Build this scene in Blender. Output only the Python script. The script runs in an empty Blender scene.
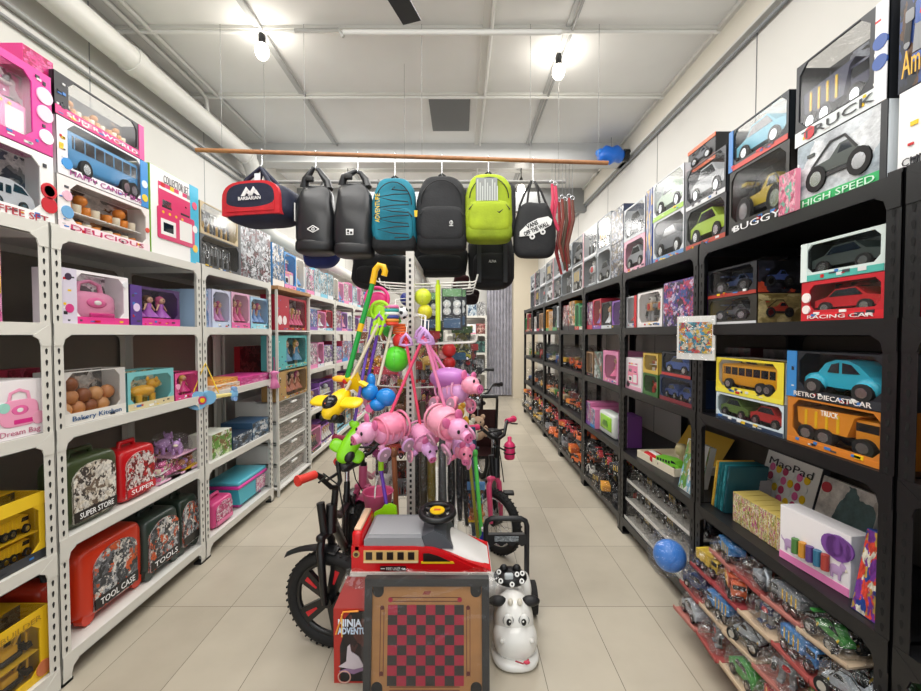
import bpy, bmesh, math, random
from mathutils import Vector, Matrix
R = random.Random(11)
SC = bpy.context.scene
COL = SC.collection
PI = math.pi
# ------------------------------------------------------------------ camera model (metres; x right, y into the shop, z up)
FPX, CAMH = 414.0, 1.38
PITCH = math.atan(11.5 / FPX)
PC, PS = math.cos(PITCH), math.sin(PITCH)

def y_at(u, X, z):
    """depth of the point of plane x=X at height z that is seen in column u"""
    return (X * FPX / (u - 460.5) + (z - CAMH) * PS) / PC

def at(u, v, Y):
    a = (u - 460.5) / FPX; b = (345.5 - v) / FPX
    d = Vector((a, PC + b * PS, -PS + b * PC)); t = Y / d.y
    return Vector((d.x * t, Y, CAMH + d.z * t))

# ------------------------------------------------------------------ materials
def lin(h):
    h = h.lstrip('#'); c = [int(h[i:i + 2], 16) / 255 for i in (0, 2, 4)]
    return tuple(x / 12.92 if x <= .04045 else ((x + .055) / 1.055) ** 2.4 for x in c) + (1.0,)

MATS = {}

def nodes(name):
    m = bpy.data.materials.new(name); m.use_nodes = True
    nt = m.node_tree; b = nt.nodes['Principled BSDF']
    return m, nt, b

def mat(hexcol, rough=.5, metal=0., spec=.5, emit=0., noise=0., scale=8., coat=0.):
    key = (hexcol, rough, metal, spec, emit, noise, scale, coat)
    if key in MATS: return MATS[key]
    m, nt, b = nodes('plain ' + hexcol)
    c = lin(hexcol)
    b.inputs['Base Color'].default_value = c
    b.inputs['Roughness'].default_value = rough
    b.inputs['Metallic'].default_value = metal
    b.inputs['Specular IOR Level'].default_value = spec
    b.inputs['Coat Weight'].default_value = coat
    if emit:
        b.inputs['Emission Color'].default_value = c
        b.inputs['Emission Strength'].default_value = emit
    if noise:
        tc = nt.nodes.new('ShaderNodeTexCoord'); n = nt.nodes.new('ShaderNodeTexNoise')
        n.inputs['Scale'].default_value = scale; n.inputs['Detail'].default_value = 4
        nt.links.new(tc.outputs['Object'], n.inputs['Vector'])
        mx = nt.nodes.new('ShaderNodeMix'); mx.data_type = 'RGBA'; mx.blend_type = 'MULTIPLY'
        mx.inputs[6].default_value = c
        rp = nt.nodes.new('ShaderNodeValToRGB')
        rp.color_ramp.elements[0].position = .3; rp.color_ramp.elements[1].position = .7
        rp.color_ramp.elements[0].color = (1 - noise,) * 3 + (1,); rp.color_ramp.elements[1].color = (1, 1, 1, 1)
        nt.links.new(n.outputs['Fac'], rp.inputs['Fac']); nt.links.new(rp.outputs['Color'], mx.inputs[7])
        mx.inputs[0].default_value = 1
        nt.links.new(mx.outputs[2], b.inputs['Base Color'])
    MATS[key] = m
    return m

def cloth(hexcol, rough=.85, scale=90., strength=.25, noise=.25):
    key = ('cloth', hexcol, rough, scale, strength)
    if key in MATS: return MATS[key]
    m, nt, b = nodes('cloth ' + hexcol)
    c = lin(hexcol)
    tc = nt.nodes.new('ShaderNodeTexCoord')
    n = nt.nodes.new('ShaderNodeTexNoise'); n.inputs['Scale'].default_value = 9; n.inputs['Detail'].default_value = 3
    n2 = nt.nodes.new('ShaderNodeTexNoise'); n2.inputs['Scale'].default_value = scale
    for k in (n, n2): nt.links.new(tc.outputs['Object'], k.inputs['Vector'])
    rp = nt.nodes.new('ShaderNodeValToRGB'); e = rp.color_ramp.elements
    e[0].position = .3; e[0].color = tuple(x * (1 - noise) for x in c[:3]) + (1,)
    e[1].position = .7; e[1].color = tuple(min(1, x * (1 + noise * .5)) for x in c[:3]) + (1,)
    nt.links.new(n.outputs['Fac'], rp.inputs['Fac']); nt.links.new(rp.outputs['Color'], b.inputs['Base Color'])
    mxh = nt.nodes.new('ShaderNodeMath'); mxh.operation = 'MULTIPLY_ADD'; mxh.inputs[1].default_value = .25
    nt.links.new(n2.outputs['Fac'], mxh.inputs[0]); nt.links.new(n.outputs['Fac'], mxh.inputs[2])
    bp = nt.nodes.new('ShaderNodeBump'); bp.inputs['Strength'].default_value = strength; bp.inputs['Distance'].default_value = .02
    nt.links.new(mxh.outputs[0], bp.inputs['Height']); nt.links.new(bp.outputs['Normal'], b.inputs['Normal'])
    b.inputs['Roughness'].default_value = rough
    MATS[key] = m
    return m

def objpaint(rough=.35, name='paint'):
    """plastic or card whose colour is the object's own colour"""
    key = ('obj', rough)
    if key in MATS: return MATS[key]
    m, nt, b = nodes('object coloured ' + name)
    oi = nt.nodes.new('ShaderNodeObjectInfo')
    nt.links.new(oi.outputs['Color'], b.inputs['Base Color'])
    b.inputs['Roughness'].default_value = rough
    MATS[key] = m
    return m

def art(cols, scale=3.2, key2=''):
    """printed packaging artwork: blotchy patches out of a palette, different on every object"""
    key = ('art', tuple(cols), scale, key2)
    if key in MATS: return MATS[key]
    m, nt, b = nodes('printed art')
    tc = nt.nodes.new('ShaderNodeTexCoord'); oi = nt.nodes.new('ShaderNodeObjectInfo')
    mp = nt.nodes.new('ShaderNodeVectorMath'); mp.operation = 'ADD'
    cb = nt.nodes.new('ShaderNodeVectorMath'); cb.operation = 'SCALE'
    cb.inputs[0].default_value = (37, 91, 53); nt.links.new(oi.outputs['Random'], cb.inputs['Scale'])
    nt.links.new(tc.outputs['Generated'], mp.inputs[0]); nt.links.new(cb.outputs[0], mp.inputs[1])
    wn = nt.nodes.new('ShaderNodeTexNoise'); wn.inputs['Scale'].default_value = scale * 1.6; wn.inputs['Detail'].default_value = 5
    nt.links.new(mp.outputs[0], wn.inputs['Vector'])
    ad = nt.nodes.new('ShaderNodeVectorMath'); ad.operation = 'MULTIPLY_ADD'
    ad.inputs[1].default_value = (.55, .55, .55)
    nt.links.new(wn.outputs['Color'], ad.inputs[0]); nt.links.new(mp.outputs[0], ad.inputs[2])
    vo = nt.nodes.new('ShaderNodeTexVoronoi'); vo.inputs['Scale'].default_value = scale * 1.9
    nt.links.new(ad.outputs[0], vo.inputs['Vector'])
    sp = nt.nodes.new('ShaderNodeSeparateColor'); nt.links.new(vo.outputs['Color'], sp.inputs[0])
    rp = nt.nodes.new('ShaderNodeValToRGB'); rp.color_ramp.interpolation = 'CONSTANT'
    while len(rp.color_ramp.elements) < len(cols): rp.color_ramp.elements.new(.5)
    for i, c in enumerate(cols):
        rp.color_ramp.elements[i].position = i / len(cols); rp.color_ramp.elements[i].color = lin(c)
    nt.links.new(sp.outputs[0], rp.inputs['Fac'])
    n3 = nt.nodes.new('ShaderNodeTexNoise'); n3.inputs['Scale'].default_value = scale * 3; n3.inputs['Detail'].default_value = 6; n3.inputs['Roughness'].default_value = .7
    nt.links.new(mp.outputs[0], n3.inputs['Vector'])
    r2 = nt.nodes.new('ShaderNodeValToRGB'); r2.color_ramp.elements[0].position = .35; r2.color_ramp.elements[1].position = .62
    r2.color_ramp.elements[0].color = (.3, .3, .32, 1); r2.color_ramp.elements[1].color = (1, 1, 1, 1)
    nt.links.new(n3.outputs['Fac'], r2.inputs['Fac'])
    mx = nt.nodes.new('ShaderNodeMix'); mx.data_type = 'RGBA'; mx.blend_type = 'MULTIPLY'; mx.inputs[0].default_value = .8
    nt.links.new(rp.outputs['Color'], mx.inputs[6]); nt.links.new(r2.outputs['Color'], mx.inputs[7])
    nt.links.new(mx.outputs[2], b.inputs['Base Color'])
    b.inputs['Roughness'].default_value = .3
    MATS[key] = m
    return m

def film(strength=.16, crinkle=.0, scale=14., tint='#ffffff', fres=.3):
    key = ('film', strength, crinkle, scale, tint, fres)
    if key in MATS: return MATS[key]
    m = bpy.data.materials.new('clear plastic film'); m.use_nodes = True
    nt = m.node_tree; nt.nodes.clear()
    out = nt.nodes.new('ShaderNodeOutputMaterial'); mx = nt.nodes.new('ShaderNodeMixShader')
    tr = nt.nodes.new('ShaderNodeBsdfTransparent'); gl = nt.nodes.new('ShaderNodeBsdfGlossy')
    tr.inputs['Color'].default_value = lin(tint)
    gl.inputs['Roughness'].default_value = .12
    lw = nt.nodes.new('ShaderNodeLayerWeight'); lw.inputs['Blend'].default_value = .35
    mm = nt.nodes.new('ShaderNodeMath'); mm.operation = 'MULTIPLY_ADD'; mm.use_clamp = True
    mm.inputs[1].default_value = fres; mm.inputs[2].default_value = strength
    nt.links.new(lw.outputs['Fresnel'], mm.inputs[0])
    nt.links.new(mm.outputs[0], mx.inputs[0]); nt.links.new(tr.outputs[0], mx.inputs[1]); nt.links.new(gl.outputs[0], mx.inputs[2])
    nt.links.new(mx.outputs[0], out.inputs['Surface'])
    if crinkle:
        tc = nt.nodes.new('ShaderNodeTexCoord'); n = nt.nodes.new('ShaderNodeTexNoise')
        n.inputs['Scale'].default_value = scale; n.inputs['Detail'].default_value = 2; n.inputs['Distortion'].default_value = 1.2
        bp = nt.nodes.new('ShaderNodeBump'); bp.inputs['Strength'].default_value = crinkle; bp.inputs['Distance'].default_value = .05
        nt.links.new(tc.outputs['Object'], n.inputs['Vector']); nt.links.new(n.outputs['Fac'], bp.inputs['Height'])
        nt.links.new(bp.outputs['Normal'], gl.inputs['Normal']); nt.links.new(bp.outputs['Normal'], lw.inputs['Normal'])
    MATS[key] = m
    return m

# ------------------------------------------------------------------ mesh builder
class MB:
    def __init__(self):
        self.v, self.f, self.mi, self.sm, self.mats = [], [], [], [], []
        self.M = Matrix.Identity(4)

    def _m(self, m):
        if m not in self.mats: self.mats.append(m)
        return self.mats.index(m)

    def add(self, vs, fs, m, smooth=False, M=None):
        T = self.M @ M if M is not None else self.M
        b = len(self.v); k = self._m(m)
        self.v.extend(tuple(T @ Vector(p)) for p in vs)
        for f in fs:
            self.f.append(tuple(b + i for i in f)); self.mi.append(k); self.sm.append(smooth)
        return self

    def box(self, x0, x1, y0, y1, z0, z1, m, M=None):
        vs = [(x, y, z) for z in (z0, z1) for y in (y0, y1) for x in (x0, x1)]
        return self.add(vs, [(0, 2, 3, 1), (4, 5, 7, 6), (0, 1, 5, 4), (2, 6, 7, 3), (0, 4, 6, 2), (1, 3, 7, 5)], m, False, M)

    def rbox(self, c, s, r, m, seg=2, M=None, smooth=True):
        bm = bmesh.new(); bmesh.ops.create_cube(bm, size=1)
        for v in bm.verts: v.co = Vector((v.co.x * s[0], v.co.y * s[1], v.co.z * s[2])) + Vector(c)
        bmesh.ops.bevel(bm, geom=list(bm.edges), offset=min(r, min(s) * .48), segments=seg, profile=.5, affect='EDGES')
        bm.verts.index_update()
        vs = [tuple(v.co) for v in bm.verts]; fs = [tuple(v.index for v in f.verts) for f in bm.faces]
        bm.free()
        return self.add(vs, fs, m, smooth, M)

    def cyl(self, p0, p1, r0, m, r1=None, n=12, caps=True, smooth=True):
        r1 = r0 if r1 is None else r1
        p0, p1 = Vector(p0), Vector(p1); d = (p1 - p0).normalized()
        a = d.orthogonal().normalized(); b = d.cross(a)
        vs = []
        for p, r in ((p0, r0), (p1, r1)):
            for i in range(n):
                t = 2 * PI * i / n
                vs.append(p + a * (r * math.cos(t)) + b * (r * math.sin(t)))
        fs = [(i, (i + 1) % n, n + (i + 1) % n, n + i) for i in range(n)]
        self.add(vs, fs, m, smooth)
        if caps: self.add(vs, [tuple(range(n))[::-1], tuple(range(n, 2 * n))], m, False)
        return self

    def tube(self, pts, r, m, n=8, closed=False, smooth=True):
        pts = [Vector(p) for p in pts]; k = len(pts)
        rs = r if isinstance(r, (list, tuple)) else [r] * k
        vs = []; prev = None
        for i, p in enumerate(pts):
            if closed: d = pts[(i + 1) % k] - pts[i - 1]
            else: d = pts[min(i + 1, k - 1)] - pts[max(i - 1, 0)]
            d = d.normalized() if d.length > 1e-9 else Vector((0, 0, 1))
            a = d.orthogonal().normalized() if prev is None else (prev - d * prev.dot(d))
            a = a.normalized() if a.length > 1e-6 else d.orthogonal().normalized()
            prev = a; b = d.cross(a)
            for j in range(n):
                t = 2 * PI * j / n
                vs.append(p + a * (rs[i] * math.cos(t)) + b * (rs[i] * math.sin(t)))
        fs = []
        for i in range(k if closed else k - 1):
            for j in range(n):
                i2 = (i + 1) % k
                fs.append((i * n + j, i * n + (j + 1) % n, i2 * n + (j + 1) % n, i2 * n + j))
        self.add(vs, fs, m, smooth)
        if not closed: self.add(vs, [tuple(range(n))[::-1], tuple(range((k - 1) * n, k * n))], m, False)
        return self

    def lathe(self, prof, m, n=16, M=None, smooth=True):
        vs = []
        for r, z in prof:
            for i in range(n):
                t = 2 * PI * i / n; vs.append((r * math.cos(t), r * math.sin(t), z))
        fs = [(a * n + i, a * n + (i + 1) % n, (a + 1) * n + (i + 1) % n, (a + 1) * n + i) for a in range(len(prof) - 1) for i in range(n)]
        fs += [tuple(range(n))[::-1], tuple(range((len(prof) - 1) * n, len(prof) * n))]
        return self.add(vs, fs, m, smooth, M)

    def ell(self, c, r, m, n=12, e=1., e2=None, M=None, fn=None):
        """(super)ellipsoid; e<1 squarer in plan, e2 squarer in section; fn bends points"""
        e2 = e if e2 is None else e2
        sg = lambda t, k: math.copysign(abs(t) ** k, t)
        vs = []; rows = max(6, n * 2 // 3)
        for a in range(rows + 1):
            ph = -PI / 2 + PI * a / rows
            for i in range(n):
                t = 2 * PI * i / n
                p = Vector((c[0] + r[0] * sg(math.cos(ph), e2) * sg(math.cos(t), e), c[1] + r[1] * sg(math.cos(ph), e2) * sg(math.sin(t), e), c[2] + r[2] * sg(math.sin(ph), e2)))
                vs.append(fn(p) if fn else p)
        fs = [(a * n + i, a * n + (i + 1) % n, (a + 1) * n + (i + 1) % n, (a + 1) * n + i) for a in range(rows) for i in range(n)]
        return self.add(vs, fs, m, True, M)

    def torus(self, c, R_, r, m, axis='y', n=24, k=8, a0=0, a1=2 * PI):
        full = abs(a1 - a0 - 2 * PI) < 1e-6
        pts = []
        for i in range(n if full else n + 1):
            t = a0 + (a1 - a0) * i / n; q = (R_ * math.cos(t), R_ * math.sin(t))
            pts.append({'y': (c[0] + q[0], c[1], c[2] + q[1]), 'z': (c[0] + q[0], c[1] + q[1], c[2]), 'x': (c[0], c[1] + q[0], c[2] + q[1])}[axis])
        return self.tube(pts, r, m, k, closed=full)

    def prism(self, poly, y0, y1, m, M=None, smooth=False):
        """polygon in (x, z), extruded along y"""
        n = len(poly)
        vs = [(x, y0, z) for x, z in poly] + [(x, y1, z) for x, z in poly]
        fs = [tuple(range(n)), tuple(range(n, 2 * n))[::-1]]
        self.add(vs, fs, m, False, M)
        return self.add(vs, [(i, n + i, n + (i + 1) % n, (i + 1) % n) for i in range(n)], m, smooth, M)

    def mesh(self, name):
        me = bpy.data.meshes.new(name)
        me.from_pydata(self.v, [], self.f)
        for m in self.mats: me.materials.append(m)
        me.polygons.foreach_set('material_index', self.mi)
        me.polygons.foreach_set('use_smooth', self.sm)
        me.update()
        return me

def link(name, data, parent=None, loc=None, color=None):
    o = bpy.data.objects.new(name, data); COL.objects.link(o)
    if parent is not None: o.parent = parent
    if loc is not None: o.location = loc
    if color is not None: o.color = lin(color)
    return o

def part(name, mb, parent, label=None, color=None, loc=None):
    o = link(name, mb.mesh(name) if isinstance(mb, MB) else mb, parent, loc, color)
    if label: o['label'] = label
    return o

LABELS = set()
def tag(o, label, cat, group=None, kind=None):
    if label:
        o['label'] = label
        n = len(label.split())
        if not 4 <= n <= 16: print('LABELLEN', n, label)
        if label in LABELS and not group: print('DUPLABEL', label)
        LABELS.add(label)
    if cat: o['category'] = cat
    if group: o['group'] = group
    if kind: o['kind'] = kind
    return o

def thing(name, label, cat, loc=(0, 0, 0), rz=0, group=None):
    o = bpy.data.objects.new(name, None); COL.objects.link(o)
    o.location = loc; o.rotation_euler = (0, 0, rz); o.empty_display_size = .05
    return tag(o, label, cat, group)

def struct(name, mb, parent=None):
    o = link(name, mb.mesh(name), parent)
    if parent is None: o['kind'] = 'structure'
    return o

def copy_tree(o, parent=None):
    c = o.copy(); COL.objects.link(c); c.parent = parent
    for ch in list(o.children): copy_tree(ch, c)
    return c

TXT = {}
def text(body, size, m, parent, loc, rot=(PI / 2, 0, 0), name='lettering', align='CENTER', width=None, ext=.0006, shear=0, offset=0):
    cu = bpy.data.curves.new('t', 'FONT'); cu.body = body; cu.size = size; cu.align_x = align; cu.align_y = 'CENTER'
    cu.extrude = ext; cu.shear = shear; cu.resolution_u = 2; cu.offset = offset
    t = bpy.data.objects.new('t', cu); COL.objects.link(t)
    bpy.context.view_layer.update()
    me = bpy.data.meshes.new_from_object(t.evaluated_get(bpy.context.evaluated_depsgraph_get()))
    bpy.data.objects.remove(t); bpy.data.curves.remove(cu)
    me.materials.clear(); me.materials.append(m)
    o = link(name, me, parent, loc); o.rotation_euler = rot
    if width and me.vertices:
        xs = [v.co.x for v in me.vertices]; w = max(xs) - min(xs)
        if w > 1e-6: o.scale = (width / w, 1, 1)
    return o

BLACK = mat('#0b0b0c', .45); DARK = mat('#1c1c1f', .5); RUBBER = mat('#111112', .75); WHITE = mat('#eeeeea', .4)
CHROME = mat('#c9ccd0', .2, 1.); GREY = mat('#8b8d90', .5); GLASSY = mat('#16202a', .08, 0, .9); PAINT = objpaint(); CARD = objpaint(.42, 'card')
YELLOW = mat('#f2c81a', .4); RED = mat('#c8141e', .35); CREAM = mat('#e9dfc6', .6); SKIN = mat('#e8b796', .5)
FILM = film(.05); FILM_C = film(.08, .6, 16.); FILM_BAG = film(.05, 1., 22., fres=.22); FILM_FAR = film(.025, 1., 22., fres=.12)
# ------------------------------------------------------------------ toys that lie inside the packaging (length about 1 along x, base on z=0)
def wheel_mb(r=.13, w=.1, hub=None, mb=None, c=(0, 0, 0), n=14):
    mb = mb or MB(); x, y, z = c
    mb.cyl((x, y - w / 2, z), (x, y + w / 2, z), r, RUBBER, n=n)
    mb.cyl((x, y - w / 2 - .006, z), (x, y + w / 2 + .006, z), r * .58, hub or CHROME, n=10)
    return mb

def t_beetle(mb):
    prof = [(-.5, .14), (-.49, .24), (-.42, .3), (-.3, .33), (-.2, .47), (-.06, .53), (.1, .52), (.22, .46), (.34, .33), (.45, .26), (.5, .2), (.5, .13)]
    mb.prism(prof, -.17, .17, PAINT)
    for s in (-1, 1):
        mb.prism([(-.17, .34), (-.12, .46), (-.02, .49), (-.02, .34)], s * .172, s * .176, GLASSY)
        mb.prism([(.02, .34), (.02, .49), (.13, .47), (.24, .35)], s * .172, s * .176, GLASSY)
        mb.ell((-.32, s * .17, .17), (.15, .06, .14), PAINT, 10); mb.ell((.33, s * .17, .17), (.15, .06, .14), PAINT, 10)
    return [(-.31, .12), (.32, .12)], .12, .2

def t_car(mb):
    prof = [(-.5, .12), (-.5, .25), (-.3, .3), (-.17, .43), (.15, .44), (.3, .3), (.5, .26), (.5, .12)]
    mb.prism(prof, -.2, .2, PAINT)
    for s in (-1, 1): mb.prism([(-.27, .3), (-.16, .41), (.14, .42), (.25, .3)], s * .202, s * .206, GLASSY)
    mb.box(-.52, -.48, -.19, .19, .1, .16, DARK); mb.box(.48, .52, -.19, .19, .1, .16, DARK)
    return [(-.3, .12), (.3, .12)], .11, .19

def t_buggy(mb):
    mb.prism([(-.36, .22), (-.42, .34), (-.1, .36), (.05, .5), (.2, .5), (.3, .36), (.46, .3), (.46, .2)], -.12, .12, PAINT)
    mb.prism([(.02, .38), (.07, .48), (.18, .48), (.24, .38)], -.125, .125, GLASSY)
    mb.box(-.4, .42, -.16, .16, .15, .2, DARK)
    for s in (-1, 1):
        mb.tube([(-.4, s * .12, .34), (-.1, s * .12, .58), (.12, s * .12, .58), (.3, s * .12, .36)], .014, BLACK, 6)
        for x in (-.3, .32): mb.cyl((x, s * .1, .3), (x, s * .2, .16), .02, YELLOW, n=6)
    mb.box(-.48, -.36, -.18, .18, .5, .54, PAINT)
    return [(-.32, .17), (.34, .17)], .17, .27

def t_bus(mb):
    mb.rbox((0, 0, .22), (1, .26, .3), .03, PAINT)
    for s in (-1, 1):
        mb.box(-.44, .46, s * .131 - .002, s * .131 + .002, .22, .33, GLASSY)
        for i in range(7): mb.box(-.42 + i * .13, -.41 + i * .13, s * .133 - .003, s * .133 + .003, .22, .33, PAINT)
    mb.box(.49, .505, -.1, .1, .17, .33, GLASSY)
    return [(-.3, .08), (.26, .08), (.38, .08)], .08, .12

def t_truck(mb):
    mb.box(-.5, .5, -.1, .1, .12, .18, DARK)
    mb.rbox((.34, 0, .3), (.28, .34, .34), .03, PAINT)
    mb.box(.22, .46, -.173, .173, .32, .43, GLASSY); mb.box(.475, .484, -.14, .14, .32, .43, GLASSY)
    mb.prism([(-.5, .25), (-.52, .48), (.3, .52), (.22, .47), (.14, .2), (-.38, .2)], -.2, .2, PAINT)
    for i in range(4): mb.box(-.4 + i * .14, -.37 + i * .14, -.21, .21, .22, .46, YELLOW)
    return [(-.36, .12), (-.12, .12), (.34, .12)], .12, .19

def t_excavator(mb):
    mb.rbox((0, 0, .1), (.6, .36, .16), .07, DARK); mb.rbox((-.05, 0, .28), (.44, .3, .2), .03, PAINT)
    mb.rbox((.05, .07, .45), (.2, .14, .22), .02, PAINT); mb.box(-.04, .14, .0, .145, .4, .53, GLASSY)
    mb.tube([(.1, -.08, .34), (.3, -.08, .62), (.48, -.08, .5), (.46, -.08, .2)], .035, PAINT, 6)
    mb.prism([(.36, .08), (.36, .24), (.5, .24), (.54, .1)], -.18, .02, DARK)
    return [], 0, 0

def t_robot(mb):
    mb.rbox((0, 0, .62), (.34, .22, .3), .03, PAINT); mb.rbox((0, 0, .88), (.16, .16, .16), .03, WHITE); mb.box(-.06, .06, -.085, -.08, .87, .92, GLASSY)
    for s in (-1, 1):
        mb.rbox((s * .26, 0, .64), (.14, .18, .16), .03, GREY); mb.cyl((s * .27, 0, .6), (s * .3, -.03, .3), .05, DARK, .06, 8); mb.ell((s * .3, -.03, .27), (.05,) * 3, GREY, 8)
        mb.cyl((s * .1, 0, .5), (s * .12, 0, .12), .07, GREY, .085, 8); mb.rbox((s * .13, -.03, .05), (.14, .24, .1), .02, PAINT)
    mb.prism([(-.1, .58), (0, .5), (.1, .58), (.06, .72), (-.06, .72)], -.125, -.112, RED)
    return [], 0, 0

HAIRS = [mat('#e0b255', .6), mat('#54301c', .6), mat('#c2467e', .6), mat('#7b4bb0', .6)]
def t_doll(mb, k=0):
    mb.ell((0, 0, .85), (.11, .1, .13), SKIN, 10); mb.ell((0, .03, .87), (.15, .12, .16), HAIRS[k % 4], 10)
    mb.ell((0, .05, .72), (.14, .08, .2), HAIRS[k % 4], 8)
    mb.ell((0, -.04, .84), (.105, .085, .12), SKIN, 10)
    for s in (-1, 1):
        mb.ell((s * .04, -.12, .86), (.014, .01, .02), BLACK, 6)
        mb.cyl((s * .08, 0, .7), (s * .2, -.03, .46), .032, SKIN, .022, 7); mb.cyl((s * .05, 0, .3), (s * .06, 0, .02), .04, SKIN, .025, 7)
    mb.lathe([(.06, .72), (.09, .66), (.065, .54), (.14, .4), (.26, .2), (.27, .18)], PAINT, 12)
    return [], 0, 0

def t_dolls(mb):
    M0 = mb.M.copy()
    for i in range(3):
        mb.M = M0 @ Matrix.Translation((-.34 + .34 * i, 0, 0)) @ Matrix.Scale(.72, 4)
        t_doll(mb, i)
    mb.M = M0
    return [], 0, 0

def t_kitchen(mb):
    mb.rbox((0, 0, .28), (.78, .3, .56), .03, PAINT); mb.box(-.36, .36, .06, .15, .56, 1., PAINT)
    mb.box(-.33, -.03, -.155, -.15, .08, .36, WHITE); mb.box(-.28, -.08, -.158, -.154, .14, .3, GLASSY); mb.box(.05, .33, -.155, -.15, .08, .45, WHITE)
    for s in (-.2, .18): mb.cyl((s, -.03, .56), (s, -.03, .6), .1, DARK, n=12)
    mb.cyl((-.2, -.03, .6), (-.2, -.03, .7), .09, CHROME, n=12); mb.tube([(.2, .1, .56), (.2, .1, .74), (.2, -.02, .74)], .018, CHROME, 6)
    mb.rbox((0, .08, .9), (.7, .16, .05), .01, WHITE)
    for i in range(4): mb.cyl((-.27 + i * .18, .02, .92), (-.27 + i * .18, .02, 1.0), .04, [RED, YELLOW, WHITE, GREY][i], n=8)
    for i in range(4): mb.cyl((-.28 + i * .13, -.155, .48), (-.28 + i * .13, -.17, .48), .025, YELLOW, n=8)
    return [], 0, 0

def t_cups(mb):
    for r in range(2):
        for i in range(4):
            x = -.36 + i * .24; z = r * .3
            mb.lathe([(.05, z), (.09, z + .02), (.1, z + .16), (.085, z + .16), (.07, z + .06)], PAINT if (i + r) % 2 else CREAM, 10, Matrix.Translation((x, 0, 0)))
            mb.torus((x + .11, 0, z + .09), .04, .012, PAINT, 'y', 8, 5)
        mb.box(-.5, .5, -.14, .14, z - .02, z, WHITE)
    mb.ell((0, 0, .56), (.14, .12, .1), PAINT, 10)
    return [], 0, 0

def t_balls(mb):
    for i in range(9):
        x = -.36 + (i % 4) * .24 + (.12 if i >= 4 else 0); z = .13 + .2 * (i // 4)
        mb.ell((x, 0, z), (.125, .12, .125), [PAINT, mat('#c98a5a', .4), mat('#8f5636', .4)][i % 3], 9)
    mb.box(-.5, .5, -.2, .2, 0, .04, YELLOW)
    return [], 0, 0

def t_handbag(mb):
    mb.ell((0, 0, .36), (.46, .16, .36), PAINT, 16, .55, .55); mb.tube([(-.24, 0, .66), (-.2, 0, .9), (0, 0, .98), (.2, 0, .9), (.24, 0, .66)], .045, PAINT, 8)
    mb.ell((0, -.16, .44), (.2, .03, .13), mat('#e86aa5', .35), 12); mb.ell((0, -.185, .44), (.08, .02, .06), WHITE, 8)
    mb.rbox((.1, -.17, .13), (.5, .04, .12), .03, mat('#d92c86', .4))
    return [], 0, 0

def t_tools(mb):
    mb.box(-.5, .5, .05, .1, 0, .7, GREY)
    for i in range(7):
        x = -.42 + i * .14
        mb.cyl((x, 0, .1), (x, 0, .36), .035, PAINT if i % 2 else DARK, n=8); mb.cyl((x, 0, .36), (x, 0, .6), .016, CHROME, n=6)
        if i % 3 == 0: mb.rbox((x, 0, .6), (.13, .07, .07), .015, CHROME)
    mb.torus((.1, -.03, .35), .1, .02, CHROME, 'y', 14, 6)
    return [], 0, 0

def t_train(mb):
    mb.prism([(-.5, .06), (-.5, .34), (.1, .38), (.3, .33), (.46, .2), (.5, .06)], -.15, .15, PAINT)
    for i in range(5): mb.box(-.45 + i * .12, -.37 + i * .12, -.155, .155, .2, .3, GLASSY)
    mb.prism([(.14, .24), (.16, .34), (.28, .32), (.38, .24)], -.153, .153, GLASSY)
    return [(-.34, .07), (-.1, .07), (.28, .07)], .07, .13

def t_beads(mb):
    for i in range(6):
        for j in range(4):
            mb.ell((-.4 + i * .16, 0, .1 + j * .17), (.07, .07, .075), [PAINT, WHITE, mat('#e86aa5', .35), YELLOW][(i + 2 * j) % 4], 7)
    return [], 0, 0

def t_animal(mb):
    mb.ell((0, 0, .36), (.34, .18, .2), PAINT, 12); mb.ell((.34, 0, .56), (.17, .14, .16), PAINT, 10); mb.ell((.48, 0, .51), (.08, .09, .07), CREAM, 8)
    for s in (-1, 1):
        mb.ell((.3, s * .12, .7), (.05, .03, .09), PAINT, 7); mb.ell((.43, s * .07, .6), (.02,) * 3, BLACK, 6)
        for x in (-.2, .18): mb.cyl((x, s * .1, .28), (x, s * .11, 0), .075, PAINT, .06, 8)
    mb.tube([(-.32, 0, .4), (-.46, 0, .46), (-.5, 0, .58)], [.05, .04, .02], PAINT, 6)
    return [], 0, 0

TOYS = {'beetle': (t_beetle, 1, .4, .54), 'car': (t_car, 1.04, .44, .45), 'buggy': (t_buggy, 1.1, .64, .6), 'bus': (t_bus, 1, .28, .38),
        'truck': (t_truck, 1.05, .44, .54), 'excavator': (t_excavator, 1.05, .4, .66), 'robot': (t_robot, .72, .3, .97), 'doll': (t_doll, .54, .5, 1.02),
        'dolls': (t_dolls, 1.05, .4, .75), 'kitchen': (t_kitchen, .8, .36, 1.02), 'cups': (t_cups, 1.02, .3, .68), 'balls': (t_balls, 1, .4, .66),
        'handbag': (t_handbag, .94, .4, 1.02), 'tools': (t_tools, 1, .2, .72), 'train': (t_train, 1, .32, .38), 'beads': (t_beads, 1, .2, .74), 'animal': (t_animal, 1.05, .4, .8)}
TOYNAME = {'beetle': 'toy_car', 'car': 'toy_car', 'buggy': 'toy_buggy', 'bus': 'toy_bus', 'truck': 'toy_truck', 'excavator': 'toy_excavator', 'robot': 'toy_robot', 'doll': 'doll',
           'dolls': 'doll_set', 'kitchen': 'play_kitchen', 'cups': 'toy_tea_set', 'balls': 'toy_food_set', 'handbag': 'toy_handbag', 'tools': 'toy_tool_set', 'train': 'toy_train', 'beads': 'bead_set', 'animal': 'toy_animal'}
CACHE = {}
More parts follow.
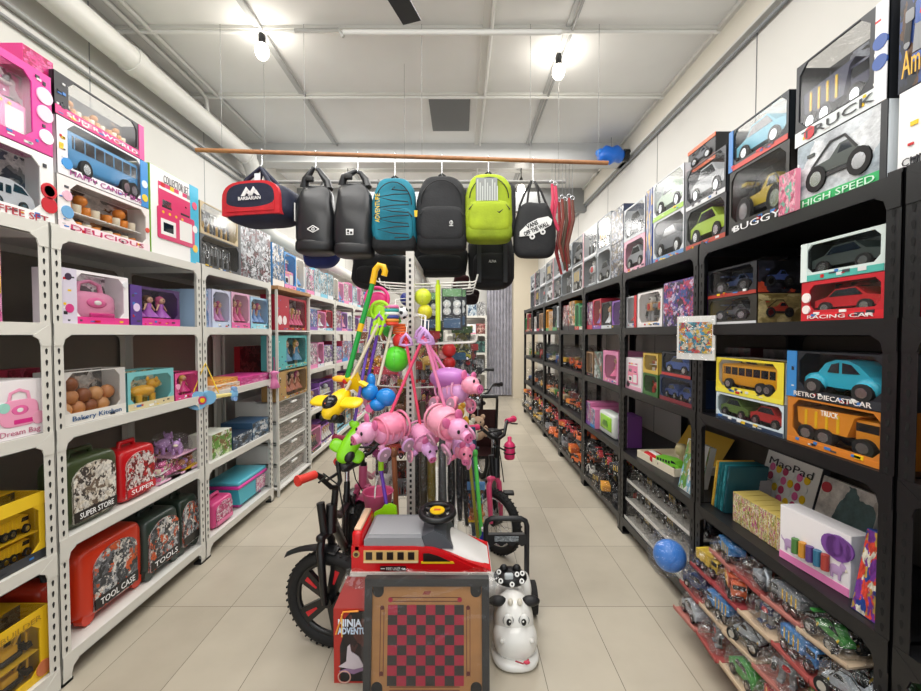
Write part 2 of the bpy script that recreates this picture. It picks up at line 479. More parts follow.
def toy_data(kind, with_wheels):
    k = (kind, with_wheels)
    if k not in CACHE:
        mb = MB(); fn, L, W, H = TOYS[kind]; axles, r, half = fn(mb)
        wheels = []
        for x, z in axles:
            for s in (-1, 1):
                if with_wheels: wheel_mb(r, .09, None, mb, (x, s * half, r))
                else: wheels.append((x, s * half, r))
        wm = None
        if wheels: wm = wheel_mb(r, .09).mesh('wheel')
        CACHE[k] = (mb.mesh(TOYNAME[kind]), wheels, wm, L, W, H)
    return CACHE[k]

def put_toy(kind, parent, cx, cy, z, w, d, h, color, near=False, flip=1, rz=0, flat=None):
    """fit the toy into the space w x d x h standing on z"""
    me, wheels, wm, L, W, H = toy_data(kind, not near)
    s = min(w / L, h / H); sx = min(w / L, s * 1.45); sz = min(h / H, s * 1.3); sy = min(s * 1.2, d / W) if flat is None else flat
    o = link(TOYNAME[kind], me, parent, (cx, cy, z), color)
    o.scale = (sx * flip, sy, sz); o.rotation_euler = (0, 0, rz)
    for p in wheels: link('wheel', wm, o, p)
    return o

# ------------------------------------------------------------------ packaging.  local frame: x to the reader's right, y into the shelf, z up, front at y=0
LX, RX = -1.55, 1.12      # front planes of the two rows of racking
def frame_of(side, X, Yc, z):
    return (X, Yc, z), (PI / 2 if side == 'L' else -PI / 2)

def carton_mb(w, h, d, win, face, sidem, banner=None, stripe=None, artm=None, inner=None, topwin=False, deco=None):
    """card box; win=(l,r,b,t) margins of the window or None for a closed front"""
    mb = MB(); t = .004; hw = w / 2
    inner = inner or mat('#d8d4cc', .7)
    if win is None:
        mb.box(-hw, hw, 0, d, 0, h, sidem)
        mb.box(-hw + .002, hw - .002, -.0012, -.0002, .002, h - .002, artm or face)
    else:
        l, r, b, tp = win
        mb.box(-hw, hw, 0, d, 0, t, sidem); mb.box(-hw, -hw + t, 0, d, t, h, sidem); mb.box(hw - t, hw, 0, d, t, h, sidem)
        di = min(d - t, .105)
        mb.box(-hw + t, hw - t, di, di + t, t, h - t, artm or inner); mb.box(-hw + t, hw - t, d - t, d, t, h - t, sidem)
        if topwin: mb.box(-hw + t, hw - t, di, d, h - t, h, sidem)
        else: mb.box(-hw + t, hw - t, 0, d, h - t, h, sidem)
        x0, x1, z0, z1 = -hw + l, hw - r, b, h - tp
        e = .0015
        mb.box(-hw, x0, -e, t, 0, h, face); mb.box(x1, hw, -e, t, 0, h, face); mb.box(x0, x1, -e, t, 0, z0, face)
        if tp > .001: mb.box(x0, x1, -e, t, z1, h, face)
        if deco:
            for i in range(max(3, int(w * 40))):            # small printed blocks of type and pictograms on the face
                k = R.random(); dm = deco[R.randrange(len(deco))]
                if k < .6 and z0 > .02: xx = R.uniform(-hw + .01, hw - .04); zz = R.uniform(.006, z0 - .01); mb.box(xx, xx + R.uniform(.008, .03), -.0045, -.0012, zz, min(zz + R.uniform(.003, .012), z0 - .002), dm)
                elif l > .04: xx = R.uniform(-hw + .006, x0 - .02); zz = R.uniform(.02, h - .03); mb.box(xx, xx + R.uniform(.008, .018), -.0045, -.0012, zz, zz + R.uniform(.004, .014), dm)
                elif r > .04: xx = R.uniform(x1 + .004, hw - .02); zz = R.uniform(.02, h - .03); mb.box(xx, xx + R.uniform(.008, .018), -.0045, -.0012, zz, zz + R.uniform(.004, .014), dm)
        c = min(.03, (x1 - x0) * .15, (z1 - z0) * .2)          # clipped window corners
        for sx, xx in ((1, x0), (-1, x1)):
            for sz, zz in ((1, z0), (-1, z1)):
                mb.prism([(xx, zz), (xx + sx * c, zz), (xx, zz + sz * c)], -e, t, face)
    if banner: mb.box(-hw + .001, hw - .001, -.003, -.0012, .001, banner[1] * h, banner[0])
    if stripe:
        m, where, sz = stripe
        if where == 'l': mb.box(-hw, -hw + sz * w, -.0042, -.0012, 0, h, m)
        elif where == 'r': mb.box(hw - sz * w, hw, -.0042, -.0012, 0, h, m)
        else: mb.box(-hw, hw, -.0042, -.0012, h - sz * h, h, m)
    return mb

def shade(h, k):
    c = [int(h[i:i + 2], 16) for i in (1, 3, 5)]
    return '#%02x%02x%02x' % tuple(max(0, min(255, int(x * k + (255 * (k - 1) * .5 if k > 1 else 0)))) for x in c)
DECO = [WHITE, mat('#2a2a30', .4), RED, YELLOW, mat('#3a78c0', .4), mat('#d8d8d8', .4), mat('#44444c', .4)]
def toy_box(side, Yn, Yf, z, h, d, label, face, sidec=None, toy=None, tc='#888888', win=(.03, .03, .035, .02), artc=None, banner=None, stripe=None,
            back=.02, txt=None, txtc='#ffffff', txth=None, near=True, cat='toy box', group=None, name='boxed_toy', flip=1, badge=None, innerc=None, X=None, tilt=0, topwin=True, toys=1, rows=1, picture=False, txtz=None, txtw=None, yaw=0, artscale=3.2):
    w = abs(Yf - Yn) - .004; Yc = (Yn + Yf) / 2
    X = (LX - back if side == 'L' else RX + back) if X is None else X
    loc, rz = frame_of(side, X, Yc, z + .001)
    t = thing(name, label, cat, loc, rz + yaw, group)
    t.rotation_euler[0] = 0
    if tilt: t.rotation_mode = 'XYZ'; t.rotation_euler = (Matrix.Rotation(rz + yaw, 3, 'Z') @ Matrix.Rotation(tilt, 3, 'X')).to_euler()
    F = mat(face, .4); S_ = mat(sidec or face, .45)
    if toy and not picture and not artc:
        ic = innerc or '#8a8a8a'; artc = [ic, shade(ic, .55), shade(ic, 1.25), face, shade(face, .6)]
    A = art(artc, artscale) if artc else None
    mb = carton_mb(w, h, d, win if toy and not picture else None, F, S_, (mat(banner[0], .4), banner[1]) if banner else None, (mat(stripe[0], .4), stripe[1], stripe[2]) if stripe else None, A, mat(innerc, .7) if innerc else None, topwin, DECO)
    c = part('carton', mb, t)
    if toy and not picture:
        l, r, b, tp = win
        ww = w - l - r; wh = h - b - tp
        n = toys
        for rw in range(rows):
            zr = max(b * .5, .006) + .004 + (wh * rw / rows)
            if rw: q = MB(); q.box(-w / 2 + l, w / 2 - r, .006, min(d, .105), zr - .004, zr - .001, S_); part('insert_tray', q, t)
            for i in range(n):
                put_toy(toy, t, -w / 2 + l + ww * (i + .5) / n, min(d, .105) * .5, zr, ww / n * .96, min(d, .105) * .9, wh / rows * .97, tc if isinstance(tc, str) else tc[i], near, flip)
        f = MB(); e = .002
        f.add([(-w / 2 + l, e, b), (w / 2 - r, e, b), (w / 2 - r, e, h - tp), (-w / 2 + l, e, h - tp)], [(0, 1, 2, 3)], FILM)
        if topwin: f.add([(-w / 2, e, h - .001), (w / 2, e, h - .001), (w / 2, min(d - .004, .105), h - .001), (-w / 2, min(d - .004, .105), h - .001)], [(0, 1, 2, 3)], FILM_C)
        part('window_film', f, t)
    elif toy:
        for i in range(toys):
            o = put_toy(toy, t, w * ((i + .5) / toys - .5), -.004, h * .2, w / toys * .8, 1, h * .66, tc if isinstance(tc, str) else tc[i], False, flip, 0, .01)
            o.name = 'printed_picture'
    if badge:
        for (bx, bz, br, bc) in badge:
            q = MB(); q.cyl((bx * w, -.006, bz * h), (bx * w, -.0015, bz * h), br, mat(bc, .4), n=16); part('badge', q, t)
    if txt:
        th = txth or h * .1
        text(txt, th * 1.35, mat(txtc, .4), t, (0, -.0055, (txtz if txtz is not None else (banner[1] * h / 2 if banner else h * .12))), width=txtw or w * .8)
    return t
# ------------------------------------------------------------------ the room
XL, XR, YB, YF, ZC = -2.15, 1.66, 9.4, -1.6, 3.3

def floor_material():
    m, nt, b = nodes('beige floor tiles')
    tc = nt.nodes.new('ShaderNodeTexCoord'); sx = nt.nodes.new('ShaderNodeSeparateXYZ')
    nt.links.new(tc.outputs['Object'], sx.inputs[0])
    def M(op, a, b_=None, c_=None):
        n = nt.nodes.new('ShaderNodeMath'); n.operation = op
        for i, x in enumerate((a, b_, c_)):
            if x is None: continue
            if isinstance(x, (int, float)): n.inputs[i].default_value = x
            else: nt.links.new(x, n.inputs[i])
        return n.outputs[0]
    fx = M('DIVIDE', M('ADD', sx.outputs[0], 3.0 - .0385 + .0), .3)
    fy = M('DIVIDE', M('ADD', sx.outputs[1], 6.0 - 2.088 + .0), .597)
    lx = M('COMPARE', M('FRACT', fx), .0, .0085); ly = M('COMPARE', M('FRACT', fy), .0, .0045)
    line = M('MAXIMUM', lx, ly)
    cell = nt.nodes.new('ShaderNodeTexWhiteNoise'); cv = nt.nodes.new('ShaderNodeCombineXYZ')
    nt.links.new(M('FLOOR', fx), cv.inputs[0]); nt.links.new(M('FLOOR', fy), cv.inputs[1]); nt.links.new(cv.outputs[0], cell.inputs['Vector'])
    n = nt.nodes.new('ShaderNodeTexNoise'); n.inputs['Scale'].default_value = 2.2; n.inputs['Detail'].default_value = 5
    nt.links.new(tc.outputs['Object'], n.inputs['Vector'])
    f = M('ADD', M('MULTIPLY', cell.outputs['Value'], .25), M('MULTIPLY', n.outputs['Fac'], .75))
    rp = nt.nodes.new('ShaderNodeValToRGB'); e = rp.color_ramp.elements
    e[0].position = .3; e[0].color = lin('#aaa190'); e[1].position = .7; e[1].color = lin('#c2b9a7')
    nt.links.new(f, rp.inputs['Fac'])
    mx = nt.nodes.new('ShaderNodeMix'); mx.data_type = 'RGBA'
    nt.links.new(line, mx.inputs[0]); nt.links.new(rp.outputs['Color'], mx.inputs[6]); mx.inputs[7].default_value = lin('#5c5548')
    nt.links.new(mx.outputs[2], b.inputs['Base Color'])
    b.inputs['Roughness'].default_value = .33
    bp = nt.nodes.new('ShaderNodeBump'); bp.inputs['Strength'].default_value = .25; bp.inputs['Distance'].default_value = .002; bp.invert = True
    nt.links.new(line, bp.inputs['Height']); nt.links.new(bp.outputs['Normal'], b.inputs['Normal'])
    return m

WALLM = mat('#d9d7d1', .7, noise=.06, scale=1.5)
CEILM = mat('#f0f0ed', .8, noise=.12, scale=1.2)
mb = MB(); mb.box(XL - .1, XR + .1, YF, YB + .1, -.05, 0, floor_material()); struct('floor', mb)
mb = MB(); mb.box(XL - .1, XR + .1, YF, YB + .1, ZC, ZC + .05, CEILM); struct('ceiling', mb)
mb = MB(); mb.box(XL - .1, XL, YF, YB, 0, ZC, WALLM)
for k in range(9): mb.box(XL - .001, XL + .0015, .3 + k * 1.07, .306 + k * 1.07, 0, ZC, GREY)
struct('wall_left', mb)
mb = MB(); mb.box(XR, XR + .1, YF, YB, 0, ZC, WALLM)
for k in range(8): mb.box(XR - .0015, XR + .001, 1.19 + k * 1.17, 1.196 + k * 1.17, 0, ZC - .2, mat('#55565a', .6))
struct('wall_right', mb)
mb = MB(); mb.box(XL - .1, XR + .1, YB, YB + .1, 0, ZC, WALLM)
struct('wall_back', mb)
# beige corner pier at the end of the right-hand wall
mb = MB(); mb.box(1.14, XR, 8.9, YB, 0, ZC, mat('#d6ccb8', .7)); struct('wall_pier', mb)
TRIM = mat('#d9d8d2', .6)
mb = MB(); mb.box(XR - .035, XR, YF, YB, ZC - .2, ZC - .02, mat('#e2ddd0', .6)); mb.box(XR - .045, XR, YF, YB, ZC - .21, ZC - .195, TRIM); mb.box(XR - .06, XR, YF, YB, ZC - .03, ZC, TRIM); struct('trim_1', mb)
n = 2
for y in (.45, 1.2, 1.93, 2.65, 3.37):
    mb = MB(); mb.box(XL, XR, y - .022, y + .022, ZC - .02, ZC, TRIM); mb.cyl((XL, y, ZC - .026), (XR, y, ZC - .026), .012, WHITE, n=8); struct(f'trim_{n}', mb); n += 1
for y in (4.9, 5.7, 6.5, 7.3, 8.1, 8.9):
    mb = MB(); mb.box(XL, XR, y - .02, y + .02, ZC - .03, ZC, TRIM); struct(f'trim_{n}', mb); n += 1
for x in (.16,):
    mb = MB(); mb.box(x - .022, x + .022, YF, YB, ZC - .016, ZC, TRIM); mb.cyl((x + .035, YF, ZC - .02), (x + .035, YB, ZC - .02), .011, WHITE, n=8); struct(f'trim_{n}', mb); n += 1
for x in (-1.27, .67):
    mb = MB(); mb.box(x - .014, x + .014, YF, YB, ZC - .012, ZC, mat('#b9bab8', .6)); mb.cyl((x + .03, YF, ZC - .02), (x + .03, YB, ZC - .02), .009, mat('#a8a9a8', .5), n=8); struct(f'trim_{n}', mb); n += 1
# deep steel beam across the shop, with the shade of the gap behind it painted as a dark grey block
mb = MB()
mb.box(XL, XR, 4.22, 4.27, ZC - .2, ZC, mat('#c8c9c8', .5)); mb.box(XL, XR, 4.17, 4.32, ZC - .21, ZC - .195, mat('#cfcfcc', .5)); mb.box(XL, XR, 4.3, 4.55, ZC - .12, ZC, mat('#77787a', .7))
struct(f'trim_{n}', mb); n += 1
mb = MB(); mb.box(XL, XR, 5.5, 5.6, ZC - .3, ZC, mat('#8f908f', .6)); struct(f'trim_{n}', mb); n += 1

mb = MB(); mb.box(-.26, .08, 3.42, 3.95, ZC - .012, ZC - .001, mat('#77797a', .7)); 
g = link('ceiling_vent', mb.mesh('ceiling_vent')); tag(g, 'dark grey square panel set into the white ceiling', 'ceiling panel')
# pipes and conduits
PIPE = mat('#dad9d3', .45)
mb = MB(); mb.tube([(-2.02, YF, 3.06), (-2.02, 1.0, 3.06), (-2.02, 3.9, 3.06), (-2.02, 4.02, 3.03), (-2.02, 4.1, 2.95), (-2.02, 4.2, 2.56), (-2.02, 4.28, 2.47), (-2.02, 4.4, 2.44), (-2.02, 9.38, 2.44)], .075, PIPE, 16)
pp = link('drain_pipe', mb.mesh('drain_pipe')); tag(pp, 'thick pale drain pipe running under the ceiling along the left wall', 'pipe')
for y in (1.2, 2.6, 3.95): mb = MB(); mb.cyl((-2.02, y - .04, 3.06), (-2.02, y + .04, 3.06), .083, PIPE, n=16); part('pipe_collar', mb, pp)
for y in (2.0, 3.3, 5.2, 6.6):
    mb = MB(); mb.box(-2.149, -2.0, y - .012, y + .012, (3.14 if y < 4.2 else 2.52), (3.155 if y < 4.2 else 2.535), GREY); part('pipe_bracket', mb, pp)
def conduit(pts, r, label, col='#d5d5d0'):
    mb = MB(); mb.tube(pts, r, mat(col, .5), 8); o = link('electrical_conduit', mb.mesh('electrical_conduit')); return tag(o, label, 'conduit')
conduit([(-2.13, YF, 2.93), (-2.13, 9.3, 2.93)], .013, 'upper thin grey conduit running along the left wall below the thick pipe', '#a9aaa8')
conduit([(-2.13, YF, 2.86), (-2.13, 9.3, 2.86)], .01, 'lower thin grey cable run along the left wall below the thick pipe', '#8b8c8b')
conduit([(-2.02, YF, 3.275), (-2.02, 3.22, 3.275), (-2.02, 3.34, 3.25), (-2.02, 3.36, 3.12)], .016, 'pale conduit in the left ceiling corner that bends down towards the pipe')
conduit([(-1.94, YF, 3.28), (-1.94, 4.1, 3.28)], .013, 'straight pale conduit on the ceiling beside the left corner')
conduit([(1.64, YF, 3.06), (1.64, 9.3, 3.06)], .011, 'grey conduit running along the top of the right-hand wall', '#8c8f92')
conduit([(-1.02, 2.6, 3.245), (-.75, 2.6, 3.25), (-.72, 2.6, 3.21)], .012, 'short bent conduit end on the ceiling beside the nearer left bulb', '#b4b4b0')
conduit([(-.72, 2.6, 3.235), (.62, 2.6, 3.235)], .017, 'white conduit across the ceiling between the two nearer bulbs', '#e4e4e0')
def bulb(x, y, ztop, zb, label, watt=None):
    t = thing('light_bulb', label, 'light bulb', (x, y, zb))
    m = MB(); m.tube([(0, 0, ztop - zb), (0, 0, .11)], .005, BLACK, 6); part('power_cord', m, t)
    m = MB(); m.lathe([(.014, .05), (.02, .055), (.022, .1), (.012, .125)], BLACK, 12); part('socket', m, t)
    m = MB(); m.ell((0, 0, 0), (.042, .042, .052), mat('#fff6e6', .3, emit=22.), 14); m.lathe([(.03, .03), (.016, .055)], WHITE, 12); part('bulb_glass', m, t)
    ld = bpy.data.lights.new('bulb light', 'POINT'); ld.energy = watt or LIGHT_W; ld.shadow_soft_size = .06; ld.color = (1, .96, .9)
    l = bpy.data.objects.new('bulb_light', ld); COL.objects.link(l); l.location = (x, y, zb)
LIGHT_W = 7
bulb(-1.25, 2.66, ZC, 3.16, 'glowing bulb hanging from the ceiling above the left shelves, nearer one')
bulb(.67, 2.88, ZC, 3.17, 'glowing bulb hanging from the ceiling right of centre, nearer one')
bulb(.67, 4.62, ZC, 2.98, 'glowing bulb seen beside the bag rod above the black drawstring bag')
bulb(-1.27, 4.72, ZC, 3.0, 'glowing bulb seen behind the second black dry bag')
bulb(-1.27, .7, ZC, 3.19, 'unseen added bulb on the left ceiling near the shop entrance')  # this and the next bulb are out of view, added for light
bulb(.67, .7, ZC, 3.17, 'unseen added bulb on the right ceiling near the shop entrance')
bulb(-.3, 7.4, ZC, 3.0, 'added fill bulb at the far end of the shop', 25)  # this and the next bulb are added to brighten the far racks
bulb(.3, 6.0, ZC, 3.0, 'added fill bulb between the beam and the far end of the shop', 20)

# ceiling fan, at rest, just above the view: one dark blade reaches into it
t = thing('ceiling_fan', 'dark ceiling fan with one blade reaching into the top of the view', 'ceiling fan', (-.44, 1.58, 2.98))
m = MB(); m.cyl((0, 0, .04), (0, 0, .32), .014, DARK); part('down_rod', m, t)
m = MB(); m.lathe([(.02, -.05), (.09, -.04), (.11, 0), (.1, .04), (.03, .06)], DARK, 18); part('motor', m, t)
for k in range(3):
    a = math.radians(72 + 120 * k); m = MB(); m.M = Matrix.Rotation(a, 4, 'Z')
    m.box(.1, .2, -.02, .02, -.006, .004, DARK); m.prism([(.18, -.004), (.62, -.004), (.62, .004), (.18, .004)], -.05, .05, mat('#26282c', .5)); part('blade', m, t)

# ------------------------------------------------------------------ racking
def keyholes(mb, M, h, m, x):
    z = .05
    while z < h - .03:
        mb.add([(x - .005, 0, z + .012), (x, 0, z + .017), (x + .005, 0, z + .012), (x + .0045, 0, z + .004), (x + .0022, 0, z - .006), (x - .0022, 0, z - .006), (x - .0045, 0, z + .004)], [(0, 1, 2, 3, 4, 5, 6)], m, False, M)
        z += .042

def rack(side, Y0, Y1, levels, steel, deck, label, group=None, cat='shelf rack', D=.46, top_over=None):
    w = Y1 - Y0 - .006; X = LX if side == 'L' else RX
    loc, rz = frame_of(side, X, (Y0 + Y1) / 2, 0)
    t = thing('shelf_rack', label, cat, loc, rz, group)
    H = levels[-1] + .012; hw = w / 2
    hole = mat('#1b1b1b', .8) if side == 'L' else mat('#000000', .9)
    for sx in (-1, 1):
        for sy in (0, 1):
            mb = MB(); yy = 0 if sy == 0 else D; dy = 1 if sy == 0 else -1
            xa = sx * hw
            mb.box(min(xa, xa - sx * .04), max(xa, xa - sx * .04), min(yy, yy + dy * .002), max(yy, yy + dy * .002), 0, H, steel)
            mb.box(min(xa, xa - sx * .002), max(xa, xa - sx * .002), min(yy, yy + dy * .04), max(yy, yy + dy * .04), 0, H, steel)
            mb.box(min(xa, xa - sx * .045), max(xa, xa - sx * .045), min(yy, yy + dy * .045), max(yy, yy + dy * .045), 0, .012, DARK)
            if sy == 0:
                keyholes(mb, Matrix.Translation((0, -.0008, 0)), H, hole, xa - sx * .021)
                for q in (-1, 1):
                    keyholes(mb, Matrix.Translation((xa + (sx * .0006 if q > 0 else -sx * .0026), .021, 0)) @ Matrix.Rotation(PI / 2, 4, 'Z'), H, hole, 0)
            part('post', mb, t)
    for z in levels:
        mb = MB(); mb.box(-hw + .004, hw - .004, .004, D - .004, z - .012, z, deck); sh = part('shelf_deck', mb, t)
        for yy, dy in ((-.0015, 1), (D + .0015, -1)):
            mb = MB(); ya, yb = sorted((yy, yy + dy * .0035))
            mb.box(-hw + .003, hw - .003, ya, yb, z - .046, z + .002, steel)
            for q in (-1, 1):       # widened beam ends with their curved lower corners
                P = [(q * (hw - .003), z), (q * (hw - .003), z - .085), (q * (hw - .038), z - .085), (q * (hw - .046), z - .06), (q * (hw - .07), z - .046)]
                mb.prism(P, ya - .0009, yb + .0009, steel)
            mb.box(-hw + .003, hw - .003, min(yy, yy + dy * .014), max(yy, yy + dy * .014), z - .046, z - .043, steel)
            part('shelf_beam', mb, sh)
        for q in (-1, 1):
            mb = MB(); xx = q * (hw - .003); mb.box(min(xx, xx - q * .003), max(xx, xx - q * .003), .002, D - .002, z - .046, z, steel); part('side_beam', mb, sh)
    return t

WST = mat('#dad8d0', .4, .0); BST = mat('#121214', .38); BDECK = mat('#17171a', .45); WDECK = mat('#dedcd6', .5)
LV = (.115, .575, 1.01, 1.42, 1.79)
LB = [.665, 1.572, 2.485, 3.40]; LF = [4.22, 5.13, 6.04, 6.95]
rack('L', LB[0], LB[1], (.09, .54, 1.01, 1.42, 1.79), WST, WDECK, 'white perforated shelf rack nearest the viewer on the left, holding yellow truck boxes')
rack('L', LB[1], LB[2], LV, WST, WDECK, 'white perforated shelf rack holding the orange tool cases, second on the left')
rack('L', LB[2], LB[3], LV, WST, WDECK, 'white perforated shelf rack with the blue toy guitar hanging on its front post')
for i, (s_, n_) in enumerate((('first', 'just beyond the stacked drawers'), ('second', 'further back'), ('last', 'at the far end'))):
    rack('L', LF[i], LF[i + 1], LV, WST, WDECK, f'white shelf rack {n_}, {s_} of the far left-hand run')
RB = [.14, 1.055, 1.955, 2.87, 3.77, 4.67, 5.57, 6.47, 7.3]
rn = ['black perforated shelf rack cut off by the right edge of the view', 'black perforated shelf rack holding the yellow bus and blue car boxes', 'black shelf rack with the trays of toys, second whole one on the right', 'black shelf rack with the green screened toy tablet, third whole one on the right',
      'black shelf rack with orange bags on its shelves, fourth whole one on the right', 'black shelf rack, fifth whole one along the right wall', 'black shelf rack, sixth whole one along the right wall', 'black shelf rack at the far end of the right wall']
for i in range(8): rack('R', RB[i], RB[i + 1], LV, BST, BDECK, rn[i], D=.46)
# backing panel behind the left racks (dark grey between shelves) is the wall itself; brown hardboard at the back of each rack
def hardboard(side, Y0, Y1, col, label):
    X = (LX - .478) if side == 'L' else (RX + .478)
    mb = MB(); mb.box(min(X, X + (-.006 if side == 'L' else .006)), max(X, X + (-.006 if side == 'L' else .006)), Y0 + .01, Y1 - .01, .0, 1.78, mat(col, .8, noise=.1, scale=2))
    o = link('backing_board', mb.mesh('backing_board')); return tag(o, label, 'backing board')
hardboard('L', LB[0], LB[1], '#8d867c', 'grey backing board behind the nearest white rack')
hardboard('L', LB[1], LB[2], '#8d867c', 'grey backing board behind the white rack of tool cases')
hardboard('L', LB[2], LB[3], '#8a8076', 'grey backing board behind the rack with the toy guitar')
hardboard('R', RB[1], RB[2], '#6c645c', 'brown backing board behind the black rack of car boxes')
hardboard('R', RB[2], RB[3], '#5f5952', 'brown backing board behind the second whole black rack')
# ------------------------------------------------------------------ goods on the left-hand racks
def clampy(a, b, edges, z):
    if z > 1.7: return a, b
    c = (a + b) / 2
    for e0, e1 in zip(edges, edges[1:]):
        if e0 <= c <= e1: return max(a, e0 + .012), min(b, e1 - .012)
    return a, b
def L(u0, u1, z, h, d, label, face, back=.02, **k):
    X = LX - back
    a, b = clampy(y_at(u0, X, z), y_at(u1, X, z), LB, z)
    return toy_box('L', a, b, z, h, d, label, face, back=back, **k)
def RR(u0, u1, z, h, d, label, face, back=.02, **k):
    X = RX + back
    a, b = clampy(y_at(u1, X, z), y_at(u0, X, z), RB, z)
    return toy_box('R', a, b, z, h, d, label, face, back=back, **k)
PINK = '#e23c9a'
# top of the nearest rack
L(-40, 55, 1.79, .265, .3, 'white window box with a silver toy appliance and red badge, on the nearest white rack', '#f1efec', toy='train', tc='#c9ccd2', win=(0.022, 0.050, 0.043, 0.022), innerc='#20283a', banner=('#f4f2f0', .14), txt='COFFEE SET', txtc='#b02a3c', badge=[(.43, .5, .03, '#c81e2c'), (.43, .3, .03, '#c81e2c'), (.43, .5, .02, '#f0e6e0')])
L(-34, 53, 1.79 + .268, .30, .28, 'big hot pink window box with a pink play kitchen, above the silver appliance box', '#e2379c', toy='kitchen', tc='#f08cc4', win=(0.022, 0.072, 0.036, 0.029), innerc='#f6b5da', banner=('#d42b8c', .12), badge=[(.4, .72, .03, '#f7d3e6'), (.4, .5, .03, '#f7d3e6'), (.41, .22, .026, '#ffffff')])
L(22, 54, 1.79 + .57, .075, .2, 'small pink carton lying on top of the pink kitchen box', '#e0408c', artc=['#e0408c', '#d0206e', '#ee6aa8', '#c41a5c'], back=.04)
# top of the second rack
L(57.5, 150, 1.79, .215, .3, 'white window box with orange play food shelves, lowest of the tall stack', '#efe9e6', toy='cups', tc='#e0862a', toys=2, win=(0.054, 0.022, 0.032, 0.014), innerc='#8a5a2e', banner=('#f3e3e6', .18), txt='DELICIOUS', txtc='#c23a6a', badge=[(-.42, .65, .02, '#e7b6c8'), (-.42, .35, .025, '#6fa8d6'), (.465, .5, .012, '#e05a4a')])
L(57, 148, 1.79 + .218, .225, .3, 'window box with a blue and yellow toy bus, middle of the tall stack', '#efecef', toy='bus', tc='#4f9ad0', win=(0.043, 0.036, 0.032, 0.007), innerc='#b9a98a', banner=('#f4f2f4', .17), stripe=('#3d8ed2', 'r', .1), txt='HAPPY CANDY BUS', txtc='#a8468e', badge=[(-.42, .22, .022, '#2f8fd4'), (.45, .5, .018, '#e8f2fa'), (.45, .2, .018, '#f6c93a')])
L(54, 144, 1.79 + .446, .165, .28, 'dark based window box with cream toy figures, topmost of the tall stack', '#1e1c22', toy='cups', tc='#d8913e', toys=3, win=(0.058, 0.043, 0.022, 0.007), innerc='#6e5136', banner=('#e23a86', .22), stripe=('#e6408e', 'r', .07), txt='SUPER WORLD', txtc='#ffffff')
t = L(151, 199, 1.79, .455, .22, 'tall white carton with a picture of a pink play kitchen, beside the tall stack', '#f3f2f0', toy='kitchen', tc='#d8386c', picture=True, stripe=('#35b4d8', 'r', .2), txt='COLLECTOR SET', txtc='#5a5a60', txtz=.405, txtw=.2, sidec='#8cc63f', badge=[(.4, .75, .022, '#e85a7c'), (.4, .45, .022, '#f2f2f2'), (.4, .2, .022, '#f7c83c')])
t = L(200, 240, 1.79, .2, .24, 'silver and black window box of tools, lower one beside the tall white carton', '#3c4046', toy='tools', tc='#8e9298', toys=2, win=(0.014, 0.014, 0.022, 0.007), innerc='#2a2c30', artc=['#2a2c30', '#70757c', '#c4c8cc', '#44484e'])
t = L(200, 238, 1.992, .195, .24, 'gold and silver window box of tools, upper one beside the tall white carton', '#c9b48a', toy='tools', tc='#c79a3a', toys=2, win=(0.011, 0.011, 0.014, 0.007), artc=['#b8954a', '#7a6a50', '#e2d6b8', '#8c8f94'])
L(241, 271, 1.79, .4, .25, 'tall silver and wine red patterned toy carton at the end of the third rack', '#b8bcc2', artc=['#c8ccd2', '#6a2a36', '#2c2e34', '#e8eaee', '#8c9096'], artscale=6)
# 1.42 level
L(60.5, 129, 1.42, .222, .11, 'white window box with a pink toy handbag', '#f3eef1', toy='handbag', tc='#f09ac0', win=(0.061, 0.025, 0.025, 0.011), innerc='#f6dfe9', banner=('#e23a8c', .14), stripe=('#d9d2e2', 'l', .2), badge=[(-.4, .28, .018, '#d43c84'), (-.41, .85, .014, '#3c2c44'), (.44, .84, .014, '#e9e9ee')])
L(130, 180, 1.42, .195, .2, 'purple window box with a toy doll set beside the handbag box', '#44285c', toy='dolls', tc='#b05ac4', win=(0.043, 0.018, 0.032, 0.014), innerc='#2a1c34', banner=('#e23a9a', .2), stripe=('#5a3a8c', 'l', .2), badge=[(-.4, .45, .02, '#e7d2f0')])
L(187, 209, 1.42, .23, .2, 'pale blue doll carton standing against the third rack post', '#a9c6e6', artc=['#a9c6e6', '#d8e4f2', '#7e9fd0', '#e7d3ea'], back=.04)
L(212, 231, 1.42, .245, .2, 'lavender window box with dolls, nearest on the second shelf of the guitar rack', '#cfd2ec', toy='dolls', tc='#c77ab8', win=(0.014, 0.014, 0.029, 0.014), innerc='#8a93b8', banner=('#c8d6ee', .16))
L(231.5, 250, 1.42, .25, .2, 'pink window box with dolls, middle on the second shelf of the guitar rack', '#eab6d4', toy='dolls', tc='#d84a92', win=(0.014, 0.014, 0.029, 0.014), innerc='#b98aa8', banner=('#e86aa8', .16))
L(250.5, 269, 1.42, .24, .2, 'sky blue window box with a doll, last on the second shelf of the guitar rack', '#a8cdea', toy='dolls', tc='#6a9ad8', win=(0.014, 0.014, 0.029, 0.014), innerc='#6a84a8', banner=('#9adcee', .16))
L(-60, 3, 1.42, .3, .2, 'pink doll carton cut off by the left edge of the view', '#e6a0c4', artc=['#e6a0c4', '#f2dbe6', '#d66aa0', '#f0c84a'], back=.03)
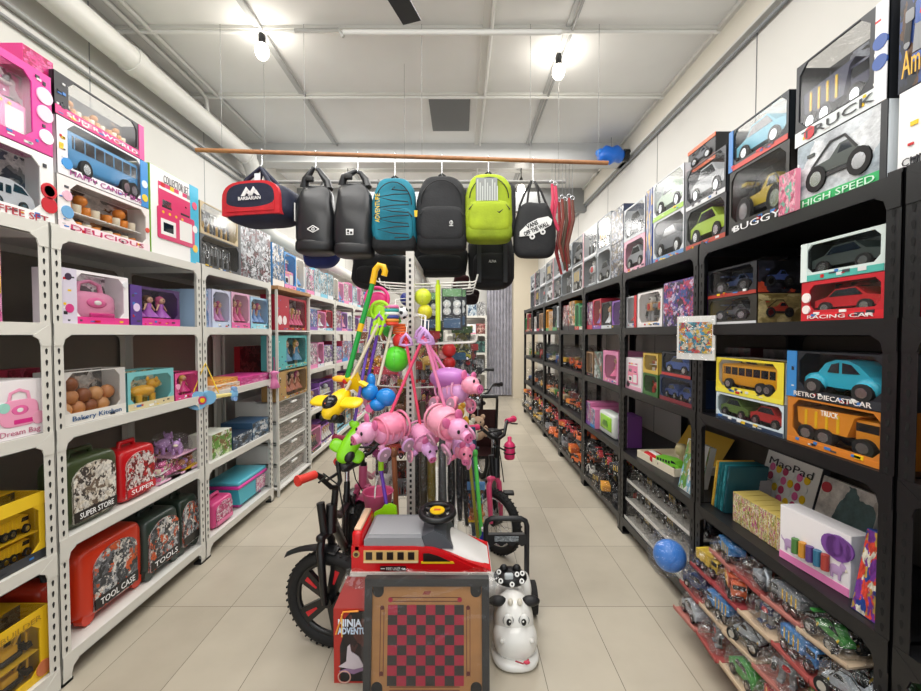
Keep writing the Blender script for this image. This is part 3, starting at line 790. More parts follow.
# 1.01 level
L(64, 126, 1.01, .215, .12, 'grey window box of round brown play food', '#cfccc8', toy='balls', tc='#d8a06c', win=(0.009, 0.029, 0.036, 0.004), innerc='#9a8f86', banner=('#e6e3dc', .22), txt='Bakery Kitchen', txtc='#2c5a8c', topwin=True)
L(127.5, 174, 1.01, .185, .18, 'teal window box with a yellow toy dog', '#7cc4c8', toy='animal', tc='#f0b43c', win=(0.018, 0.018, 0.029, 0.022), innerc='#c9a86a', artc=['#7cc4c8', '#d6b878', '#e8e0c4', '#8a7a4a'], banner=('#d9cba0', .18))
L(175, 202, 1.01, .15, .16, 'pink and black window box with a pink toy', '#e0508e', toy='doll', tc='#e6408e', toys=2, win=(0.013, 0.013, 0.022, 0.011), innerc='#3a2430', banner=('#d83a82', .18), badge=[(-.4, .5, .016, '#f2a8c8')])
t = L(-8, 44, 1.01, .205, .2, 'white arched carton with a pink toy handbag picture, nearest left rack', '#f2ecee', toy='handbag', tc='#f0a0c0', picture=True, banner=('#f4eef0', .2), txt='Dream Bag', txtc='#c47a92', badge=[(.38, .3, .024, '#e9a3bc'), (-.3, .55, .018, '#9fd6c8')])
L(8, 42, 1.01, .225, .06, 'dark red carton standing behind the white arched handbag carton', '#b02a48', artc=['#b02a48', '#c8506a', '#8a1c34'], back=.26)
L(-70, -9, 1.01, .2, .2, 'red toy carton at the very edge of the nearest left shelf', '#b8303c', artc=['#b8303c', '#e2a0a8', '#8a1c2c'])
L(212, 240, 1.01, .035, .26, 'flat white and orange box lying under the pink one', '#e8dccc', artc=['#e8dccc', '#e8963c', '#f3c9a8'])
L(240.5, 269, 1.01, .055, .26, 'flat pink box lying on the third shelf of the guitar rack', '#e0449a', artc=['#e0449a', '#f08cc0', '#d63a8a'])
L(214, 238, 1.046, .03, .2, 'flat orange and yellow box lying on top of the white flat box', '#f0a850', artc=['#f0a850', '#f6d878', '#e88a3a'], back=.04)
L(240, 262, 1.01, .26, .05, 'red long carton standing at the back of the guitar rack', '#b0202c', artc=['#b0202c', '#d04a54', '#8c1420'], back=.36)
# .575 level
L(-40, 46, .54, .25, .25, 'yellow window box with yellow toy construction trucks on the shelf above another yellow box', '#efc62a', toy='truck', tc='#e8b81e', toys=2, rows=2, win=(0.018, 0.018, 0.032, 0.040), innerc='#3a3a34', banner=('#3a3c40', .14), sidec='#d8ac1c', stripe=('#f0c82c', 't', .18))
L(212, 232, .575, .16, .15, 'white and green toy box on the fourth shelf of the guitar rack', '#eef0e4', artc=['#eef0e4', '#6aa03c', '#d6e6b0', '#8c6a3a'], back=.03)
L(233, 252, .575, .09, .24, 'flat dark blue game box under the guitar rack shelf, left one', '#27394e', artc=['#27394e', '#44627e', '#c9d2da', '#16222e'])
L(252.5, 269, .575, .13, .24, 'blue and white game box on the fourth shelf of the guitar rack, right one', '#3a5a7a', artc=['#3a5a7a', '#d8dee2', '#20303e', '#88a4bc'])
# .115 level
L(-60, 51, .09, .265, .26, 'yellow window box with yellow excavators on the lowest shelf', '#ecc020', toy='excavator', tc='#e0ac28', toys=2, rows=2, win=(0.022, 0.036, 0.029, 0.043), innerc='#4a4236', sidec='#d8ac1c', txt='TRUCK BUILDER', txtc='#b08a1c', txtz=.235, txth=.02, badge=[(.42, .14, .028, '#c9744a')])

# moulded carry cases
def case(u0, u1, z, h, d, label, col, face, artc, wheels=False, grey=False, back=.03, facefrac=.78, txt=None, tcol='#ffffff'):
    X = LX - back; Y0, Y1 = clampy(y_at(u0, X, z), y_at(u1, X, z), LB, z); w = Y1 - Y0 - .004
    loc, rz = frame_of('L', X, (Y0 + Y1) / 2, z + .003)
    t = thing('toy_carry_case', label, 'toy case', loc, rz)
    C_ = mat(col, .3); b = .02 if wheels else 0
    bend = lambda p: p
    m = MB(); m.ell((0, d / 2, b + (h - b) / 2), (w / 2, d / 2, (h - b) / 2), C_, 28, .3, .28); part('case_shell', m, t)
    m = MB(); m.box(-w * .5 - .003, w * .5 + .003, d * .44, d * .56, b + h * .12, h * .9, DARK); part('seam_band', m, t)
    m = MB(); hw = w * facefrac / 2
    arc = [(-hw, b + h * .08), (hw, b + h * .08), (hw, h * .68)] + [(hw * math.cos(a), h * .68 + h * .22 * math.sin(a)) for a in [PI * k / 10 for k in range(1, 10)]] + [(-hw, h * .68)]
    m.prism(arc, -.006, .012, art(artc, 4.5)); part('printed_card', m, t)
    m = MB(); m.prism([(-hw, b + h * .1), (hw, b + h * .1), (hw, b + h * .24), (-hw, b + h * .24)], -.009, -.005, mat(face, .4)); part('title_strip', m, t)
    if txt: text(txt, h * .12, mat(tcol, .4), t, (0, -.011, b + h * .165), width=w * facefrac * .8)
    m = MB(); m.tube([(-w * .2, d / 2, h * .95), (-w * .18, d / 2, h + .022), (w * .18, d / 2, h + .022), (w * .2, d / 2, h * .95)], .012, C_, 8); part('handle', m, t)
    if wheels:
        for s in (-1, 1):
            m = MB(); m.cyl((s * w * .38 - .015, d * .5, .034), (s * w * .38 + .015, d * .5, .034), .034, C_, n=14); m.cyl((s * (w * .38), .012, .034), (s * w * .38, .05, .034), .032, C_, n=14); part('wheel', m, t)
    return t
TOOLART = ['#3c4046', '#c9ccd0', '#e0602a', '#70757c', '#f2efe8', '#2a2c30']
case(66, 121, .575, .285, .13, 'olive green carry case with a white printed card, leftmost on its shelf', '#3d4a2c', '#2c2622', ['#efe9dc', '#d9cfbc', '#7c6a5a', '#f3efe6', '#4a4440'], txt='SUPER STORE')
case(122, 158, .575, .25, .14, 'red carry case with a red and white card beside the olive case', '#c4161e', '#c8202a', ['#f1e9e4', '#c4161e', '#e8dcd6', '#7a2a2a'], txt='SUPER')
case(82, 146, .115, .335, .2, 'large orange red wheeled tool case, leftmost of three on the lowest shelf', '#d2381c', '#1e1c1c', TOOLART, True, back=.05, facefrac=.68, txt='TOOL CASE')
case(147.5, 181, .115, .315, .2, 'grey and orange tool case in the middle of the three on the lowest shelf', '#2c3a34', '#1e1c1c', TOOLART, True, facefrac=.86, txt='TOOLS')
case(182, 207, .115, .315, .18, 'dark green tool case, furthest of the three on the lowest shelf', '#28372e', '#22201e', TOOLART, True, facefrac=.86)
m = MB(); m.ell((0, .1, .13), (.06, .1, .13), mat('#a82c18', .3), 16, .4, .4); m.tube([(0, .04, .25), (0, .05, .285), (0, .15, .285), (0, .16, .25)], .012, DARK, 6); 
loc, rz = frame_of('L', LX - .1, 1.655, .118); o = link('toy_carry_case', m.mesh('toy_carry_case'), None, loc); o.rotation_euler = (0, 0, rz); tag(o, 'dark red case squeezed behind the rack post beside the large orange case', 'toy case')
case(214, 234, .115, .17, .14, 'small pink case on the lowest shelf of the guitar rack', '#d84a86', '#e87aa8', ['#e8a0c0', '#d84a86', '#f4e2ea', '#b8306a'])
# teal trunk with a pink lid
loc, rz = frame_of('L', LX - .04, (y_at(236, LX - .04, .115) + y_at(268, LX - .04, .115)) / 2, .115); w = .42
t = thing('storage_chest', 'turquoise wheeled toy trunk with a pink rim on the lowest shelf', 'toy trunk', loc, rz)
m = MB(); m.prism([(-w * .44, .03), (w * .44, .03), (w * .5, .15), (-w * .5, .15)], 0, .24, mat('#3fb3c8', .3)); part('tub', m, t)
m = MB(); m.rbox((0, .12, .16), (w * 1.04, .26, .025), .01, mat('#d83aa0', .3)); part('rim', m, t)
m = MB(); m.rbox((0, .12, .185), (w, .25, .03), .012, mat('#58bcd2', .3)); part('lid', m, t)
m = MB(); m.prism([(w * .1, .04), (w * .42, .04), (w * .46, .14), (w * .1, .14)], -.006, .001, art(['#f4e2ea', '#e884b4', '#c83a7c', '#fff6fa'], 5)); part('sticker', m, t)
for s in (-1, 1):
    m = MB(); m.cyl((s * w * .36, .02, .026), (s * w * .36, .07, .026), .026, mat('#d83aa0', .3)); part('wheel', m, t)
# bundles of clear pink bags beside the red case
def poly_bag(loc, rz, s, label, toy, tc, card, group=None, back=True, lip=.016, pair=True, name='bagged_toy', cat='bagged toy', toyscale=.92, hz=1., th=.55, fm=None):
    """toy in a crinkled clear bag on a card tray; s = (w, d, h)"""
    w, d, h = s
    t = thing(name, label, cat, loc, rz, group)
    if back:
        m = MB(); m.box(-w / 2, w / 2, 0, d, .0, .006, mat(card, .6)); m.box(-w / 2, w / 2, 0, .004, .0, lip, mat(card, .6)); part('card_tray', m, t)
    if toy and pair:
        put_toy(toy, t, R.uniform(-.1, .1) * w, d * .26, .008, w * .86, d * .5, h * .8, tc, False, R.choice((1, -1)), R.uniform(-.5, .5))
        put_toy(toy, t, R.uniform(-.1, .1) * w, d * .7, .008, w * .9, d * .5, h * .98, R.choice((tc, shade(tc, .6), '#b8bcc0', '#c83c34')), False, R.choice((1, -1)), R.uniform(-.5, .5))
    elif toy: put_toy(toy, t, 0, d * .5, .008, w * toyscale, d * .9, h * .95, tc, False, R.choice((1, -1)), R.uniform(-.25, .25))
    rr = R.random() * 50
    def lump(p):
        q = 1 + .1 * math.sin(p.x * 55 + rr) * math.cos(p.z * 47 + rr) + .07 * math.sin(p.y * 61 - rr)
        return Vector((p.x * q, (p.y - d / 2) * q + d / 2, max(.0015, (p.z - h / 2) * q + h / 2)))
    m = MB(); m.ell((0, d / 2, h / 2), (w / 2, d / 2, h / 2), fm or FILM_BAG, 16, .55, .6, None, lump); part('clear_bag', m, t)
    return t
for i, (u, z, tc) in enumerate(((160, .576, '#e87ab0'), (172, .576, '#d85a98'), (186, .576, '#b48ac8'), (178, .68, '#c9a0d8'))):
    X = LX - .04; yy = y_at(u, X, z) + .08
    loc, rz = frame_of('L', X, yy, z); sz = (.17, .2, .12)
    poly_bag(loc, rz, sz, f"clear bag of {['pink', 'rose pink', 'mauve', 'pale lilac'][i]} toys right of the red carry case", ['cups', 'dolls', 'balls', 'animal'][i], tc, '#e8b6d0')

# wooden topped stand with drawers between the two runs of white racking
t = thing('display_stand', 'narrow stand with a wooden top between the two runs of white racks', 'stand', (-1.77, 3.84, 0))
WOOD = mat('#b98a5c', .5, noise=.25, scale=20)
m = MB(); m.box(-.25, .25, -.38, .38, 1.755, 1.785, WOOD); part('top_board', m, t)
for x in (-.23, .22):
    for y in (-.375, .365):
        m = MB(); m.box(x, x + .02, y, y + .012, 0, 1.755, WST); part('upright', m, t)
for z in (.05, 1.4):
    m = MB(); m.box(-.245, .24, -.36, .36, z, z + .012, WDECK); part('shelf_deck', m, t)
def stack(z, h, label, face, **k):
    X = LX - .01
    return toy_box('L', 3.5, 3.5 + k.pop('w', .7), z, h, .13, label, face, back=.01, **k)
stack(1.415, .30, 'red and white doll cartons box on the narrow stand under its wooden top', '#b02038', toy='dolls', tc='#d84a7c', toys=2, win=(0.216, 0.029, 0.022, 0.022), innerc='#d8ccd0', stripe=('#b02038', 'l', .38), badge=[(-.4, .28, .04, '#f0e4e4'), (-.26, .28, .04, '#f0e4e4')])
stack(1.065, .30, 'teal carton with two windowed sets on the narrow stand', '#58b4b4', toy='doll', tc='#4a8ab0', toys=2, win=(0.202, 0.029, 0.036, 0.022), innerc='#2c4a54')
stack(.80, .25, 'brown and gold window box below the teal carton on the narrow stand', '#b08c54', toy='dolls', tc='#b4684a', win=(0.187, 0.022, 0.022, 0.014), artc=['#b08c54', '#7c4a34', '#d8bc84', '#8a6a50'], innerc='#7c4a3c')
for i, z in enumerate((.07, .255, .44, .625)):
    t = thing('plastic_drawer', f"{['lowest', 'second lowest', 'second highest', 'highest'][i]} clear plastic drawer unit of the narrow stand", 'drawer unit', (LX - .02, 3.86, z), PI / 2)
    m = MB()
    for a, b_ in ((-.33, -.31), (.31, .33)): m.box(a, b_, 0, .36, 0, .17, WHITE)
    m.box(-.33, .33, 0, .36, .16, .175, WHITE); m.box(-.33, .33, 0, .36, 0, .008, WHITE); m.box(-.33, .33, .35, .36, 0, .17, WHITE); part('frame', m, t)
    m = MB(); m.box(-.3, .3, .02, .32, .012, .11, art(['#8a8a8a', '#b4a49a', '#4a4c50', '#c8b4b4', '#6a5a5a'], 5)); part('contents', m, t)
    m = MB(); m.add([(-.31, .0, .01), (.31, .0, .01), (.31, .0, .158), (-.31, .0, .158)], [(0, 1, 2, 3)], film(.2, .3, 8.)); m.box(-.06, .06, -.014, -.001, .12, .135, WHITE); part('drawer', m, t)
# goods on top of the narrow stand and the far left racks: generated boxes, each described by where it stands
COLN = {'#d8dde2': 'silver', '#3f8ed0': 'blue', '#e48ab8': 'pink', '#c23448': 'red', '#2a2c32': 'black', '#e9e6e0': 'white', '#8a5ab0': 'purple', '#e8a23a': 'orange', '#e6cc3c': 'yellow', '#4aa06a': 'green', '#7cc4dc': 'pale blue', '#b08c6a': 'tan'}
ORD = ['first', 'second', 'third', 'fourth', 'fifth', 'sixth', 'seventh']
LEVN = ['lowest shelf', 'second shelf up', 'middle shelf', 'shelf below top', 'top']
PAIRS = {'silver': 'pale silver', }
def fill(side, Y0, Y1, z, hs, where, pal, kinds, n, near=False, group=None, fillfrac=1., depth=.25, back=.02, art_only=.35):
    edges = [0]
    for i in range(n): edges.append(edges[-1] + R.uniform(.75, 1.3))
    tot = edges[-1]
    for i in range(n):
        a = Y0 + .01 + (Y1 - Y0 - .02) * fillfrac * edges[i] / tot; b = Y0 + .01 + (Y1 - Y0 - .02) * fillfrac * edges[i + 1] / tot - .006
        c = R.choice(pal); c2 = R.choice([p for p in pal if p != c]); h = R.uniform(*hs)
        lab = f'{COLN[c]} toy box, {ORD[i]} from near end, {where}'
        if R.random() < art_only:
            toy_box(side, a, b, z, h, depth, lab, c, artc=[c, shade(c, .6), c2, '#f0eeea', shade(c2, .5)], back=back, banner=(c2, .16), artscale=5, group=group)
        else:
            toy_box(side, a, b, z, h, depth, lab, c, toy=R.choice(kinds), tc=c2, win=(.014, .014, h * .14, h * .05), innerc=shade(c, .45), back=back, banner=(c2, .13), near=near, group=group, toys=1 if (b - a) < h * 1.3 else 2)
PALG = ['#d8dde2', '#3f8ed0', '#e48ab8', '#c23448', '#e9e6e0', '#8a5ab0', '#7cc4dc']
PALT = ['#d8dde2', '#3f8ed0', '#d8dde2', '#2a2c32', '#e9e6e0', '#7cc4dc', '#e48ab8']
fill('L', 3.46, 4.2, 1.786, (.3, .37), 'on the wooden topped stand', ['#3f8ed0', '#d8dde2', '#e48ab8', '#e9e6e0'], ['dolls', 'doll', 'kitchen'], 3)
far_names = ['rack next to the drawers', 'second far left rack', 'third far left rack']
for i in range(3):
    fill('L', LF[i], LF[i + 1], LV[4], (.26, .34), f'top of the {far_names[i]}', PALT, ['robot', 'dolls', 'tools', 'doll'], 4)
    for lv in (3, 2, 1, 0):
        fill('L', LF[i] + .03, LF[i + 1] - .03, LV[lv], (.2, .28), f'{LEVN[lv]}, {far_names[i]}', PALG if lv > 1 else PALG + ['#2a2c32', '#b08c6a'], ['dolls', 'doll', 'cups', 'kitchen'], 3 if lv > 1 else 2)
# blue toy guitar and pink toy hung on the front posts of the left racks
def hung_toy_guitar(p, col, label):
    t = thing('toy_guitar', label, 'toy guitar', p, PI / 2 - .5)
    m = MB(); m.cyl((-.03, 0, .0), (-.03, .03, .0), .055, mat(col, .35), n=16); m.cyl((.035, 0, .01), (.035, .03, .01), .042, mat(col, .35), n=16); part('body', m, t)
    m = MB(); m.cyl((-.01, -.004, 0), (-.01, .0, 0), .025, mat('#c8406a', .4)); m.cyl((-.01, -.007, 0), (-.01, -.003, 0), .014, YELLOW); part('sound_hole', m, t)
    m = MB(); m.rbox((.12, .015, .01), (.12, .02, .022), .005, mat('#e8d88a', .4)); part('neck', m, t)
    m = MB(); m.rbox((.2, .015, .012), (.05, .024, .05), .012, mat(col, .35)); m.cyl((.2, .0, .045), (.2, .03, .045), .014, mat('#8ab0e0', .4)); m.cyl((.2, .0, -.02), (.2, .03, -.02), .014, mat('#8ab0e0', .4)); part('head', m, t)
    m = MB(); m.tube([(-.05, .015, .05), (.02, .012, .22), (.1, .015, .03)], .004, YELLOW, 5); part('neck_strap', m, t)
    return t
hung_toy_guitar((LX + .014, 2.465, .985), '#7eb6dc', 'pale blue toy guitar on a yellow cord hung on the third rack post')
t = thing('toy_horn', 'pink toy hung on the post between the guitar rack and the drawers', 'toy', (LX + .014, 3.40, .99), PI / 2)
m = MB(); m.lathe([(.02, -.06), (.05, -.05), (.03, .0), (.02, .05), (.045, .075), (.0, .09)], mat('#e884b8', .35), 14); part('horn', m, t)
m = MB(); m.tube([(0, 0, .08), (.01, 0, .16), (0, 0, .2)], .004, mat('#c23a7a', .5), 5); part('cord', m, t)
# ------------------------------------------------------------------ goods on the right-hand racks
T5 = 1.79
# top row, from the near end: big radio-control car boxes, two high
RR(897, 960, T5, .21, .28, 'white window box with a black toy buggy at the right edge, lower one', '#efefef', toy='buggy', tc='#1c1c1e', win=(.07, .01, .05, .01), innerc='#c8c8ca', txt='CLIMBER', txtc='#26262a', near=True)
RR(897, 960, T5 + .212, .30, .28, 'dark blue carton with gold script at the right edge, upper one', '#16223c', artc=['#16223c', '#2c4a8c', '#0c101c', '#5a3a1e'], toy='robot', tc='#3c5aa0', picture=True, txt='Amazing', txtc='#e8b43c', txtz=.06, txth=.07)
RR(796, 888, T5, .215, .3, 'big white carton printed with a black off road buggy and green base stripe', '#dfe6ea', toy='buggy', tc='#3c4440', picture=True, banner=('#2fae62', .16), artc=['#dfe6ea', '#c2d0d8', '#eef2f4', '#aebfc8'], artscale=1.2, txt='HIGH SPEED', txtc='#d8f4e0', stripe=('#26282c', 'r', .06))
t = RR(795, 888, T5 + .217, .27, .3, 'clear fronted box of a dark toy truck above the off road buggy carton', '#23252a', toy='truck', tc='#3c3f5a', win=(.012, .05, .055, .005), innerc='#5c6068', banner=('#dfe6e6', .18), stripe=('#e8e8ea', 'r', .11), txt='TRUCK', txtc='#26282c', badge=[(-.3, .1, .02, '#c8202c'), (.44, .6, .02, '#3a5aa0'), (.44, .4, .02, '#3a5aa0')])
RR(729, 789, T5, .265, .28, 'dark window box of yellow toy buggies, below the pale blue car box', '#24221f', toy='buggy', tc='#c0a83c', toys=1, win=(.01, .015, .05, .01), innerc='#3a3630', banner=('#1a1a1a', .16), txt='BUGGY', txtc='#f2f2f2')
RR(729, 789, T5 + .267, .17, .28, 'window box of a pale blue toy car above the dark buggy box', '#20262c', toy='car', tc='#6ab8d0', win=(.02, .01, .03, .005), innerc='#8a9298', banner=('#c8443a', .12), stripe=('#3a7cc0', 'l', .08))
X = RX - .012
RR(778, 796, T5, .14, .015, 'small pink carton standing in front of the buggy boxes', '#e88aa4', artc=['#e88aa4', '#f2b4c4', '#c85a7c', '#7cc0a8'], back=-.005)
RR(686, 726, T5, .20, .28, 'black window box of a lime and silver racing car, lower one of its stack', '#26282c', toy='car', tc='#a8c83c', win=(.01, .01, .03, .01), innerc='#5c646c', banner=('#b04028', .14))
RR(686, 726, T5 + .202, .20, .28, 'clear fronted box of a silver toy car above the lime racing car', '#3a3c42', toy='car', tc='#b8bcc0', win=(.01, .01, .03, .005), innerc='#70767c', banner=('#d8dadc', .1))
RR(688, 716, T5 + .404, .12, .16, 'small black and orange carton on top of a toy car stack', '#1c1c1e', toy='buggy', tc='#484c54', picture=True, banner=('#e0622a', .22), stripe=('#e0622a', 't', .14), back=.06)
RR(653, 684, T5, .24, .28, 'window box of a dark grey toy car, lower beside the blue end carton', '#c8ccd0', toy='car', tc='#5a6068', toys=1, win=(.01, .01, .03, .01), innerc='#4a4e54', banner=('#5a8ac0', .12))
RR(653, 684, T5 + .242, .22, .28, 'window box of a white and lime toy car, upper beside the blue end carton', '#d8dade', toy='car', tc='#cfe0d0', win=(.01, .01, .03, .005), innerc='#6c7278', banner=('#9ac83c', .12))
RR(645.5, 652, T5, .46, .2, 'narrow upright blue and yellow carton between the car boxes', '#2c4a9c', artc=['#2c4a9c', '#e0b03c', '#1c2c5c', '#7c8cb0'])
RR(624, 645, T5, .22, .26, 'pink framed window box of a grey toy, lower one', '#dca0b4', toy='car', tc='#8c9096', win=(.02, .02, .03, .02), innerc='#b8bcc0')
RR(624, 645, T5 + .222, .22, .26, 'silver window box of a grey toy car above the pink framed box', '#c2c6ca', toy='car', tc='#6a7078', win=(.01, .01, .02, .01), innerc='#9aa0a6')
RR(611, 623.5, T5, .25, .26, 'dark blue and white printed carton, lower one of a pair', '#2c3450', artc=['#2c3450', '#d8dade', '#7c6a4a', '#1a1e2c', '#8a94a8'], artscale=5)
RR(611, 623.5, T5 + .252, .25, .26, 'dark blue and white printed carton, upper one of a pair', '#2c3450', artc=['#2c3450', '#d8dade', '#7c6a4a', '#1a1e2c', '#8a94a8'], artscale=5)
# far end of the top: silvery bagged vehicles two high
k = 0
for (u0, u1) in ((597, 610.5), (583, 596.5), (572, 582.5), (562, 571.5), (553, 561.5), (546, 552.5), (540, 545.5), (535, 539.5), (530.5, 534.5)):
    for lv in range(2):
        c = ['#c4c8cc', '#8c9298', '#d6d8da', '#6a7076', '#b0b8c0'][(k + lv) % 5]
        Y0, Y1 = y_at(u1, RX + .02, T5), y_at(u0, RX + .02, T5); w = Y0 - Y1
        z = T5 + lv * .262
        toy_box('R', Y1, Y0, z, .26, .26, f"{'silver grey' if (k+lv)%2 else 'pale grey'} clear wrapped toy box, {ORD[k] if k < 7 else ['eighth', 'ninth'][k - 7]} from the paired blue cartons, {'upper' if lv else 'lower'} layer", c,
                toy=['car', 'robot', 'truck', 'tools', 'car'][(k + 2 * lv) % 5], tc=['#5a5f66', '#d8dadc', '#8a9096', '#3c4248'][(k + lv) % 4], toys=1 if w < .35 else 2, win=(.008, .008, .02, .01), innerc='#b4b8bc', near=False, stripe=('#d8a0a8', 'l', .05) if k % 3 == 1 else None)
    k += 1
# second shelf from the top of the rack of car boxes
def stackbox(u0, u1, z, h, d, label, face, **k): return RR(u0, u1, z, h, d, label, face, **k)
RR(801, 886, 1.42, .128, .2, 'red window box with a red toy buggy, below a black and teal box', '#c2202c', toy='car', tc='#c81e2a', win=(.03, .012, .035, .012), innerc='#5a1c20', banner=('#d8232f', .2), badge=[(-.42, .6, .016, '#f0e8e4'), (-.42, .3, .014, '#f0e8e4')], txt='RACING CAR', txtc='#f6e8e4', txth=.012)
RR(801, 886, 1.55, .125, .2, 'black and teal window box with a dark toy car, above the red buggy box', '#cfdcd8', toy='car', tc='#3c4644', win=(.02, .012, .028, .008), innerc='#2c3836', banner=('#4fb0a4', .16), stripe=('#dce8e4', 'l', .09), sidec='#2a302e')
tA = RR(708, 757, 1.42, .115, .17, 'black and tan window box with a toy buggy, lower of the middle post pair', '#2a2822', toy='buggy', tc='#6a6e74', win=(.008, .035, .02, .008), innerc='#34363a', banner=('#d8d8da', .1), sidec='#8c7c4c')
tB = RR(708, 757, 1.537, .125, .17, 'black and blue window box with a toy buggy, upper of the middle post pair', '#1c1e24', toy='buggy', tc='#3c4a6c', win=(.008, .02, .025, .006), innerc='#30343c', banner=('#a8382c', .12), sidec='#1a1a1e')
# end faces of that pair carry a printed buggy
for t_, c, bg, ww, hh in ((tA, '#8a3428', ['#9a8a58', '#b8a878', '#7c6c40'], .17, .115), (tB, '#3a4a7c', ['#16171a', '#22242a', '#2c2c34', '#b2442c'], .17, .125)):
    xs = max(v.co.x for v in t_.children[0].data.vertices)
    m = MB(); m.box(xs, xs + .001, .004, ww - .004, .003, hh - .003, art(bg, 1.5)); part('end_panel', m, t_)
    o = put_toy('buggy', t_, xs + .002, ww / 2, hh * .2, ww * .7, 1, hh * .6, c, False, 1, PI / 2, .01); o.name = 'printed_picture'
RR(716, 784, 1.01, .115, .16, 'small window box holding a green and a red toy jeep, under the yellow bus box', '#c9d6dc', toy='car', tc=['#5f7a3c', '#b83030'], toys=2, win=(.008, .008, .022, .008), innerc='#3c4a50', banner=('#2c3c54', .14), sidec='#98a8b0')
RR(716, 784, 1.127, .15, .15, 'yellow framed window box with a yellow toy bus', '#e8d43a', toy='bus', tc='#e8a41c', win=(.012, .03, .03, .008), innerc='#4c4630', banner=('#eadf4c', .12), sidec='#dfe0d8')
RR(787, 886, 1.01, .155, .22, 'orange based window box with two orange toy dump trucks, below the blue car', '#c87a2a', toy='truck', tc='#e8962a', toys=1, win=(.02, .01, .025, .006), innerc='#7c5a34', banner=('#d8812c', .12), txt='TRUCK', txtc='#f6f0e8', txth=.018, txtz=.12, txtw=.06, flip=1)
RR(787, 886, 1.167, .155, .22, 'blue cornered window box with a turquoise toy beetle car', '#23262c', toy='beetle', tc='#2fb4d0', win=(.05, .01, .028, .006), innerc='#2c3038', banner=('#30343a', .16), stripe=('#3a86c8', 'l', .12), txt='RETRO DIECAST CAR', txtc='#f0e6e0', txth=.016)
for i, (u0, u1, c) in enumerate(((724, 750, '#5a2c30'), (752, 800, '#3a3c40'), (802, 850, '#2c2e32'))):
    RR(u0, u1, 1.01, .30, .1, f"dark {['maroon', 'grey', 'black'][i]} carton behind the front row of car boxes", c, artc=[c, '#1c1c1e', '#4c4448'], back=.3)
# leaning books and boxes on the .575 shelf
def lean(u0, u1, h, d, label, face, back=.1, tilt=-.25, z=.575, **k):
    return RR(u0, u1, z, h, d, label, face, back=back, tilt=tilt, **k)
lean(752, 806, .27, .03, 'white drawing board box leaning on the backing board', '#efeeea', back=.27, toy='beads', tc='#c8406a', picture=True, txt='MaoPad', txtc='#26262a', txtz=.225, txth=.035, sidec='#3a3c44')
lean(806, 862, .26, .03, 'pale tablet box with a dark teal screen leaning behind the craft box', '#dcd8d0', back=.24, artc=['#dcd8d0', '#5a7a7c', '#e9e5de', '#c8c2b8'], artscale=1.0, badge=[(-.38, .85, .02, '#b8303c')])
for i in range(6):
    X0 = RX + .09 + i * .001
    RR(733 + i * 8.6, 741.4 + i * 8.6, .575, .125, .12, f"gold and pink patterned pack, {ORD[i]} from the far end of a row standing like books", '#d8c06a', artc=['#d8c06a', '#e8e0b0', '#c84a8a', '#8a9a3c', '#f4eed0'], artscale=6, back=.06, yaw=.1)
t = RR(783, 846, .575, .19, .07, 'white and pink craft kit box with a purple badge', '#f2eef0', back=.05, toy='animal', tc='#b89ac4', toys=3, picture=True, banner=('#ee8ac0', .14), badge=[(.36, .72, .04, '#7c4a9c'), (.28, .72, .035, '#7c4a9c'), (.42, .74, .032, '#7c4a9c')], yaw=.12)
for i, c in enumerate(('#4a7a3c', '#c88a2c', '#5a3c7c', '#2c6a8a', '#a83c34')):
    m = MB(); m.cyl((-.05 + i * .026, -.012, .05), (-.05 + i * .026, -.012, .1), .011, mat(c, .4), n=10); part('clay_stick', m, t)
lean(850, 884, .24, .03, 'blue and purple activity book leaning by the near post', '#2c4a9c', back=.03, artc=['#2c4a9c', '#e8e2d0', '#7c3c9c', '#c8a04a', '#e8503c'], tilt=-.18)
for i, (c, l) in enumerate((('#e0a83c', 'yellow'), ('#2c7a80', 'teal'), ('#24666c', 'dark teal'), ('#2f8088', 'bright teal'), ('#1c4a54', 'blue green'))):
    Y = 1.93 - i * .021
    t = toy_box('R', Y - .018, Y, .579, .22, .17, f'{l} slipcase book leaning in the row beside the rack post', c, artc=[c, shade(c, .7), shade(c, 1.2)], back=.06, name='book', cat='book')
    t.rotation_euler = (Matrix.Rotation(-PI / 2, 3, 'Z') @ Matrix.Rotation(.16, 3, 'Y')).to_euler()
RR(750, 760, .575, .16, .05, 'grey and red plastic pack beside the teal books', '#8a8688', artc=['#8a8688', '#5c4a48', '#c0bcb8', '#a8443c'], artscale=5, back=.2)
# tray of toys and goods on the second whole rack
B2 = (1.97, 2.86)
t = thing('toy_tray', 'cream open box with a red and green toy inside on the second whole rack', 'toy tray', (RX + .06, 2.50, .577), -PI / 2 + .1)
m = MB(); m.box(-.2, .2, 0, .26, 0, .012, CREAM)
for a in ((-.2, .2, 0, .006), (-.2, .2, .254, .26)): m.box(*a, .012, .045, CREAM)
for a in ((-.2, -.194), (.194, .2)): m.box(*a, 0, .26, .012, .045, CREAM)
part('tray', m, t)
m = MB(); m.add([(-.2, .256, .04), (.2, .256, .04), (.2, .36, .2), (-.2, .36, .2)], [(0, 1, 2, 3)], mat('#e0b83c', .5)); part('lid', m, t)
o = toy_data('train', True)[0]; q = link('toy_train', o, None, (RX + .12, 2.42, .592), '#7ccc3c'); q.scale = (.16, .2, .16); q.rotation_euler = (0, 0, -PI / 2 + .4); tag(q, 'lime green toy train lying in the cream open box', 'toy train')
m = MB(); m.lathe([(.03, 0), (.03, .01), (.012, .02), (.01, .06), (.028, .075), (.032, .11), (.024, .13)], mat('#d8c89a', .3), 14); q = link('toy_trophy', m.mesh('toy_trophy'), None, (RX + .2, 2.46, .59)); tag(q, 'small pale gold trophy figure standing in the cream open box', 'toy trophy')
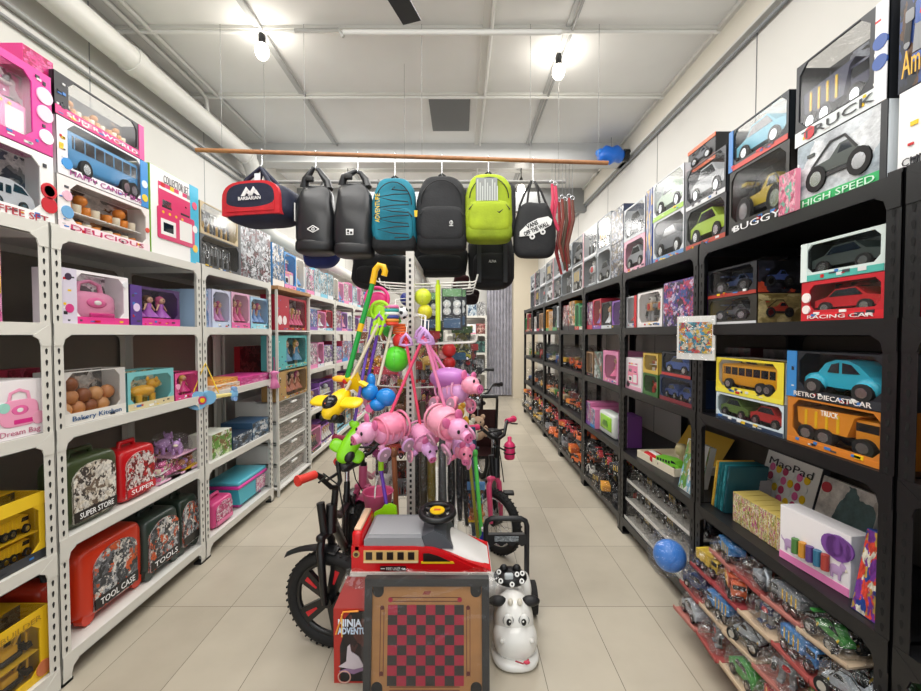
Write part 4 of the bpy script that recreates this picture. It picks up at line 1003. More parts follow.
m = MB(); m.rbox((0, 0, .02), (.09, .12, .04), .008, RED); m.rbox((0, 0, .043), (.03, .1, .01), .003, WHITE); q = link('toy_car', m.mesh('toy_car'), None, (RX + .1, 2.58, .589)); tag(q, 'red and white toy vehicle lying in the cream open box', 'toy car')
for i, (Y, h) in enumerate(((2.03, .26), (2.12, .22))):
    toy_box('R', Y, Y + .14, .575, h, .03, f"white picture box of green landscapes, {['nearest', 'second'][i]} to the rack post on the tray shelf", '#eef0ec', artc=['#eef0ec', '#6aa04a', '#8ac0d8', '#e0e4dc', '#b0a06a'], back=.03 + i * .1, tilt=-.2)
toy_box('R', 2.6, 2.85, 1.01, .21, .2, 'white and pink toy carton at the far end above the tray shelf', '#f0eaec', toy='kitchen', tc='#e88aac', picture=True, banner=('#e8b0c4', .12), badge=[(-.3, .16, .02, '#3c2c34')])
toy_box('R', 2.38, 2.58, 1.01, .13, .18, 'green and red window box above the tray shelf', '#3c6a34', toy='animal', tc='#c83c2c', win=(.015, .015, .02, .01), innerc='#a8b89a')
toy_box('R', 2.38, 2.58, 1.142, .12, .18, 'yellow and brown window box lying on the green and red one', '#c8a84a', toy='cups', tc='#b05a2c', win=(.015, .015, .02, .01), innerc='#6a5a3a')
toy_box('R', 2.02, 2.36, 1.01, .14, .2, 'navy blue window box of blue toy jeeps above the tray shelf, lower', '#1c2c4c', toy='car', tc='#2c4a8c', toys=2, win=(.015, .015, .02, .01), innerc='#20304c', banner=('#7c2c34', .16))
toy_box('R', 2.04, 2.34, 1.152, .13, .2, 'blue black window box of a blue toy jeep above the tray shelf, upper', '#20242c', toy='car', tc='#34569c', toys=1, win=(.015, .015, .02, .01), innerc='#2c3440', banner=('#b83c3c', .12))
toy_box('R', 2.68, 2.855, 1.42, .21, .2, 'red edged doll carton at the far end, second shelf of the tray rack', '#c8ccd0', toy='doll', tc='#b02c34', win=(.02, .02, .03, .01), stripe=('#c8202a', 'r', .2), innerc='#8a8c90')
toy_box('R', 2.34, 2.67, 1.42, .215, .2, 'white window box of standing toy figures, second shelf of the tray rack', '#eeeae8', toy='robot', tc='#c8a070', toys=2, win=(.02, .02, .03, .01), innerc='#b4b0ac')
toy_box('R', 2.02, 2.33, 1.42, .24, .2, 'purple toy carton beside the hanging picture card, second shelf', '#6a3c9c', artc=['#6a3c9c', '#c84a6a', '#2c2c3c', '#d8c8e0', '#3c5a9c'], artscale=5)
# picture card hung on the post in front
t = thing('puzzle_card', 'white framed colourful picture card hung on a black rack post', 'picture card', (RX - .04, 1.90, 1.262), -PI / 2 + .62)
m = MB(); m.box(-.083, .083, -.006, .006, 0, .2, WHITE); part('backing_card', m, t)
m = MB(); m.box(-.072, .072, -.009, -.006, .03, .172, art(['#4ab0d8', '#e8c83c', '#d84a4a', '#e8e2d0', '#3c8a9c', '#e89a4a'], 4)); part('picture', m, t)
m = MB(); m.add([(-.083, -.011, 0), (.083, -.011, 0), (.083, -.011, .2), (-.083, -.011, .2)], [(0, 1, 2, 3)], FILM_C); part('clear_sleeve', m, t)
# third whole rack
toy_box('R', 2.98, 3.3, 1.01, .24, .2, 'pink window box with a doll on the third whole black rack', '#e08ab4', toy='doll', tc='#e04a8c', toys=1, win=(.03, .03, .03, .03), innerc='#b83c7c')
toy_box('R', 3.32, 3.52, 1.01, .22, .2, 'green and grey toy carton beside the pink doll box', '#6a8a7c', artc=['#6a8a7c', '#3c4a44', '#c8d0cc', '#8c5a4a'])
t = thing('toy_tablet', 'pale toy tablet box with a lime green screen on the third whole rack', 'toy tablet', (RX + .03, 3.28, .576), -PI / 2)
m = MB(); m.rbox((0, .06, .09), (.34, .1, .18), .02, mat('#dfe4de', .4)); part('case', m, t)
m = MB(); m.rbox((0, .01, .1), (.24, .012, .11), .004, mat('#9ad83c', .25)); part('screen', m, t)
m = MB(); m.prism([(-.06, .08), (.06, .08), (.04, .12), (-.03, .12)], -.002, .006, mat('#5a8a2c', .4)); part('printed_picture', m, t)
toy_box('R', 2.9, 3.08, .575, .22, .1, 'dark purple printed carton beside the toy tablet', '#5a2c6a', artc=['#5a2c6a', '#8c3c9c', '#2c1c3c', '#b07cc0'], back=.06)
fill('R', 2.88, 3.75, 1.42, (.2, .25), 'second shelf of the third black rack', ['#2a2c32', '#c23448', '#8a5ab0', '#d8dde2'], ['robot', 'dolls', 'doll'], 4)
fill('R', 3.54, 3.76, 1.01, (.18, .22), 'beside the green carton, third black rack', ['#c23448', '#2a2c32', '#b08c6a'], ['robot', 'animal'], 1)
fill('R', 3.48, 3.76, .575, (.16, .22), 'beyond the toy tablet, third black rack', ['#8a5ab0', '#e48ab8', '#3f8ed0'], ['dolls', 'cups'], 2)
for i, y in enumerate(RB[4:8]):
    nm = ['fourth black rack', 'fifth black rack', 'sixth black rack', 'last black rack'][i]
    fill('R', y + .04, RB[5 + i] - .04, 1.42, (.22, .3), f'second shelf, {nm}', ['#b08c6a', '#2a2c32', '#d8dde2', '#e8a23a', '#4aa06a', '#c23448'], ['robot', 'animal', 'tools'], 4)
# bagged goods on the lower shelves of the far black racks
def bag_row(Y0, Y1, z, n, size, where, cols, kinds, X=RX + .03, card='#b8a890', jit=.015, back=False, rots=(-.3, .3)):
    for i in range(n):
        c, cn = R.choice(cols)
        yy = Y1 - (Y1 - Y0) * (i + .5) / n
        s_ = ((Y1 - Y0) / n * .84, size[1], size[2] * R.uniform(.82, .98))
        poly_bag((X + R.uniform(-jit, jit), yy, z), -PI / 2 + R.uniform(*rots) * .2, s_, f'clear bag, {cn} toy, {ORD[n - 1 - i]} from near end, {where}', R.choice(kinds), c, card, back=back, fm=FILM_FAR)
COLB = [('#e8b42c', 'yellow'), ('#e8702c', 'orange'), ('#c8303c', 'red'), ('#4a9a4a', 'green'), ('#8a8c90', 'grey'), ('#3c6ab0', 'blue'), ('#d8c4a0', 'cream')]
COLO = [('#e8602c', 'orange'), ('#f07a3c', 'bright orange'), ('#e8b42c', 'yellow')]
V = ['truck', 'car', 'excavator', 'buggy']
for i, y in enumerate(RB[4:8]):
    nm = ['fourth black rack', 'fifth black rack', 'sixth black rack', 'last black rack'][i]
    bag_row(y + .065, RB[5 + i] - .065, 1.011, 4, (.2, .3, .27), f'middle shelf, {nm}', COLO if i == 0 else COLB, V + ['animal'])
    bag_row(y + .065, RB[5 + i] - .065, .576, 4, (.2, .3, .27), f'second shelf up, {nm}', COLO if i == 0 else COLB, V)
    bag_row(y + .065, RB[5 + i] - .065, .116, 3, (.28, .36, .2), f'lowest shelf, {nm}', COLB[:2] + COLB[4:5], V, X=RX - .06)
    bag_row(y + .065, RB[5 + i] - .065, .325, 3, (.28, .34, .15), f'upper bags, lowest shelf, {nm}', COLB[:3], V, X=RX - .04)
bag_row(2.935, 3.705, .116, 4, (.2, .36, .2), 'lower bags, lowest shelf, tablet rack', [('#c8303c', 'red'), ('#3c3c40', 'black'), ('#e8a23a', 'orange'), ('#d8d4cc', 'white')], V, X=RX - .06)
bag_row(2.935, 3.705, .325, 4, (.2, .34, .15), 'upper bags, lowest shelf, tablet rack', [('#c8303c', 'red'), ('#8a5a3c', 'brown'), ('#3c3c40', 'black')], V, X=RX - .04)
# black cars in clear trays, lowest shelf of the tray rack
for r_ in range(3):
    for i in range(3):
        yy = 2.123 + .282 * i
        t = thing('boxed_toy', f"clear tray of black toy cars, {ORD[i]} from near end, {['bottom', 'middle', 'top'][r_]} layer under the toy tray", 'toy box', (RX + .012 + .008 * r_, yy, .117 + r_ * .126), -PI / 2)
        m = MB(); m.box(-.138, .138, 0, .3, 0, .004, mat('#d8d4cc', .5)); m.box(-.138, .138, -.002, .002, 0, .018, mat('#cfccc6', .5)); part('card_tray', m, t)
        put_toy('car', t, -.066, .1, .006, .13, .16, .1, '#26282c'); put_toy('truck', t, .066, .1, .006, .13, .16, .1, '#3a3e44')
        m = MB(); m.rbox((0, .15, .062), (.274, .298, .115), .02, FILM_C, 2); part('clear_cover', m, t)
FILM_PILE = film(.13, 1.6, 26.)
# the big pile of bagged toys spilling off the lowest shelf of the rack of car boxes
PILE = [('#6a8aa8', 'steel blue'), ('#3c8ad0', 'bright blue'), ('#c8303c', 'red'), ('#2c3c6c', 'navy'), ('#4aa04a', 'green'), ('#e0642c', 'orange'), ('#8a9096', 'grey'), ('#e0c03c', 'yellow'), ('#b8c0c8', 'silver')]
LAY = ['bottom', 'second', 'third', 'top']
for lay in range(4):
    for i in range(5 if lay < 3 else 4):
        for cix in range(2):
            c, cn = PILE[(lay * 4 + i * 2 + cix * 5 + (lay == 3)) % len(PILE)]
            z = .118 + lay * .102 - (.113 if cix == 0 and lay == 0 else 0) * 0
            yy = 1.14 + .164 * i + .03 * (lay % 2) + (.06 if lay == 3 else 0)
            xx = (.985 + .035 * lay) if cix == 0 else (1.215 + .02 * lay)
            poly_bag((xx, yy, z), -PI / 2 + R.uniform(-.12, .12), (.158, .215, .11 if lay < 3 else .098), f"clear bag, {cn} toy, {ORD[i]} from near end, {['front', 'rear'][cix]} row, {LAY[lay]} layer of the pile", R.choice(V + ['car', 'robot']), c, R.choice(['#b0524e', '#c07a70', '#d0b89c', '#a84448']), fm=FILM_PILE)
t = thing('bagged_ball', 'clear bag with a bright blue ball at the far end of the bag pile', 'toy ball', (1.02, 1.99, .2))
m = MB(); m.ell((0, 0, .1), (.075, .075, .075), mat('#3a80d8', .3), 16); part('ball', m, t)
m = MB(); m.ell((0, 0, .11), (.1, .09, .11), FILM_BAG, 14, .8); part('clear_bag', m, t)
# goods in the rack at the right edge
for z, h, c, n_ in ((1.42, .2, '#2a2c32', 'second'), (1.01, .22, '#c8a03c', 'middle'), (.575, .22, '#5a2c30', 'fourth'), (.116, .25, '#3c4048', 'lowest')):
    toy_box('R', .62, 1.0, z, h, .3, f'{COLN.get(c, "dark red" if c == "#5a2c30" else "slate" if c == "#3c4048" else "mustard")} toy carton on the {n_} shelf of the rack at the right edge', c, artc=[c, '#1c1c1e', '#d8d8d8', shade(c, .6)], artscale=5)
# ------------------------------------------------------------------ bags on the hanging pole
PY = 2.62
def PX(u, v, Y=PY): return at(u, v, Y)
t = thing('hanging_pole', 'thin wooden pole hung from the ceiling, carrying the row of bags', 'pole', (0, PY, 0))
a, b = PX(196, 150), PX(608, 163)
m = MB(); m.cyl((a.x, 0, a.z), (b.x, 0, b.z), .013, mat('#a8744a', .5, noise=.3, scale=30), n=10); part('pole', m, t)
for u in (222, 305, 422, 530, 598):
    q = PX(u, 151 + (u - 196) * .0316); m = MB(); m.cyl((q.x, 0, q.z), (q.x, 0, ZC), .0015, mat('#8a8a88', .5), n=5); part('hanging_wire', m, t)
def pole_z(x): return a.z + (b.z - a.z) * (x - a.x) / (b.x - a.x)
def bag_root(name, label, cat, u, v, Y=PY):
    """thing whose origin is the point where the bag hangs; returns it"""
    p = PX(u, v, Y); return thing(name, label, cat, p), p
def hook(t, p):
    z = pole_z(p.x) - p.z
    m = MB(); m.tube([(0, 0, -.03), (0, -.012, -.038), (0, -.014, -.02), (0, 0, 0), (0, 0, z - .02), (0, .014, z + .006), (0, 0, z + .02), (0, -.014, z + .008)], .0025, CHROME, 5); part('hanging_hook', m, t)
def px2m(n, Y=PY): return n / FPX * Y
NB = cloth('#1b1c1f', .7); LOGO = mat('#e8e8e6', .5); TARP = mat('#202124', .32, noise=.35, scale=7)

# duffel
t, p = bag_root('duffel_bag', 'red and navy duffel bag with white mountain logo, leftmost on the pole', 'bag', 262, 164)
hook(t, p)
W, H_, D_ = .43, .245, .26; zc = -px2m(40)
NAVY = cloth('#1a2038', .7); REDC = cloth('#cc1f2a', .6)
t.rotation_euler = (0, 0, -.18)
zb = zc - .01
body = MB(); body.ell((0, .02, zb), (W / 2 + .01, D_ / 2, H_ / 2), NAVY, 32, .42, .6); part('body', body, t)
def dome(w, h, n=14):
    return [(-w / 2, -h * .5), (w / 2, -h * .5)] + [(w / 2 * math.copysign(abs(math.cos(k)) ** .6, math.cos(k)), -h * .05 + h * .55 * math.sin(k) ** .8) for k in [PI * i / n for i in range(n + 1)]]
fy = .02 - D_ / 2 - .004
m = MB(); m.prism([(x, z + zb + .02) for x, z in dome(W * .9, H_ * .82)], fy, fy + .07, REDC); part('front_panel', m, t)
m = MB(); m.prism([(x * .82, z * .74 + zb + .03) for x, z in dome(W * .9, H_ * .82)], fy - .004, fy + .02, NAVY); part('front_pocket', m, t)
cres = [(-W * .37, zb - .005)] + [(W * .37 * math.sin(k), zb - .005 - .035 * math.cos(k)) for k in [-1.3 + 2.6 * i / 10 for i in range(11)]] + [(W * .37, zb - .005), (W * .37, zb - .062), (-W * .37, zb - .062)]
m = MB(); m.prism(cres, fy - .006, fy + .01, REDC); part('red_band', m, t)
m = MB()
for s in (-.022, .026): m.prism([(s - .036, zb + .028), (s, zb + .082), (s + .014, zb + .064), (s - .01, zb + .028)], fy - .008, fy - .003, LOGO); m.prism([(s + .004, zb + .044), (s + .018, zb + .062), (s + .042, zb + .028), (s + .026, zb + .028)], fy - .008, fy - .003, LOGO)
part('logo', m, t)
text('BARBARIAN', .028, LOGO, t, (0, fy - .009, zb + .012), width=.15, offset=.0006)
for s in (-1, 1):
    m = MB(); m.tube([(-.1, s * .06, zb + .09), (-.07, s * .05, zb + .15), (0, s * .012, -.03), (.07, s * .05, zb + .15), (.1, s * .06, zb + .09)], .014, NAVY, 8); part('carry_strap', m, t)
m = MB(); m.box(.012, .05, -.09, -.086, zb + .095, zb + .17, mat('#dfeaf0', .4)); part('price_tag', m, t)
# dry bags
def dry_bag(u0, u1, vtop, vbody, vbot, label, logo, topu, Y=PY):
    uc = (u0 + u1) / 2
    t, p = bag_root('dry_bag', label, 'bag', topu, vtop, Y); hook(t, p)
    dx = PX(uc, vtop, Y).x - p.x; w = px2m(u1 - u0) / 2; zt = -px2m(vbody - vtop); zb_ = -px2m(vbot - vtop)
    zc = (zt + zb_) / 2; h = (zt - zb_) / 2
    def fn(q):
        k = (q.z - zc) / h
        if k > .25: f = (k - .25) / .75; q.x = dx + (q.x - dx) * (1 - .25 * f); q.y *= 1 - .55 * f
        q.x += .006 * math.sin(q.z * 38 + uc); q.y += .008 * math.sin(q.z * 31 + q.x * 22)
        return q
    m = MB(); m.ell((dx, 0, zc), (w, w * .78, h), TARP, 30, .62, .32, None, fn); part('body', m, t)
    m = MB(); m.tube([(dx - w * .62, 0, zt - .01), (dx - w * .5, -.01, zt + .04), (-.012, -.012, -.025), (.012, .012, -.025), (dx + w * .55, .01, zt + .03), (dx + w * .66, 0, zt - .02)], [.028, .024, .014, .014, .024, .028], TARP, 10); part('rolled_closure', m, t)
    m = MB(); m.rbox((dx - w * .25, -.03, zt + .035), (.05, .03, .035), .008, BLACK); part('buckle', m, t)
    yy = -w * .8
    if logo == 'diamond':
        m = MB(); cx, cz = dx + w * .1, zb_ + .135
        for s in (1, -1): m.tube([(cx - .035, yy, cz), (cx, yy - .004, cz + s * .02), (cx + .035, yy, cz)], .0035, LOGO, 5)
        m.torus((cx, yy - .003, cz), .008, .003, LOGO, 'y', 10, 5); part('logo', m, t)
        m = MB(); m.box(dx - w * .93, dx - w * .9, -.07, -.055, zc - .02, zc + .09, LOGO); part('side_lettering', m, t)
    else:
        m = MB(); cx, cz = dx - w * .05, zb_ + .135; m.box(cx - .022, cx + .022, yy - .004, yy + .004, cz - .018, cz + .018, LOGO)
        m.box(cx - .015, cx - .003, yy - .006, yy, cz - .002, cz + .012, BLACK); m.box(cx + .003, cx + .016, yy - .006, yy, cz - .012, cz + .002, BLACK); m.box(cx - .015, cx - .004, yy - .006, yy, cz - .013, cz - .008, BLACK); part('logo', m, t)
    m = MB(); m.ell((dx, -.006, zb_ + .04), (w * .99, w * .8, .045), mat('#141416', .4), 24, .62, .5); part('base_panel', m, t)
    return t
dry_bag(297, 335, 165, 186, 253, 'black dry bag with rolled top and diamond logo, right of the duffel', 'diamond', 316)
dry_bag(335, 374, 168, 184, 256, 'black dry bag with small square logo, left of the teal backpack', 'square', 358)
# backpacks
def backpack(u0, u1, vtop, vbot, label, col, bottom=None, Y=PY, topu=None, kind='plain', hooked=True, dep=.17, name='backpack'):
    uc = (u0 + u1) / 2; topu = topu or uc
    t, p = bag_root(name, label, 'bag', topu, vtop - 7, Y)
    if hooked: hook(t, p)
    dx = PX(uc, vtop, Y).x - p.x; w = px2m(u1 - u0, Y) / 2; zt = -px2m(7, Y); zb_ = -px2m(vbot - vtop + 7, Y); zc = (zt + zb_) / 2; h = (zt - zb_) / 2
    C_ = cloth(col, .75); B_ = cloth(bottom or shade(col, .5), .8)
    def fn(q):
        k = (q.z - zc) / h
        if k > 0: q.x = dx + (q.x - dx) * (1 - .22 * k * k)
        q.y *= 1 - .22 * (k + 1) / 2
        q.x += .004 * math.sin(q.z * 40); q.y += .005 * math.sin(q.z * 33 + q.x * 25)
        return q
    m = MB(); m.ell((dx, 0, zc), (w, dep / 2, h), C_, 32, .5, .42, None, fn); part('body', m, t)
    m = MB(); m.ell((dx, -.008, zb_ + h * .26), (w * .98, dep * .52, h * .26), B_, 28, .5, .5); part('base_panel', m, t)
    m = MB(); m.tube([(-.022, 0, zt - .015), (-.018, 0, -.03), (0, 0, -.018), (.018, 0, -.03), (.022, 0, zt - .015)], .007, BLACK, 7); part('carry_loop', m, t)
    for s in (-1, 1):
        m = MB(); m.tube([(dx + s * w * .4, dep * .4, zt - .03), (dx + s * w * .6, dep * .72, zc + h * .3), (dx + s * w * .7, dep * .62, zc - h * .3), (dx + s * w * .75, dep * .3, zb_ + .05)], [.02, .024, .018, .01], B_, 8); part('shoulder_strap', m, t)
    f = -dep / 2
    pk = MB(); pz = zc - h * .3; pk.ell((dx, f * .72, pz), (w * .86, dep * .24, h * .46), C_, 26, .5, .4); pocket = part('front_pocket', pk, t)
    z = MB(); z.tube([(dx + w * .84 * c, f * .95 - .012, pz + h * .42 - abs(c) ** 4 * .05) for c in [-1 + .2 * i for i in range(11)]], .003, BLACK, 5); part('zip', z, t)
    z = MB(); z.tube([(dx + w * .8 * math.cos(k), f * .78 - .012 * math.sin(k), zc + h * .25 + h * .58 * math.sin(k)) for k in [PI * i / 14 for i in range(15)]], .003, BLACK, 5); part('zip', z, t)
    return t, dict(dx=dx, w=w, zt=zt, zb=zb_, zc=zc, h=h, f=f, dep=dep)
t, g = backpack(373, 417, 180, 253, 'teal backpack with black bungee cord and yellow side lettering', '#12798f', '#17191c', kind='bungee')
m = MB(); ys = g['f'] - .032; dx, w_, zc, h = g['dx'], g['w'], g['zc'], g['h']
lace = []
for i in range(5):
    zz = zc + h * .62 - i * h * .28; lace += [(dx + (w_ * .1 if i == 0 else -w_ * .62), ys + (.012 if i == 0 else 0), zz + .01), (dx, ys - .006, zz - .012), (dx + w_ * .68, ys, zz - .018), (dx + w_ * .74, ys, zz - .036), (dx + w_ * .1, ys - .006, zz - .04)]
m.tube(lace, .0034, BLACK, 5); part('bungee_cord', m, t)
o = text('ADVENTURE', .04, YELLOW, t, (dx - w_ * .62, g['f'] - .034, zc + h * .1), (PI / 2, PI / 2, 0), width=.17)
o.rotation_euler = (Matrix.Rotation(-PI / 2, 3, 'Y') @ Matrix.Rotation(PI / 2, 3, 'X')).to_euler()
t, g = backpack(417, 467, 178, 252, 'plain black backpack with small white logo, between teal and lime green ones', '#1d1e21', '#141518')
m = MB(); lx, lz = g['dx'] + g['w'] * .38, g['zc'] - g['h'] * .32
m.tube([(lx, g['f'] - .04, lz - .014), (lx, g['f'] - .04, lz + .014)], .002, LOGO, 5); m.torus((lx, g['f'] - .04, lz), .01, .0018, LOGO, 'y', 10, 5); m.box(lx - .012, lx + .012, g['f'] - .041, g['f'] - .038, lz - .02, lz - .016, LOGO); part('logo', m, t)
m = MB(); m.box(g['dx'] - g['w'] * 1.08, g['dx'] - g['w'] * .92, -.05, -.044, g['zc'] - .02, g['zc'] + .02, YELLOW); part('side_label', m, t)
t, g = backpack(465, 512, 176, 242, 'lime green backpack with grey striped panel on its front', '#a3b81f', '#8fa41b')
m = MB(); x0 = g['dx'] - g['w'] * .55; z0 = g['zc'] + g['h'] * .08; z1 = g['zc'] + g['h'] * .8
m.box(x0, g['dx'] + g['w'] * .32, g['f'] - .002, g['f'] * .7, z0, z1, mat('#8f9391', .6))
for i in range(9): m.box(x0 + .008 + i * .0148, x0 + .014 + i * .0148, g['f'] - .004, g['f'] - .001, z0 + .01, z1 - .01 - (i % 3) * .02, mat('#c9cdc9', .6))
part('striped_panel', m, t)
m = MB(); lx, lz = g['dx'] + g['w'] * .4, g['zc'] - g['h'] * .22; m.tube([(lx - .016, g['f'] - .042, lz), (lx - .004, g['f'] - .044, lz - .008), (lx + .02, g['f'] - .042, lz + .012)], [.001, .005, .001], BLACK, 5); part('logo', m, t)
m = MB(); m.ell((g['dx'] + g['w'] * .95, .02, g['zc'] - .0), (.03, .06, g['h'] * .8), NB, 12, .6); part('side_panel', m, t)
# drawstring bag
t, p = bag_root('drawstring_bag', 'black drawstring bag with white skateboard emblem, at the right of the row', 'bag', 533, 178); hook(t, p)
w_ = px2m(42) / 2; zt = -px2m(25); zb_ = -px2m(79); zc = (zt + zb_) / 2; h = (zt - zb_) / 2
def fn(q):
    k = (q.z - zc) / h; q.x *= 1 - .28 * max(0, k); q.y += .008 * math.sin(q.x * 60) * max(0, k)
    return q
m = MB(); m.ell((.01, 0, zc), (w_, .045, h), NB, 28, .55, .4, None, fn); part('body', m, t)
for s in (-1, 1):
    for q in (0, 1):
        m = MB(); m.tube([(s * .012, s * .006, -.02), (s * (.04 + q * .012), (-1) ** q * .012, zt * .6), (s * (.055 + q * .03), (-1) ** q * .016, zt - .02), (s * (w_ * .92), 0, zb_ + .03)] if q else [(s * .012, s * .006, -.02), (s * .03, -.014, zt * .6), (s * .04, -.02, zt - .015)], .007, BLACK, 6); part('cord', m, t)
em = MB(); M0 = Matrix.Translation((.008, -.047, zc + .01)) @ Matrix.Rotation(-.42, 4, 'Y'); em.M = M0
L_ = .068
em.prism([(-L_ - .045, -.012), (-L_ - .03, .016), (-L_ * .5, .04), (L_ * .5, .044), (L_ + .03, .03), (L_ + .045, .0), (L_ + .025, -.026), (L_ * .3, -.034), (-L_ * .6, -.036)], -.004, .012, LOGO)
for s in (-.6, .45): em.cyl((L_ * s, -.003, -.044), (L_ * s, .008, -.044), .017, LOGO, n=12); em.cyl((L_ * s, -.0045, -.044), (L_ * s, -.003, -.044), .007, BLACK, n=10)
e = part('skateboard_emblem', em, t)
rot = (Matrix.Rotation(-.42, 3, 'Y') @ Matrix.Rotation(PI / 2, 3, 'X')).to_euler()
text('VANS', .036, BLACK, t, tuple(M0 @ Vector((-.012, -.0055, .022))), rot, width=.075, offset=.0012)
text('OFF THE WALL', .036, BLACK, t, tuple(M0 @ Vector((0, -.0055, -.012))), rot, width=.165, offset=.0012)
# second row behind: dark bags hung a little further in
REAR_Y = 3.0
def pole2_z(x): return 2.47
t = thing('hanging_pole', 'second pole behind the first, carrying the row of dark bags at the back', 'pole', (0, REAR_Y, 0))
m = MB(); m.cyl((-1.5, 0, 2.47), (.75, 0, 2.47), .012, mat('#8f8f8c', .5), n=10); part('pole', m, t)
for x in (-1.4, -.4, .7): m = MB(); m.cyl((x, 0, 2.47), (x, 0, ZC), .0015, mat('#8a8a88', .5), n=5); part('hanging_wire', m, t)
def soft(name, label, u, v, Y, r, col, e=.6, cat='bag', straps=True):
    p = at(u, v, Y); t = thing(name, label, cat, p)
    m = MB(); m.ell((0, 0, 0), r, cloth(col, .8), 28, e, .5, None, lambda q: Vector((q.x + .006 * math.sin(q.z * 40), q.y + .008 * math.sin(q.x * 30 + q.z * 25), q.z))); part('body', m, t)
    m = MB(); m.ell((0, -r[1] * .75, -r[2] * .25), (r[0] * .8, r[1] * .4, r[2] * .5), cloth(shade(col, .8), .8), 20, .55, .45); part('front_pocket', m, t)
    if straps:
        for s in (-1, 1):
            m = MB(); m.tube([(s * r[0] * .35, 0, r[2] * .9), (s * r[0] * .3, 0, r[2] + .1), (s * .02, max(0, min(REAR_Y - Y, .3)), pole2_z(p.x) - p.z + .013)], .008, BLACK, 6); part('hanging_strap', m, t)
    return t
soft('dry_bag', 'blue bag hanging behind the black dry bag with diamond logo', 321, 240, 2.86, (.125, .09, .19), '#1e2c6c', .7)
soft('shoulder_bag', 'round black bag hanging behind the teal backpack', 382, 272, 3.0, (.21, .1, .13), '#1a1b1d')
soft('shoulder_bag', 'wide black bag hanging behind the plain black backpack', 440, 261, 3.0, (.2, .1, .115), '#17181b')
t = soft('backpack', 'large black backpack hanging below and behind the lime green backpack', 491, 262, 3.0, (.165, .1, .2), '#141517')
text('ALPHA', .026, LOGO, t, (0, -.142, -.02), width=.05)
for s in (-1, 1):
    m = MB(); m.box(s * .09 - .014, s * .09 + .014, -.135, -.1, -.16, .15, mat('#232427', .6)); part('webbing', m, t)
soft('pouch', 'dark red and black pouch below the wide black bag, upper one', 461, 283, 3.0 + .16, (.06, .05, .06), '#4a1418')
soft('pouch', 'black and red pouch below the wide black bag, lower one', 468, 297, 3.0 + .2, (.085, .05, .06), '#260e12')
# belts
for i in range(7):
    p = PX(552 + i * 3.4, 184 + (i > 1) * 14 + (i * 7 % 5), PY + .03 * (i % 3)); ln = px2m(46 if i < 2 else 78 - (i * 11) % 17)
    c = ['#d83a5c', '#e0486a', '#9c2c30', '#7c3428', '#5c4a38', '#a83c3c', '#6c3a2c'][i]
    t = thing('belt', f"{['bright pink', 'rose', 'dark red', 'brick brown', 'olive brown', 'red', 'chestnut'][i]} strap in the bundle hanging right of the drawstring bag", 'strap', p)
    m = MB(); m.tube([(0, 0, 0), (.008, .003, -ln * .3), (-.006 - .004 * i, 0, -ln * .7), (.012 - .01 * (i - 3), .004, -ln)], [.009, .011, .012, .008], mat(c, .5), 6); part('band', m, t)
    m = MB(); m.torus((0, 0, .012), .012, .003, CHROME, 'y', 10, 5); part('buckle', m, t)
    z = pole_z(p.x) - p.z
    m = MB(); m.tube([(0, 0, .02), (0, 0, z), (0, PY - p.y, z + .014)], .0015, GREY, 5); part('hanging_cord', m, t)
# blue inflated toy by the right wall
p = at(613, 155, 4.05); t = thing('inflatable_toy', 'bright blue inflated toy fixed high up by the beam at the right wall', 'inflatable toy', p)
m = MB(); m.ell((-.02, 0, 0), (.13, .08, .075), mat('#1f6fd8', .3), 20, .8, .8, None, lambda q: Vector((q.x, q.y, q.z + .012 * math.sin(q.x * 60)))); part('body', m, t)
m = MB(); m.cyl((.1, 0, 0), (.15, 0, -.005), .055, BLACK, n=16); part('end_cap', m, t)
m = MB(); m.ell((-.12, 0, .02), (.05, .05, .04), mat('#2c84e8', .3), 12); part('fin', m, t)
m = MB(); m.tube([(0, .04, .06), (0, .05, ZC - p.z)], .003, GREY, 5); part('hanging_cord', m, t)

# ------------------------------------------------------------------ curtain and white rack at the far end
m = MB(); CUR = cloth('#b9b8c1', .85, 40.)
xs = [.585 + (1.14 - .585) * i / 90 for i in range(91)]; yy = [9.2 + .035 * math.sin(i * .55) + .012 * math.sin(i * 1.7) for i in range(91)]
vs = [(x, y, z) for z in (.02, 1.2, 2.6) for x, y in zip(xs, yy)]
m.add(vs, [(r_ * 91 + i, r_ * 91 + i + 1, (r_ + 1) * 91 + i + 1, (r_ + 1) * 91 + i) for r_ in range(2) for i in range(90)], CUR, True)
t = thing('curtain', 'long grey pleated curtain covering the doorway at the far end', 'curtain', (0, 0, 0)); part('cloth', m, t)
m = MB(); m.cyl((.55, 9.2, 2.61), (1.16, 9.2, 2.61), .015, CHROME, n=8); part('curtain_rail', m, t)
t = rack('L', -.45, .45, (.1, .55, .98, 1.38, 1.77), WST, WDECK, 'white shelf rack standing against the back wall beside the grey curtain'); t.location = (.12, 8.85, 0); t.rotation_euler = (0, 0, 0)
def back_box(x0, x1, z, h, label, face, **k):
    t = toy_box('R', x0, x1, z, h, .3, label, face, **k); t.location = ((x0 + x1) / 2, 8.87, z + .001); t.rotation_euler = (0, 0, 0)
back_box(.36, .54, 1.77, .3, 'black and white patterned carton on top of the back wall rack', '#d8d8d6', artc=['#d8d8d6', '#2a2a2c', '#8a8a8a', '#f0f0ee'], artscale=6)
back_box(.16, .35, 1.77, .26, 'pale blue carton on top of the back wall rack', '#b8ccd8', artc=['#b8ccd8', '#3c5a7c', '#e8eef0'])
back_box(.34, .53, 1.38, .22, 'pink and red doll carton on the back wall rack', '#c84a5c', artc=['#c84a5c', '#8a4a3c', '#e8c8b8', '#5c3028'], artscale=5)
